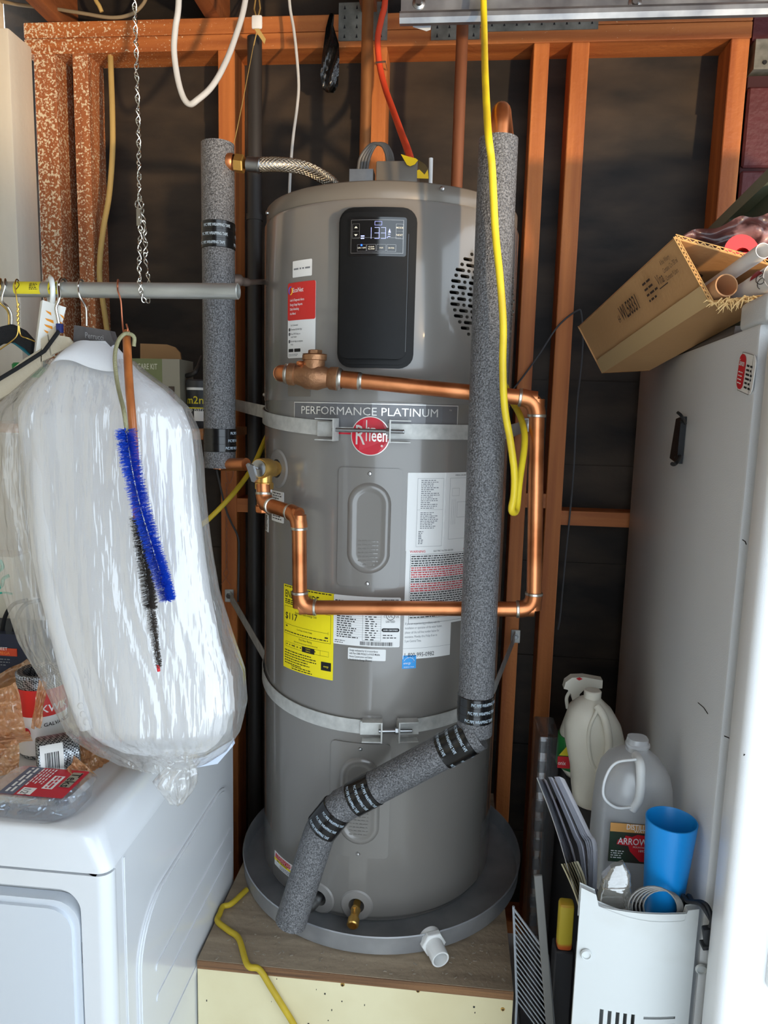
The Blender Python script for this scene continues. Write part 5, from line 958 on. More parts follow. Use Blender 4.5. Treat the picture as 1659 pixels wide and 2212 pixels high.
ys_ = onX(272, 2000, DX).y; obj('panel_seam', MB().sheet(sm_, ys_-.0016, ys_+.0016, .03, DS-.004, .0012, .0016, .0018, 2), ENAM, dr, 20)
# ---- things on the dryer
def onD(x, y): return onZ(x, y, DZ)
NVB = M('navy_carton', (28, 36, 58), .5); ORL = M('orange_red_label', (206, 70, 36), .5)
x0, x1 = onY(-90, 1400, 1.30).x, onY(72, 1400, 1.30).x; zt2 = onY(20, 1370, 1.30).z; nb = thing('navy_carton', 'dark navy carton with an orange label at the back of the dryer', 'carton', ((x0+x1)/2, 1.34, DZ))
obj('carton', MB().box((x0, 1.30, DZ), (x1, 1.40, zt2)), NVB, nb, 0); la, lb = onY(-60, 1396, 1.299), onY(37, 1418, 1.299)
o = obj('orange_label', MB().box((la.x, 1.2985, lb.z), (lb.x, 1.3005, la.z)), ORL, nb, 0); pmn = planemap((la.x, 1.298, lb.z), (1, 0, 0), (0, 0, 1), (0, -1, 0)); Wl = lb.x-la.x
text('print', 'SHEET', .009, PAPER, o, pmn, Wl-.044, .012, .0006); text('print', 'OMEGA', .009, M('orange_print', (236, 140, 60)), o, pmn, Wl-.046, .003, .0006); obj('small_print', greek(MB(), pmn, .01, Wl-.01, -.006, 3, .006, .002, 4, .0006), GREYP, nb, 0)
for dx, lab in ((0, 'black webbing strap looping over the navy carton beside its orange label'), (26, 'black webbing strap at the corner of the navy carton')): tag(obj('black_strap', MB().tube(path([onY(2+dx, 1392, 1.32)+V((0, 0, -.02)), onY(4+dx, 1370, 1.32), onY(12+dx, 1330, 1.33), onY(30+dx, 1305, 1.34), onY(60+dx, 1296, 1.35)], 6), .0042, 8), VEL, None, 60), lab, 'strap', 'straps on the navy carton')
x0, x1 = max(-1.066, onY(-120, 1250, 1.43).x), onY(34, 1250, 1.43).x; zt3 = onY(10, 1200, 1.43).z; CRB = M('cream_bag_paper', (210, 204, 186), .8); tb = thing('cream_paper_bag', 'cream paper bag with teal printed loops behind the navy carton', 'paper bag', ((x0+x1)/2, 1.46, DZ))
obj('bag_body', MB().rbox(((x0+x1)/2, 1.46, (DZ+zt3)/2), ((x1-x0)/2, 0, 0), (0, .035, 0), (0, 0, (zt3-DZ)/2), .01, 2), CRB, tb); TLP = M('teal_print', (46, 186, 160), .6)
obj('teal_print', MB().tube(path([onY(x, y, 1.4245) for x, y in ((-10, 1240), (6, 1225), (0, 1210))], 5), .004, 6).tube(path([onY(x, y, 1.4245) for x, y in ((-8, 1272), (4, 1265), (8, 1250), (20, 1243))], 5), .004, 6).tube(path([onY(x, y, 1.4245) for x, y in ((-10, 1283), (10, 1280), (26, 1283))], 5), .0022, 6), TLP, tb)
# mesh rolls
MESH = M('wire_mesh_roll', (128, 132, 136), .4, .8); nt = MESH.node_tree; N = nt.nodes; Lk = nt.links; b = N['Principled BSDF']
ck_ = N.new('ShaderNodeTexChecker'); ck_.inputs['Scale'].default_value = 330; ck_.inputs[1].default_value = lin((176, 180, 184))+(1,); ck_.inputs[2].default_value = lin((64, 66, 70))+(1,); tcn = N.new('ShaderNodeTexCoord'); mpn = N.new('ShaderNodeMapping'); mpn.inputs['Rotation'].default_value = (.78, .5, .78); Lk.new(tcn.outputs['Object'], mpn.inputs[0]); Lk.new(mpn.outputs[0], ck_.inputs[0]); Lk.new(ck_.outputs[0], b.inputs['Base Color'])
def roll(nm, lab, c, ax, r, h):
    c = V(c); t_ = thing(nm, lab, 'mesh roll', c); obj('mesh_coil', MB().lathe([(r*.72, .002), (r*.95, 0), (r, .002), (r, h-.002), (r*.95, h), (r*.72, h-.002), (r*.70, .002)], c, ax, 40), MESH, t_)
    m_ = axmap(c, ax, CAM-c, r)
    mb_ = MB(); ax = V(ax).normalized()
    for k in range(46):
        a_ = 2*math.pi*k/46; mb_.tube([m_(a_*r, h, .0004), m_(a_*r, h-.006, .0006)], .0006, 4)
    obj('wire_edge', mb_, STEEL, t_); return t_, m_
rc_ = V((onY(92, 1520, 1.19).x, 1.19, DZ)); zr0 = onY(92, 1562, 1.155).z; zr1 = onY(92, 1462, 1.155).z
t_, m_ = roll('galvanised_mesh_roll', 'upright galvanised mesh roll with a red and white wrapper', rc_, (0, 0, 1), .042, zr1-DZ)
hh = zr1-DZ; o = obj('wrapper', MB().lathe([(.0428, hh*.05), (.0428, hh*.80)], rc_, n=40), PAPER, t_); mw = axmap(rc_, (0, 0, 1), CAM-rc_, .0428)
obj('red_band', MB().lathe([(.0432, hh*.52), (.0432, hh*.84)], rc_, n=40), REDL, o)
text('print', 'KWIK', .020, WHT, o, mw, -.004, hh*.57, .0008, fat=.03); text('print', 'in. GALVANIZED', .010, BLK, o, mw, -.012, hh*.40, .0008, fat=.02); text('print', 'in.', .016, RED, o, mw, -.002, hh*.14, .0008, fat=.03)
obj('red_round_mark', MB().poly([mw(-.030+.008*math.cos(j*.5), hh*.33+.010*math.sin(j*.5), .0008) for j in range(13)]), RED, o, 0)
ax2 = V((.80, .55, .0)).normalized(); R2 = .036; c2 = onY(110, 1640, 1.10); c2.z = DZ+R2+.0005; c2 = c2-ax2*.022
t_, m_ = roll('flat_mesh_roll', 'mesh roll lying on its side with a white barcode label', c2, ax2, R2, .066); ml = lambda u, v, w_: m_(-v, u, w_)
o = obj('barcode_label', MB().sheet(ml, .004, .040, -.036, .020, 0, .0012, 0, 4), PAPER, t_, 0); 
o.data.clear_geometry(); mbq = MB().grid(lambda u, v: ml(.004+u*.036, -.036+v*.056, .0012), 4, 14); o.data.from_pydata([tuple(p-wloc(t_)) for p in mbq.v], [], mbq.f)
mbq = MB(); rr2 = random.Random(3); x_ = .011
while x_ < .032: w_ = rr2.choice((.0006, .001, .0016)); mbq.grid(lambda u, v: ml(x_+u*w_, -.026+v*.032, .0016), 1, 10); x_ += w_+rr2.choice((.0007, .0012))
obj('barcode', mbq, BLK, o, 0)
# grocery bag: crumpled tan film panels
TANF = film('tan_grocery_film', (232, 172, 116), .18, .35, .18, 1.0, 22)
gb = thing('grocery_bag', 'crumpled tan plastic grocery bag around the mesh rolls', 'plastic bag', onD(60, 1660))
def crumple(cor, Y0, Y1, seed, amp=.014, n=26, nm='bag_panel'):
    (a_, b_, c_, d_) = cor
    def fn(u, v):
        x = (a_[0]*(1-u)+b_[0]*u)*(1-v)+(d_[0]*(1-u)+c_[0]*u)*v; y = (a_[1]*(1-u)+b_[1]*u)*(1-v)+(d_[1]*(1-u)+c_[1]*u)*v
        Y = Y0+(Y1-Y0)*v; k = math.sin(u*3.14)*.6+.4
        wx = 6*noise.noise(V((u*2.5, v*2.5, seed)))
        P_ = onY(x+wx, y+wx, Y+amp*(noise.noise(V((u*3, v*5, seed)))*1.5+abs(noise.noise(V((u*7, v*6, seed+2))))*1.2)*k); return V((P_.x, P_.y, max(P_.z, (DT if P_.x > -.585 else DZ)+.0012)))
    return obj(nm, MB().grid(fn, n, n), TANF, gb, 180)
crumple(((-30, 1470), (60, 1425), (110, 1480), (-30, 1560)), 1.29, 1.26, 1); crumple(((-30, 1500), (36, 1475), (56, 1582), (-30, 1590)), 1.118, 1.112, 2); crumple(((-30, 1582), (62, 1580), (70, 1600), (-30, 1618)), 1.125, 1.11, 3, .01)
crumple(((-30, 1612), (40, 1598), (44, 1668), (-30, 1680)), 1.085, 1.065, 4); crumple(((84, 1468), (104, 1474), (84, 1572), (66, 1572)), 1.128, 1.112, 5, .008); crumple(((172, 1590), (238, 1630), (196, 1684), (160, 1640)), 1.17, 1.115, 6); crumple(((160, 1632), (206, 1672), (172, 1704), (140, 1684)), 1.065, 1.045, 7)
# clear box of screws
TR_ = V((onD(134, 1704).x-onD(102, 1734).x, onD(134, 1704).y-onD(102, 1734).y, 0)).normalized(); rd = -TR_; upd = V((-rd.y, rd.x, 0))
cb = onD(74, 1752); cb.y += .022; cb.z = DZ
CLR = film('clear_box_plastic', (226, 232, 238), .72, .45, .08, .1, 8)
sb = thing('screw_box', 'clear plastic box of screws with a red label on the dryer', 'box', cb)
hw_, hl_, hh_ = .050, .072, .036
bx_ = planemap(cb, rd, upd, (0, 0, 1))
mbq = MB(); 
for (s_, z0_, z1_) in ((1., .0008, .026), (1.06, .026, .030)):
    n = 28; o1 = []
    for j in range(n):
        a_ = 2*math.pi*(j+.5)/n; cx_, sy_ = math.cos(a_), math.sin(a_); o1.append((hw_*s_*math.copysign(abs(cx_)**.35, cx_), hl_*s_*math.copysign(abs(sy_)**.35, sy_)))
    k = len(mbq.v); mbq.v += [bx_(u*.94, v*.94, z0_) for u, v in o1]+[bx_(u, v, z1_) for u, v in o1]; mbq.f += [(k+j, k+(j+1) % n, k+n+(j+1) % n, k+n+j) for j in range(n)]
    last = o1
k = len(mbq.v); mbq.v += [bx_(u*.90, v*.90, .037) for u, v in last]; n = 28
mbq.f += [(k-n+j, k-n+(j+1) % n, k+(j+1) % n, k+j) for j in range(n)]+[tuple(k+j for j in range(n))]; mbq.f.append(tuple(range(n-1, -1, -1)))
obj('clear_shell', mbq, CLR, sb, 30)
SLV = M('label_slate', (98, 104, 122), .5); REDK = M('label_crimson', (190, 40, 56), .45)
o = obj('label_card', MB().sheet(bx_, -.042, .042, -.046, .060, .004, .0378), REDK, sb, 0)
obj('silver_field', MB().sheet(bx_, -.042, .042, -.046, -.020, .002, .0380), SLV, o, 0); obj('white_field', MB().sheet(bx_, -.020, .020, .012, .030, 0, .0382).sheet(bx_, .020, .040, -.016, .006, 0, .0382), PAPER, o, 0)
obj('pale_field', MB().sheet(bx_, -.034, .012, .036, .054, 0, .0386), GRP, o, 0); text('print', 'Teks', .023, BLK, o, bx_, -.032, .038, .0390, fat=.02); text('print', '1/2"', .016, BLK, o, bx_, .022, -.012, .0386, sx=.8); obj('small_print', greek(MB(), bx_, -.017, .018, .026, 2, .006, .0035, 9, .0388, ragged=0), REDK, o, 0)
obj('small_print', greek(MB(), bx_, -.038, .016, .006, 5, .0055, .0024, 3, .0384), PAPER, o, 0); obj('small_print', greek(MB(), bx_, -.038, .036, -.026, 2, .008, .004, 5, .0386, ragged=0), PAPER, o, 0)
ZSC = M('zinc_screw', (176, 190, 206), .28, 1.); s_ = MB().lathe([(.0001, 0), (.0022, .0005), (.0024, .003), (.0036, .003), (.0036, .0046), (.0030, .006), (.0001, .006)], n=8).lathe([(.0001, -.013), (.0012, -.010), (.0019, -.0085), (.0014, -.007), (.0019, -.0055), (.0014, -.004), (.0019, -.0025), (.0016, 0)], n=7)
sc0 = None; rs_ = random.Random(5)
for i in range(64):
    u = rs_.uniform(-.82, .82)*hw_*.9; v = rs_.uniform(-.86, .86)*hl_*.9; p = bx_(u, v, rs_.choice((.006, .012, .018)))
    rot = (rs_.uniform(1.2, 1.9), rs_.uniform(-.4, .4), rs_.uniform(0, 6.28))
    if sc0 is None: sc0 = obj('sheet_metal_screw', s_, ZSC); tag(sc0, 'small zinc screw lying in the clear box with the red label', 'screw', 'screws in the clear box'); sc0.location = p; sc0.rotation_euler = rot
    else: share(sc0, p, rot)
# ================================================================== refrigerator and the things on and beside it
F0 = V((.4777, 1.95, 0)); FF = V((-.09, -1, 0)).normalized(); FW = V((1, -.09, 0)).normalized()
def Fp(a, b, z_): return F0+FF*a+FW*b+V((0, 0, z_))
def onF(x, y, off=0.):
    d = ray(x, y); n_ = -FW; P0 = F0+n_*off; t = (P0-CAM).dot(n_)/d.dot(n_); return CAM+d*t
FRW = M('fridge_pebble_white', (205, 207, 209), .42, var=.03, vs=(4, 4, 4), bump=.12, bs=500); FRD = M('fridge_door_white', (232, 234, 236), .32, coat=.3, bump=.08, bs=600); GASK = M('door_gasket_grey', (120, 120, 120), .7)
FT = 1.6875; FD = .954
fg = thing('refrigerator', 'tall white refrigerator with a box and tote on top', 'refrigerator', Fp(.45, .4, 0))
obj('cabinet', MB().rbox(Fp(FD/2, .40, FT/2+.01), FF*FD/2, FW*.40, V((0, 0, FT/2-.01)), .006, 2), FRW, fg)
obj('door_gasket', MB().obox(Fp(FD+.020, .40, FT/2+.02), FF*.021, FW*.375, V((0, 0, FT/2-.03))), GASK, fg, 0)
def fdoor(z0_, z1_): return obj('door', MB().rbox(Fp(FD+.040+.036, .398, (z0_+z1_)/2), FF*.036, FW*.402, V((0, 0, (z1_-z0_)/2)), .016, 4), FRD, fg)
fdoor(.06, 1.675)
obj('hinge_cover', MB().rbox(Fp(FD-.035, .030, FT+.018), FF*.060, FW*.030, V((0, 0, .020)), .008, 3), FRW, fg)
hd = Fp(FD+.112, .06, 0); obj('door_handle', MB().rbox(hd+V((0, 0, 1.05)), FF*.012, FW*.010, V((0, 0, .22)), .006, 2).obox(hd+FF*-.014+V((0, 0, 1.24)), FF*.012, FW*.008, V((0, 0, .02))).obox(hd+FF*-.014+V((0, 0, .86)), FF*.012, FW*.008, V((0, 0, .02))), FRD, fg)
obj('foot', MB().obox(Fp(.08, .06, .012), FF*.03, FW*.03, V((0, 0, .012))), BLK, fg, 0); obj('foot', MB().obox(Fp(.82, .06, .012), FF*.03, FW*.03, V((0, 0, .012))), BLK, fg, 0)
sp = lambda pts, th, nm, m, par: obj(nm, MB().prism([onF(x, y, .0006) for x, y in pts], -FW*th), m, par, 0)
mk_ = [((1508, 1518), (1529, 1542)), ((1565, 1590), (1580, 1600)), ((1606, 1630), (1607, 1632)), ((1604, 1166), (1612, 1176))]
mb = MB()
for a_, b_ in mk_: mb.tube([onF(*a_, .0004), onF((a_[0]+b_[0])/2+2, (a_[1]+b_[1])/2-1, .0004), onF(*b_, .0004)], .0008, 4)
obj('scuff_mark', mb, BLK, fg, 0)
# magnet sticker
cs = onF(1613, 806, .0); uS = FF; vS = V((0, 0, 1)); uu = V((onF(1630, 790)-onF(1594, 783))).normalized(); vv_ = V((onF(1596, 783)-onF(1591, 818))).normalized()
su = planemap(cs, FF*.98+V((0, 0, -.16)), V((0, 0, 1))*.98+FF*.16, -FW)
su_ = su; su = lambda u, v, w_=0.: su_(u*1.45, v, w_)
sk = tag(obj('magnet_sticker', MB().sheet(su, -.026, .026, -.027, .027, .012, .0015, .0012), PAPER, None, 0), 'rounded red and white sticker on the refrigerator side', 'sticker')
obj('sticker_rim', MB().frame(su, -.018, .018, -.0265, .0265, .0006, .0018), BLK, sk, 0); obj('red_half', MB().sheet(su, -.0245, -.002, -.024, .024, .010, .0020), RED, sk, 0)
text('print', 'Savon', .0125, WHT, sk, su, -.0225, .008, .0024, sx=.58, fat=.03); obj('small_print', greek(MB(), su, .002, .022, .012, 6, .0058, .0028, 3, .0021), BLK, sk, 0); obj('small_print', greek(MB(), su, -.021, -.006, .000, 4, .005, .0016, 3, .0024), WHT, sk, 0)
# black utility hook on the side
BLM = M('black_metal', (24, 24, 26), .45, .4)
ho = thing('black_side_hook', 'black metal hook bar stuck on the refrigerator side', 'hook', onF(1466, 1000, .004))
obj('bar', MB().prism([onF(x, y, .001) for x, y in ((1472, 905), (1484, 900), (1474, 1002), (1458, 990))], -FW*.010), BLM, ho, 20); obj('prong', MB().tube(path([onF(1480, 915, .006), onF(1476, 905, .02), onF(1470, 896, .03), onF(1464, 891, .034)], 5), .0028, 8), BLM, ho); obj('prong', MB().tube(path([onF(1468, 985, .006), onF(1464, 996, .02), onF(1457, 1003, .028), onF(1452, 1002, .034)], 5), .0036, 8), BLM, ho)
obj('rivet', MB().ball(onF(1472, 911, .010), .003, 6).ball(onF(1460, 988, .010), .003, 6), BLM, ho)
# ---- on top of the refrigerator
CB2 = M('corrugated_cardboard', (196, 152, 104), .8, col2=(178, 134, 88), vs=(3, 3, 3), bump=.15, bs=120); CBI = M('cardboard_inside', (206, 160, 100), .8); INK = M('box_ink', (62, 44, 36), .7); TPE = M('packing_tape', (200, 168, 122), .25, coat=.3); DKC = M('grey_board', (92, 84, 80), .85)
# flattened cartons under everything: several sheets
fc = thing('flattened_cartons', 'stack of flattened grey cardboard sheets under the tilted box', 'cardboard', Fp(.35, .2, FT))
for i in range(5): obj('carton_sheet', MB().obox(Fp(.42-.012*i, .22, FT+.0023+.0045*i), FF*(.40-.01*i), FW*(.215-.006*i), V((0, 0, .0022))), DKC, fc, 0)
LIME = M('lime_plastic', (178, 214, 50), .5); lz = FT+.0226
tag(obj('lime_folder', MB().prism([Fp(.42, .058, lz), Fp(.74, .058, lz), Fp(.74, .140, lz), Fp(.42, .140, lz)], (0, 0, .010)), LIME, None, 0), 'lime green folder between the flattened cartons and the box', 'folder')
# green tote
TOT = M('green_tote_plastic', (82, 100, 88), .35, coat=.1, var=.15, vs=(8, 8, 8)); TOR = M('green_tote_lid', (132, 142, 126), .45)
zt0, zt1 = FT+.0228, 2.005
tt = thing('storage_tote', 'dark green plastic storage tote with pale rim on the refrigerator', 'tote', Fp(.45, .40, zt0))
def trect(i_, z_, b0=.112, b1=.62, a0=.0, a1=.60): return [Fp(a0+i_, b0+i_, z_), Fp(a1-i_, b0+i_, z_), Fp(a1-i_, b1-i_, z_), Fp(a0+i_, b1-i_, z_)]
obj('tote_body', MB().hexa(trect(.04, zt0)[::-1]+trect(.008, zt1-.012)[::-1]), TOT, tt, 0); obj('tote_rim', MB().hexa(trect(-.012, zt1-.034)[::-1]+trect(-.014, zt1-.012)[::-1]), TOR, tt, 0); obj('tote_lid', MB().hexa(trect(-.004, zt1-.012)[::-1]+trect(.004, zt1)[::-1]), TOR, tt, 0)
obj('tote_latch', MB().rbox(Fp(.30, .108, zt1-.055), FF*.045, FW*.008, V((0, 0, .04)), .004, 2), TOT, tt)
# tilted cardboard box: open end towards the camera
def hang(px, py, Y): return onY(px, py, Y)
d_tl = hang(1458, 511, 1.20); d_bl = hang(1538, 655, 1.17); far_bl = hang(1302, 806, 1.66); axd = far_bl-d_bl
a_ = d_tl-d_bl; P0_, P3_ = d_bl, d_tl; P1_ = onY(1705, 636, 1.10); P2_ = onY(1705, 580, 1.22); b_v = P1_-P0_
cx_ = (P0_+P1_+P2_+P3_)/4
bxo = thing('wine_carton', 'open brown cardboard carton tilted on the refrigerator edge', 'carton', (F0+FF*.3+FW*.05+V((0, 0, FT))))
def wall(q0, q1, q2, q3, nm, t=.004):
    n_ = (q1-q0).cross(q3-q0).normalized()*t; return obj(nm, MB().hexa([q0, q1, q2, q3, q0+n_, q1+n_, q2+n_, q3+n_]), CB2, bxo, 0)
wL = wall(P0_, P0_+axd, P3_+axd, P3_, 'side_panel'); wB = wall(P0_, P1_, P1_+axd, P0_+axd, 'bottom_panel'); wall(P1_, P2_, P2_+axd, P1_+axd, 'side_panel'); wT = wall(P3_, P3_+axd, P2_+axd, P2_, 'top_panel'); wall(P0_+axd, P1_+axd, P2_+axd, P3_+axd, 'end_panel')
# corrugated wavy edge on the rim
def rimwave(A, B, nm='corrugated_edge'):
    n = 60; mbw = MB(); ln = (B-A); out = -axd.normalized(); wv = ln.normalized().cross(out).normalized()
    mbw.tube([A+ln*(i/n)+out*.001+wv*(.0022*math.sin(i*1.6)) for i in range(n+1)], .0009, 5); mbw.tube([A+ln*(i/n)+out*.001+wv*.003 for i in range(0, n+1, 10)], .0008, 5).tube([A+ln*(i/n)+out*.001-wv*.003 for i in range(0, n+1, 10)], .0008, 5); return obj(nm, mbw, CBI, bxo)
rimwave(P3_, P0_); rimwave(P0_, P1_); rimwave(P3_, P2_)
nL = (P3_-P0_).cross(axd).normalized()
if nL.dot(CAM-P0_) < 0: nL = -nL
# u runs from far end towards the rim, v up
ml_ = planemap(P0_+axd, -axd, a_-axd.normalized()*a_.dot(axd.normalized()), nL); La = axd.length; Ha = a_.length
text('carton_print', 'WL58331', .040, INK, bxo, ml_, La*.42, Ha*.52, .0055, sx=.55, fat=.01); text('carton_print', '64', .022, INK, bxo, ml_, La*.385, Ha*.53, .0055, sx=.5)
text('carton_print', 'Vina', .026, INK, bxo, ml_, La*.77, Ha*.60, .0055, sx=.55); 
for i, t_ in enumerate(('A fine Winery', 'Contains 12 x 750 ml', 'Contents 9 Liters')): text('carton_print', t_, .012, INK, bxo, ml_, La*.835, Ha*(.80-i*.11), .0055, sx=.5)
obj('carton_print', greek(MB(), ml_, La*.67, La*.76, Ha*.78, 4, Ha*.085, .0038, 5, .0055).sheet(ml_, La*.77, La*.835, Ha*.55, Ha*.565, 0, .0055), INK, bxo, 0)
obj('tape_strip', MB().sheet(ml_, La*.02, La*1.0, -.0005, Ha*.26, 0, .0048), TPE, bxo, 0)
tu = P2_-P3_; nT = tu.cross(axd).normalized(); nT = nT if nT.dot(-a_) > 0 else -nT
mt_ = planemap(P3_+tu*.10+axd.normalized()*.105, tu, -axd, nT); text('carton_print', 'Bristo', .040, INK, bxo, mt_, 0, 0, .0055, sx=.75, shear=.3); obj('carton_print', greek(MB(), mt_, .004, .10, -.012, 2, .014, .007, 3, .0055).sheet(mt_, -.01, .05, .045, .046, 0, .0055), INK, bxo, 0)
rf = random.Random(2); mb = MB()
for i in range(46):
    p = P0_+b_v*rf.uniform(0, .55)+V((rf.uniform(-.01, .004), -.002, rf.uniform(-.004, .004))); q = p+V((rf.uniform(-.016, .016), rf.uniform(-.01, 0), rf.uniform(-.018, .003))); mb.tube([p, (p+q)/2+V((0, -.003, .002)), q], [.0016, .0011, .0003], 4)
tag(obj('torn_fibres', mb, M('torn_paper', (236, 200, 140), .9), bxo, 0), kind='stuff')
# tubes and rolled posters inside
TUBE = M('card_tube', (186, 140, 100), .8); di = -axd.normalized(); nB = b_v.cross(axd).normalized(); nB = nB if nB.dot(a_) > 0 else -nB; c0 = P0_+b_v*.15+nB*.0245+di*.004
tag(obj('cardboard_tube', MB().lathe([(.0175, 0), (.0175, .30), (.0155, .3005), (.015, .29), (.015, 0)], c0-di*.30, di, 28), TUBE, None), 'hollow brown cardboard tube inside the open carton', 'tube')
POST = M('poster_paper', (222, 220, 218), .5); ca_ = P0_+b_v*.76+nB*.0262+di*.012; ps = thing('rolled_poster', 'white rolled poster with red print inside the open carton', 'poster', ca_)
obj('paper_roll', MB().lathe([(.0190, 0), (.0200, .27), (.0190, .269), (.018, 0)], ca_-di*.27, di, 36), POST, ps); pm_ = axmap(ca_-di*.27, di, CAM-ca_, .0200)
obj('red_print', MB().grid(lambda u, v: pm_(-.035+u*.02, .235+v*.035*u, .0012), 4, 4), M('burgundy_print', (140, 24, 40)), ps, 0); obj('ink_scribble', MB().tube([pm_(-.018+.006*math.cos(t*.5)+.0008*t, .262+.010*math.sin(t*.5), .001) for t in range(24)], .0005, 4), BLK, ps)
cg = P0_+b_v*.46+nB*.062+di*.02; tag(obj('rolled_sheet', MB().lathe([(.0105, 0), (.0115, .25), (.0105, .25), (.0095, 0)], cg-di*.24, di, 28), POST, None), 'second white paper roll behind the printed poster', 'paper roll')
# printed bag and red dispenser behind the carton
BRP = M('brown_marble_print', (150, 112, 110), .4, col2=(66, 40, 40), vs=(26, 8, 26), thr=(.45, .56), coat=.3)
def pbag(u, v): return V(hang(1475+u*220, 508-u*62+v*(30+60*u), 1.30-.03*u))+V((0, .02*noise.noise(V((u*5, v*3, 2))), .004*math.sin(u*14)))
mb = MB().grid(pbag, 24, 10); bk = MB().grid(lambda u, v: pbag(1-u, v)+V((0, .03, 0)), 24, 10); mb.add(bk.v, bk.f); tag(obj('printed_bag', mb, BRP, None, 180), 'brown marble printed bag between the tote and the carton', 'bag')
RDP = M('red_plastic', (206, 48, 48), .35); c_ = hang(1600, 545, 1.22)
rdp = thing('red_dispenser', 'red plastic tape dispenser lying behind the carton rim', 'tape dispenser', c_)
ro = [(1563, 533), (1566, 518), (1578, 509), (1595, 505), (1618, 505), (1634, 511), (1640, 520), (1637, 535), (1632, 545), (1650, 540), (1690, 538), (1690, 575), (1640, 566), (1610, 556), (1575, 548)]
arc_o = [(1602-39*math.cos(t), 546-40*math.sin(t)) for t in [math.pi*i/12 for i in range(13)]]; arc_i = [(1604+15*math.cos(t), 546-11*math.sin(t)) for t in [math.pi*i/8 for i in range(9)]]
obj('dispenser_arch', MB().prism([hang(x, y, 1.245) for x, y in arc_o+arc_i], (0.006, .024, 0)), RDP, rdp, 30); obj('dispenser_base', MB().prism([hang(x, y, 1.245) for x, y in ((1562, 545), (1590, 545), (1618, 545), (1642, 538), (1690, 532), (1690, 562), (1640, 552), (1600, 549))], (.006, .024, 0)), RDP, rdp, 30)
# ---- between the heater and the refrigerator
HDPE = M('white_bottle_plastic', (226, 222, 208), .42, var=.06, vs=(18, 18, 18)); MILKY = film('milky_jug_plastic', (226, 228, 230), .38, .22, .3, .1, 8)
YG = 1.20; zst = .745
cab = thing('side_cabinet', 'dark low cabinet between the platform and the refrigerator carrying the bottles', 'cabinet', (.33, 1.5, 0))
DKP = M('dark_cabinet', (48, 48, 52), .6); obj('cabinet_body', MB().box((.286, 1.145, .02), (.398, 1.84, zst-.015)), DKP, cab, 0); obj('cabinet_top', MB().box((.284, 1.14, zst-.015), (.40, 1.845, zst)), DKP, cab, 0)
def loft(levels, n=28, ex=.7):  # levels: z, cx, cy, hx, hy
    vv = []; k = len(levels)
    for z_, cx, cy, hx, hy in levels:
        for j in range(n):
            a_ = 2*math.pi*j/n; c, s_ = math.cos(a_), math.sin(a_); vv.append(V((cx+hx*math.copysign(abs(c)**ex, c), cy+hy*math.copysign(abs(s_)**ex, s_), z_)))
    return MB().add(vv, [(i*n+j, i*n+(j+1) % n, (i+1)*n+(j+1) % n, (i+1)*n+j) for i in range(k-1) for j in range(n)]+[tuple(range(n-1, -1, -1)), tuple((k-1)*n+j for j in range(n))])
def pz(py, px=1360, Y=YG): return onY(px, py, Y).z
def pxx(px, py, Y=YG): return onY(px, py, Y).x
# distilled water jug
L_ = []
for y, l, r in ((1905, 1278, 1444), (1890, 1272, 1448), (1800, 1277, 1447), (1740, 1283, 1449), (1690, 1290, 1448), (1660, 1300, 1442), (1640, 1314, 1428), (1625, 1334, 1410), (1618, 1352, 1399), (1608, 1353, 1399), (1592, 1357, 1400)):
    x0, x1 = pxx(l, y), pxx(r, y); L_.append((pz(y), (x0+x1)/2, YG, (x1-x0)/2, min(.055, (x1-x0)/2)))
L_[0] = (zst+.001,)+L_[0][1:]; L_ = [L_[0]]+[l for l in L_[1:] if l[0] > zst+.01]
jugw = thing('distilled_water_jug', 'translucent one gallon water jug with a dark label', 'jug', (L_[0][1], YG, zst)); obj('jug_body', loft(L_), MILKY, jugw, 60)
obj('jug_neck_ring', MB().lathe([(.0185, 0), (.0205, .002), (.0205, .006), (.0185, .008)], (L_[-1][1], YG, L_[-1][0]-.016), n=24), MILKY, jugw)
YF = YG-.055; HM = M('jug_handle_plastic', (206, 208, 208), .4)
obj('jug_handle', MB().tube(path([onY(1374, 1632, YF+.03), onY(1383, 1650, YF+.006), onY(1384, 1690, YF-.002), onY(1380, 1725, YF-.001), onY(1366, 1748, YF+.004)], 6), [.008]*10+[.0075]*15, 12), HM, jugw, 60)
obj('handle_recess', MB().tube(path([onY(1374, 1640, YF+.006), onY(1330, 1648, YF+.004), onY(1308, 1680, YF+.0), onY(1304, 1720, YF), onY(1330, 1744, YF), onY(1366, 1744, YF)], 6), .0024, 8), HM, jugw, 60)
lbm = planemap(onY(1313, 1860, YF-.003), (1, 0, .0), (0, 0, 1), (0, -1, 0)); WL_ = pxx(1428, 1800, YF)-pxx(1313, 1800, YF); HL_ = onY(1313, 1776, YF-.003).z-onY(1313, 1860, YF-.003).z
GRNL = M('label_green', (34, 66, 46), .45, col2=(60, 40, 40), vs=(30, 30, 30)); TANL = M('label_tan', (206, 150, 84), .45)
o = obj('jug_label', MB().sheet(lbm, 0, WL_, 0, HL_, .001, .0, .001), GRNL, jugw, 0); obj('tan_band', MB().sheet(lbm, 0, WL_, HL_*.78, HL_, 0, .0004), TANL, o, 0); text('print', 'DISTILLED', .0135, PAPER, o, lbm, WL_*.30, HL_*.86, .0008, sx=.7, fat=.01); text('print', 'WATER', .0075, PAPER, o, lbm, WL_*.45, HL_*.79, .0008)
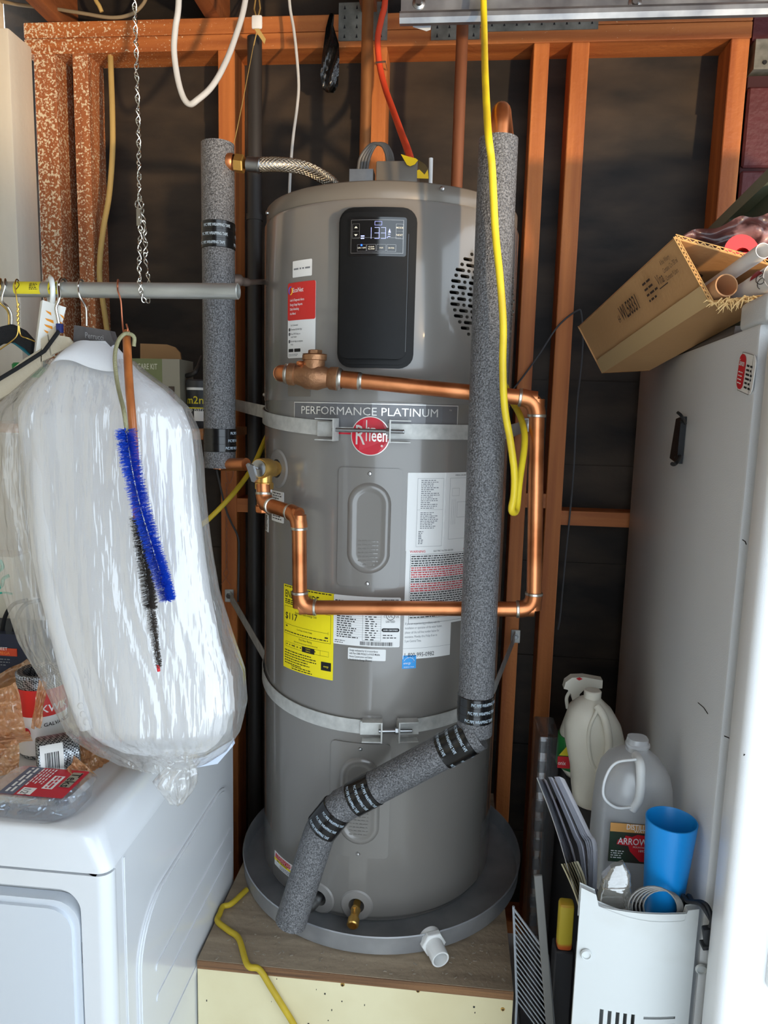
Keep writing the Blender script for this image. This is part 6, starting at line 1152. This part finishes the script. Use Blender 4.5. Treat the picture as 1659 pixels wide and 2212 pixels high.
obj('red_flash', MB().poly([lbm(WL_*u, HL_*v, .0005) for u, v in ((.14, .46), (.16, .58), (.28, .62), (.30, .70), (.42, .67), (.52, .74), (1., .70), (1., .05), (.6, .05), (.40, .30), (.36, .44))]), RED, o, 0); text('print', 'ARROWHEAD', .0165, PAPER, o, lbm, WL_*.16, HL_*.475, .0008, sx=.78, fat=.03); text('print', 'MOUNTAIN SPRING', .004, PAPER, o, lbm, WL_*.45, HL_*.40, .0008); text('print', '1892', .006, PAPER, o, lbm, WL_*.55, HL_*.30, .0008); obj('small_print', greek(MB(), lbm, WL_*.04, WL_*.3, HL_*.30, 4, .004, .0016, 3, .0008), PAPER, o, 0)
# white handled bottle
YW = 1.47; W2 = []
for y, l, r in ((1900, 1226, 1318), (1800, 1226, 1318), (1700, 1234, 1310), (1660, 1232, 1345), (1600, 1220, 1350), (1560, 1220, 1340), (1530, 1230, 1322), (1512, 1250, 1302), (1506, 1262, 1297)):
    x0, x1 = pxx(l, y, YW), pxx(r, y, YW); W2.append((onY(1280, y, YW).z, (x0+x1)/2, YW, (x1-x0)/2, min(.05, (x1-x0)/2)))
W2[0] = (zst+.001,)+W2[0][1:]; W2 = [W2[0]]+[l for l in W2[1:] if l[0] > zst+.01]
bw = thing('white_handled_bottle', 'large plain white bottle with a moulded handle behind the water jug', 'bottle', (W2[0][1], YW, zst)); obj('bottle_body', loft(W2, 28, .8), HDPE, bw, 60)
obj('bottle_cap', MB().lathe([(.0175, 0), (.0180, .018), (.016, .020), (.001, .020)], (W2[-1][1], YW, W2[-1][0]-.004), n=24), HDPE, bw)
obj('bottle_handle', MB().tube(path([onY(1290, 1525, YW-.04), onY(1306, 1552, YW-.055), onY(1315, 1600, YW-.058), onY(1310, 1640, YW-.056), onY(1292, 1668, YW-.048)], 6), [.008]*25, 12), HDPE, bw, 60); obj('handle_recess', MB().tube(path([onY(1292, 1530, YW-.046), onY(1272, 1580, YW-.049), onY(1276, 1640, YW-.049), onY(1292, 1668, YW-.047)], 6), .004, 8), HDPE, bw, 60)
# spray bottle behind it
YSp = 1.58; GRL = M('spray_green', (40, 140, 60), .4, col2=(24, 96, 52), vs=(12, 12, 12)); S2 = []
for y, l, r in ((1900, 1206, 1290), (1760, 1206, 1290), (1650, 1204, 1290), (1580, 1210, 1284), (1535, 1226, 1270), (1515, 1236, 1262), (1508, 1237, 1262)):
    x0, x1 = pxx(l, y, YSp), pxx(r, y, YSp); S2.append((onY(1250, y, YSp).z, (x0+x1)/2, YSp, (x1-x0)/2, min(.035, (x1-x0)/2)))
S2[0] = (zst+.001,)+S2[0][1:]; S2 = [S2[0]]+[l for l in S2[1:] if l[0] > zst+.01]
spb = thing('spray_bottle', 'spray bottle with white trigger head and green label', 'spray bottle', (S2[0][1], YSp, zst)); obj('bottle_body', loft(S2, 24, .85), HDPE, spb, 60)
xc_ = S2[0][1]; lowz = onY(1215, 1730, YSp).z; hiz = onY(1215, 1550, YSp).z
lv = []
for y, l, r in ((1728, 1201, 1294), (1650, 1200, 1294), (1586, 1206, 1288)):
    x0, x1 = pxx(l, y, YSp), pxx(r, y, YSp); lv.append((max(zst+.02, onY(1250, y, YSp).z), (x0+x1)/2, YSp, (x1-x0)/2, .0365))
obj('wrap_label', loft(lv, 24, .85), GRL, spb, 60)
fm = planemap(onY(1206, 1648, YSp-.037), (1, 0, 0), (0, 0, 1), (0, -1, 0)); o = obj('label_mark', MB().sheet(fm, -.002, .026, -.012, .016, .002, .0, .0), RED, spb, 0); text('print', 'onix', .014, WHT, o, fm, -.001, -.004, .0006, sx=.7); obj('yellow_flash', MB().poly([fm(.0, .018, .0), fm(.026, .018, .0), fm(.016, .040, .0)]), YST, spb, 0)
hdp = [(1218, 1488), (1222, 1474), (1236, 1464), (1262, 1463), (1302, 1470), (1301, 1487), (1262, 1490), (1252, 1500), (1252, 1512), (1236, 1512), (1234, 1500), (1226, 1490)]
obj('trigger_head', MB().prism([onY(x, y, YSp-.012) for x, y in hdp], (0, .024, 0)), HDPE, spb, 30); obj('trigger', MB().tube(path([onY(1232, 1492, YSp), onY(1224, 1508, YSp), onY(1226, 1530, YSp)], 5), .004, 8), HDPE, spb); obj('red_dot', MB().poly([onY(x, y, YSp-.0125) for x, y in ((1244, 1466), (1252, 1463), (1259, 1467), (1251, 1470))]), RED, spb, 0)
# white open bin with slots
BINM = M('white_bin_plastic', (198, 201, 200), .38, col2=(180, 178, 170), vs=(5, 5, 5), thr=(.2, .5)); YBn = 1.0
bt = [onY(1254, 1938, YBn), onY(1524, 1968, YBn)]; zb0 = 0.0; xl, xr_ = bt[0].x, bt[1].x; zTop = onY(1390, 1962, YBn).z
bn = thing('slotted_bin', 'white open topped plastic bin with moulded slots beside the refrigerator', 'bin', ((xl+xr_)/2, YBn+.08, 0)); xr_ = min(xr_, F0.x-.09*(F0.y-YBn)-.006); depth = .10; ca = .02
def front(u, v):  # bowed front panel
    x = xl+(xr_-xl)*u; return V((x, YBn-.012*math.sin(math.pi*u), v))
zs0, zs1 = onY(1300, 2172, YBn).z, onY(1300, 2300, YBn).z
# front built in columns so that the slots are real openings
fx = lambda px, py=2190: (onY(px, py, YBn-.01).x-xl)/(xr_-xl)
cols = []; slots = [fx(1300), fx(1317), fx(1334), fx(1350), fx(1367)]; sw_ = .016
hz = [(onY(1430, 2190, YBn).z), (onY(1430, 2206, YBn).z)]; h0, h1 = fx(1390), fx(1462)
def panel(u0, u1, z0_, z1_, n=3):
    return [(u0, u1, z0_, z1_)]
rects = []; us_ = [0.]+[e for s_ in slots for e in (s_-sw_, s_+sw_)]+[h0, h1, 1.]; sl_top = onY(1330, 2174, YBn).z; sl_bot = onY(1330, 2290, YBn).z
rects.append((0, 1, sl_top, zTop)); rects.append((0, 1, zb0, sl_bot))
for i in range(0, 11, 2):
    rects.append((us_[i], us_[i+1], sl_bot, sl_top))
# columns between: h0..h1 has two horizontal slots
rects += [(h0, h1, hz[0]+.002, sl_top), (h0, h1, hz[1]+.002, hz[0]-.002), (h0, h1, sl_bot, hz[1]-.002), (h1, 1, sl_bot, sl_top)]
mb = MB()
for u0, u1, z0_, z1_ in rects:
    if z1_-z0_ < .0005: continue
    n = max(1, int((u1-u0)*24)); 
    for back in (0, .0035):
        f_ = (lambda u, v, b=back: front(u0+(u1-u0)*(u if not b else 1-u), z0_+(z1_-z0_)*v)+V((0, b, 0)))
        mb.grid(f_, n, 1)
    e = [front(u0, z0_), front(u0, z1_), front(u0, z1_)+V((0, .0035, 0)), front(u0, z0_)+V((0, .0035, 0))]; mb.poly(e[::-1]); e = [front(u1, z0_), front(u1, z1_), front(u1, z1_)+V((0, .0035, 0)), front(u1, z0_)+V((0, .0035, 0))]; mb.poly(e)
obj('front_panel', mb, BINM, bn, 30)
def lip(u): 
    d = .016 if (u < .14 or u > .88) else 0.; return zTop+d-.010*math.sin(math.pi*u)+(.5-u)*.018
mb = MB(); n = 40
mb.grid(lambda u, v: front(u, 0)*1.0+V((0, v*.012, (lip(u)-v*.002 if True else 0))), n, 2); mb.grid(lambda u, v: V((front(u, 0).x, front(u, 0).y-.0006, zTop-.03+(lip(u)-zTop+.03)*v)), n, 1); mb.grid(lambda u, v: V((front(1-u, 0).x, front(1-u, 0).y+.012, zTop-.03+(lip(1-u)-zTop+.03)*v)), n, 1)
obj('top_lip', mb, BINM, bn, 60)
xk = xl+.021; obj('side_wall', MB().hexa([(xl, YBn, 0), (xl+.004, YBn, 0), (xk+.004, YBn+depth, 0), (xk, YBn+depth, 0), (xl, YBn, zTop-.145), (xl+.004, YBn, zTop-.145), (xk+.004, YBn+depth, zTop-.145), (xk, YBn+depth, zTop-.145)]), BINM, bn, 0); obj('side_wall', MB().box((xr_-.004, YBn, .0), (xr_, YBn+depth, zTop-.01)), BINM, bn, 0); obj('back_wall', MB().box((xk, YBn+depth, 0), (xr_, YBn+depth+.004, zTop-.145)), BINM, bn, 0); obj('inner_floor', MB().hexa([(xl+.004, YBn+.002, zTop-.16), (xr_-.004, YBn+.002, zTop-.16), (xr_-.004, YBn+depth, zTop-.16), (xk+.004, YBn+depth, zTop-.16), (xl+.004, YBn+.002, zTop-.155), (xr_-.004, YBn+.002, zTop-.155), (xr_-.004, YBn+depth, zTop-.155), (xk+.004, YBn+depth, zTop-.155)]), DKP, bn, 0);
for px, py in ((1266, 2060), (1514, 2092)): p = onY(px, py, YBn-.003); obj('screw_hole', MB().lathe([(.0001, .0004), (.0058, .0006), (.0062, .0028), (.0075, .0030), (.0088, 0)], V((p.x, YBn-.0045, p.z)), (0, -1, 0), 20), BINM, bn)
# cup
CUPB = M('blue_cup_plastic', (14, 132, 206), .35, var=.04); YCp = 1.055; c0_ = onY(1449, 1770, YCp); cz0 = zTop-.155; rt_ = (pxx(1504, 1770, YCp)-pxx(1393, 1770, YCp))/2
tag(obj('blue_cup', MB().lathe([(.001, 0), (rt_*.52, 0), (rt_*.55, .004), (rt_, c0_.z-cz0), (rt_-.0015, c0_.z-cz0+.0006), (rt_-.003, c0_.z-cz0-.002), (rt_*.52, .006), (.001, .006)], (c0_.x-.004, YCp, cz0), (.02, 0, 1), 48), CUPB, None), 'plain blue plastic cup standing in the white bin', 'cup')
# clear packaging and wire coil in the bin
CLP = film('clear_package', (180, 176, 166), .55, .55, .08, .6, 20); cpk = thing('clear_packaging', 'crumpled clear plastic packaging in the white bin', 'packaging', (xl+.04, YBn+.07, zTop-.155))
def pk(u, v):
    a_ = 2*math.pi*u; rr_ = (.021, .022, .023, .022, .021, .018, .008)[int(v*6)]; c = onY(1330, 1900, YBn+.030); z_ = zTop-.1545+(onY(1330, 1866, YBn+.030).z-zTop+.1545)*v
    return V((c.x+rr_*math.copysign(abs(math.cos(a_))**.5, math.cos(a_))*(1.15), c.y+rr_*.7*math.copysign(abs(math.sin(a_))**.5, math.sin(a_)), z_+.006*v*math.cos(a_)))+V((1, 1, 0))*.002*noise.noise(V((a_, v*5, 3)))
obj('package_shell', MB().grid(pk, 40, 12), CLP, cpk, 30); obj('package_ribs', MB().tube([pk(i/40, 5/6)+V((0, -.001, .002)) for i in range(41)], .0014, 6).tube([pk(i/40, 4/6)+V((0, -.001, .002)) for i in range(41)], .0012, 6), CLP, cpk)
COIL = M('grey_wire', (128, 126, 122), .5); cq = onY(1410, 1952, YBn+.010); co = thing('wire_coil', 'loose grey wire coil in the white bin', 'wire', (cq.x, cq.y, zTop-.155))
for k in range(5): obj('wire_turn', MB().tube([cq+V((.036*(1-.05*k)*math.cos(t*.2618)+.004*k, .0012*k-.002+.002*math.sin(t*.2618), .034*(1-.06*k)*math.sin(t*.2618)-.006)) for t in range(24)], .0015, 6, closed=True), COIL, co, 60)
obj('wire_tail', MB().tube(path([cq+V((0, 0, -.04)), cq+V((-.02, .003, -.06)), V((cq.x-.02, cq.y+.004, zTop-.152))], 5), .0015, 6), COIL, co)
# power plug over the bin corner
PLG = M('black_rubber', (30, 32, 36), .6); pl_ = thing('power_plug', 'black two prong plug hanging over the bin corner', 'plug', onY(1532, 2040, YBn-.03))
obj('plug_cord', MB().tube(path([V((xr_-.010, YBn+.020, zTop-.04)), V((xr_-.010, YBn+.020, zTop+.010)), V((xr_-.009, YBn+.002, zTop+.016)), onY(1518, 1950, YBn-.016), onY(1530, 1962, YBn-.026), onY(1538, 1990, YBn-.03), onY(1531, 2012, YBn-.03)], 6), .0036, 8), PLG, pl_, 60)
obj('plug_cord', MB().tube(path([V((xr_-.018, YBn+.020, zTop-.04)), V((xr_-.018, YBn+.020, zTop+.010)), V((xr_-.017, YBn+.002, zTop+.016)), onY(1510, 1952, YBn-.016), onY(1524, 1968, YBn-.028), onY(1545, 2010, YBn-.026), onY(1548, 2070, YBn-.022), onY(1530, 2140, YBn-.02), onY(1516, 2230, YBn-.02)], 6), .003, 8), PLG, pl_, 60)
pa, pb_ = onY(1531, 2002, YBn-.03), onY(1536, 2040, YBn-.03); dp = (pb_-pa).normalized(); sxp = dp.cross(V((0, 1, 0))).normalized(); obj('plug_body', MB().rbox((pa+pb_)/2, sxp*.0095, V((0, .006, 0)), dp*(pb_-pa).length*.5, .003, 2).rbox(pb_, sxp*.014, V((0, .008, 0)), dp*.003, .001, 1), PLG, pl_)
for s_ in (-1, 1): obj('prong', MB().obox(pb_+sxp*.0058*s_+dp*.011, sxp*.0008, V((0, .003, 0)), dp*.009), SCREW, pl_, 0)
# brochures leaning in the gap
WPG = M('white_pages', (226, 226, 232), .7, var=.04); CPG = M('yellowed_pages', (206, 196, 164), .8, var=.1)
def booklet(nm, lab, n, curve, Y, m, spread, dz=0.):
    t_ = thing(nm, lab, 'booklet', onY(*curve[-1][:2], Y))
    for i in range(n):
        f = i/(n-1) if n < 10 else (0, .04, .09, .14, .20, .27, .52, .57, .63, .80, .86, .93, 1.)[i]; pts = path([onY(x+spread[k][0]*f, y+spread[k][1]*f, Y+.012*f) for k, (x, y) in enumerate(curve)], 5)
        bkv = (pts[len(pts)//2]-CAM)*(.055 if n > 10 else .018)+V((.004+.006*(f-.4), 0, 0))*(1 if n > 10 else .2); g = len(pts)-1
        a_ = MB().grid(lambda u, v: pts[min(g, int(u*g+.5))]+bkv*v+V((.004*math.sin(v*3.1)*(f-.5), 0, 0)), g, 4); b2 = MB().grid(lambda u, v: pts[min(g, int((1-u)*g+.5))]+bkv*v+V((.0010+.004*math.sin(v*3.1)*(f-.5), 0, .0)), g, 4); a_.add(b2.v, b2.f)
        obj('page', a_, m, t_, 60)
    return t_
booklet('fanned_brochures', 'fanned stack of white brochures leaning beside the bottles', 13, [(1160, 1679), (1186, 1745), (1208, 1810), (1222, 1858), (1264, 1998)], 1.083, WPG, [(46, -2), (50, -6), (56, -12), (58, -22), (12, -10)])
booklet('yellowed_booklets', 'yellowed booklets below the white brochures', 7, [(1214, 1866), (1230, 1900), (1246, 1940), (1263, 1998)], 1.054, CPG, [(30, -6), (28, -6), (20, -8), (6, -6)])
# clear organiser, wire rack, grey bar and packet at the platform side
CLO = film('smoky_clear_plastic', (120, 124, 130), .62, .25, .15, .2, 10); x0, x1 = pxx(1158, 1700, 1.62), pxx(1205, 1700, 1.62); zo = onY(1180, 1592, 1.62).z
og = thing('clear_organiser', 'tall smoky clear plastic organiser behind the brochures', 'organiser', ((x0+x1)/2, 1.68, 0)); obj('case', MB().rbox(((x0+x1)/2, 1.68, zo/2), ((x1-x0)/2, 0, 0), (0, .06, 0), (0, 0, zo/2), .006, 2), CLO, og)
for i in range(12): zz = zo-.04-i*.05; obj('divider', MB().box((x0+.002, 1.619, zz), (x0+.020, 1.63, zz+.028)), CLO, og, 0)
RODW = M('white_coated_wire', (158, 164, 172), .4); wr_ = thing('wire_rack', 'white coated wire rack leaning against the platform side', 'rack', (.2, 1.35, 0))
nr = 16; ends = []
for i in range(nr):
    a_ = onY(1109+.5*i, 1962+13.2*i, 1.245); ln = 74+.8*i; b_ = onY(1109+.5*i+ln, 1962+13.2*i+ln*1.36, 1.185); ends.append((a_, b_)); obj('rod', MB().cyl(a_, b_, .0013 if i else .0022, 8), RODW, wr_)
ends[0][0].z += .004
obj('frame_bar', MB().tube([ends[0][0], ends[-1][0], V((ends[-1][0].x+.004, 1.245, .003))], .0024, 8), RODW, wr_); obj('frame_bar', MB().tube([ends[0][1], ends[-1][1], V((ends[-1][1].x+.01, 1.185, .003))], .0024, 8), RODW, wr_)
GB = M('grey_bar_metal', (118, 117, 114), .6, .2); ba, bb_ = onY(1162, 1890, 1.15), onY(1188, 2212, 1.155); dbb = (bb_-ba).normalized(); bb_ = ba+dbb*((ba.z-.001)/-dbb.z)
tag(obj('metal_bar', MB().rbox((ba+bb_)/2, dbb*(bb_-ba).length/2, dbb.cross(V((0, 1, 0))).normalized()*.007, V((0, .003, 0)), .0012, 1), GB, None), 'flat grey metal bar leaning beside the wire rack', 'bar')
PKT = M('orange_packet', (206, 96, 40), .5, col2=(214, 190, 60), vs=(1, 1, 14), thr=(.48, .52)); x0, x1 = pxx(1207, 2000, 1.25), pxx(1240, 2000, 1.25); zpk = onY(1222, 2056, 1.25).z
tag(obj('dark_box', MB().rbox(((x0+x1)/2, 1.268, zpk/2), ((x1-x0)/2+.004, 0, 0), (0, .020, 0), (0, 0, zpk/2), .003, 1), DKP, None), 'narrow dark box under the orange packet', 'box')
tag(obj('tall_packet', MB().rbox(((x0+x1)/2, 1.262, (onY(1222, 1955, 1.25).z+zpk)/2), ((x1-x0)/2, 0, 0), (0, .012, 0), (0, 0, (onY(1222, 1955, 1.25).z-zpk)/2), .006, 2), PKT, None), 'tall orange and yellow packet standing behind the booklets', 'packet')
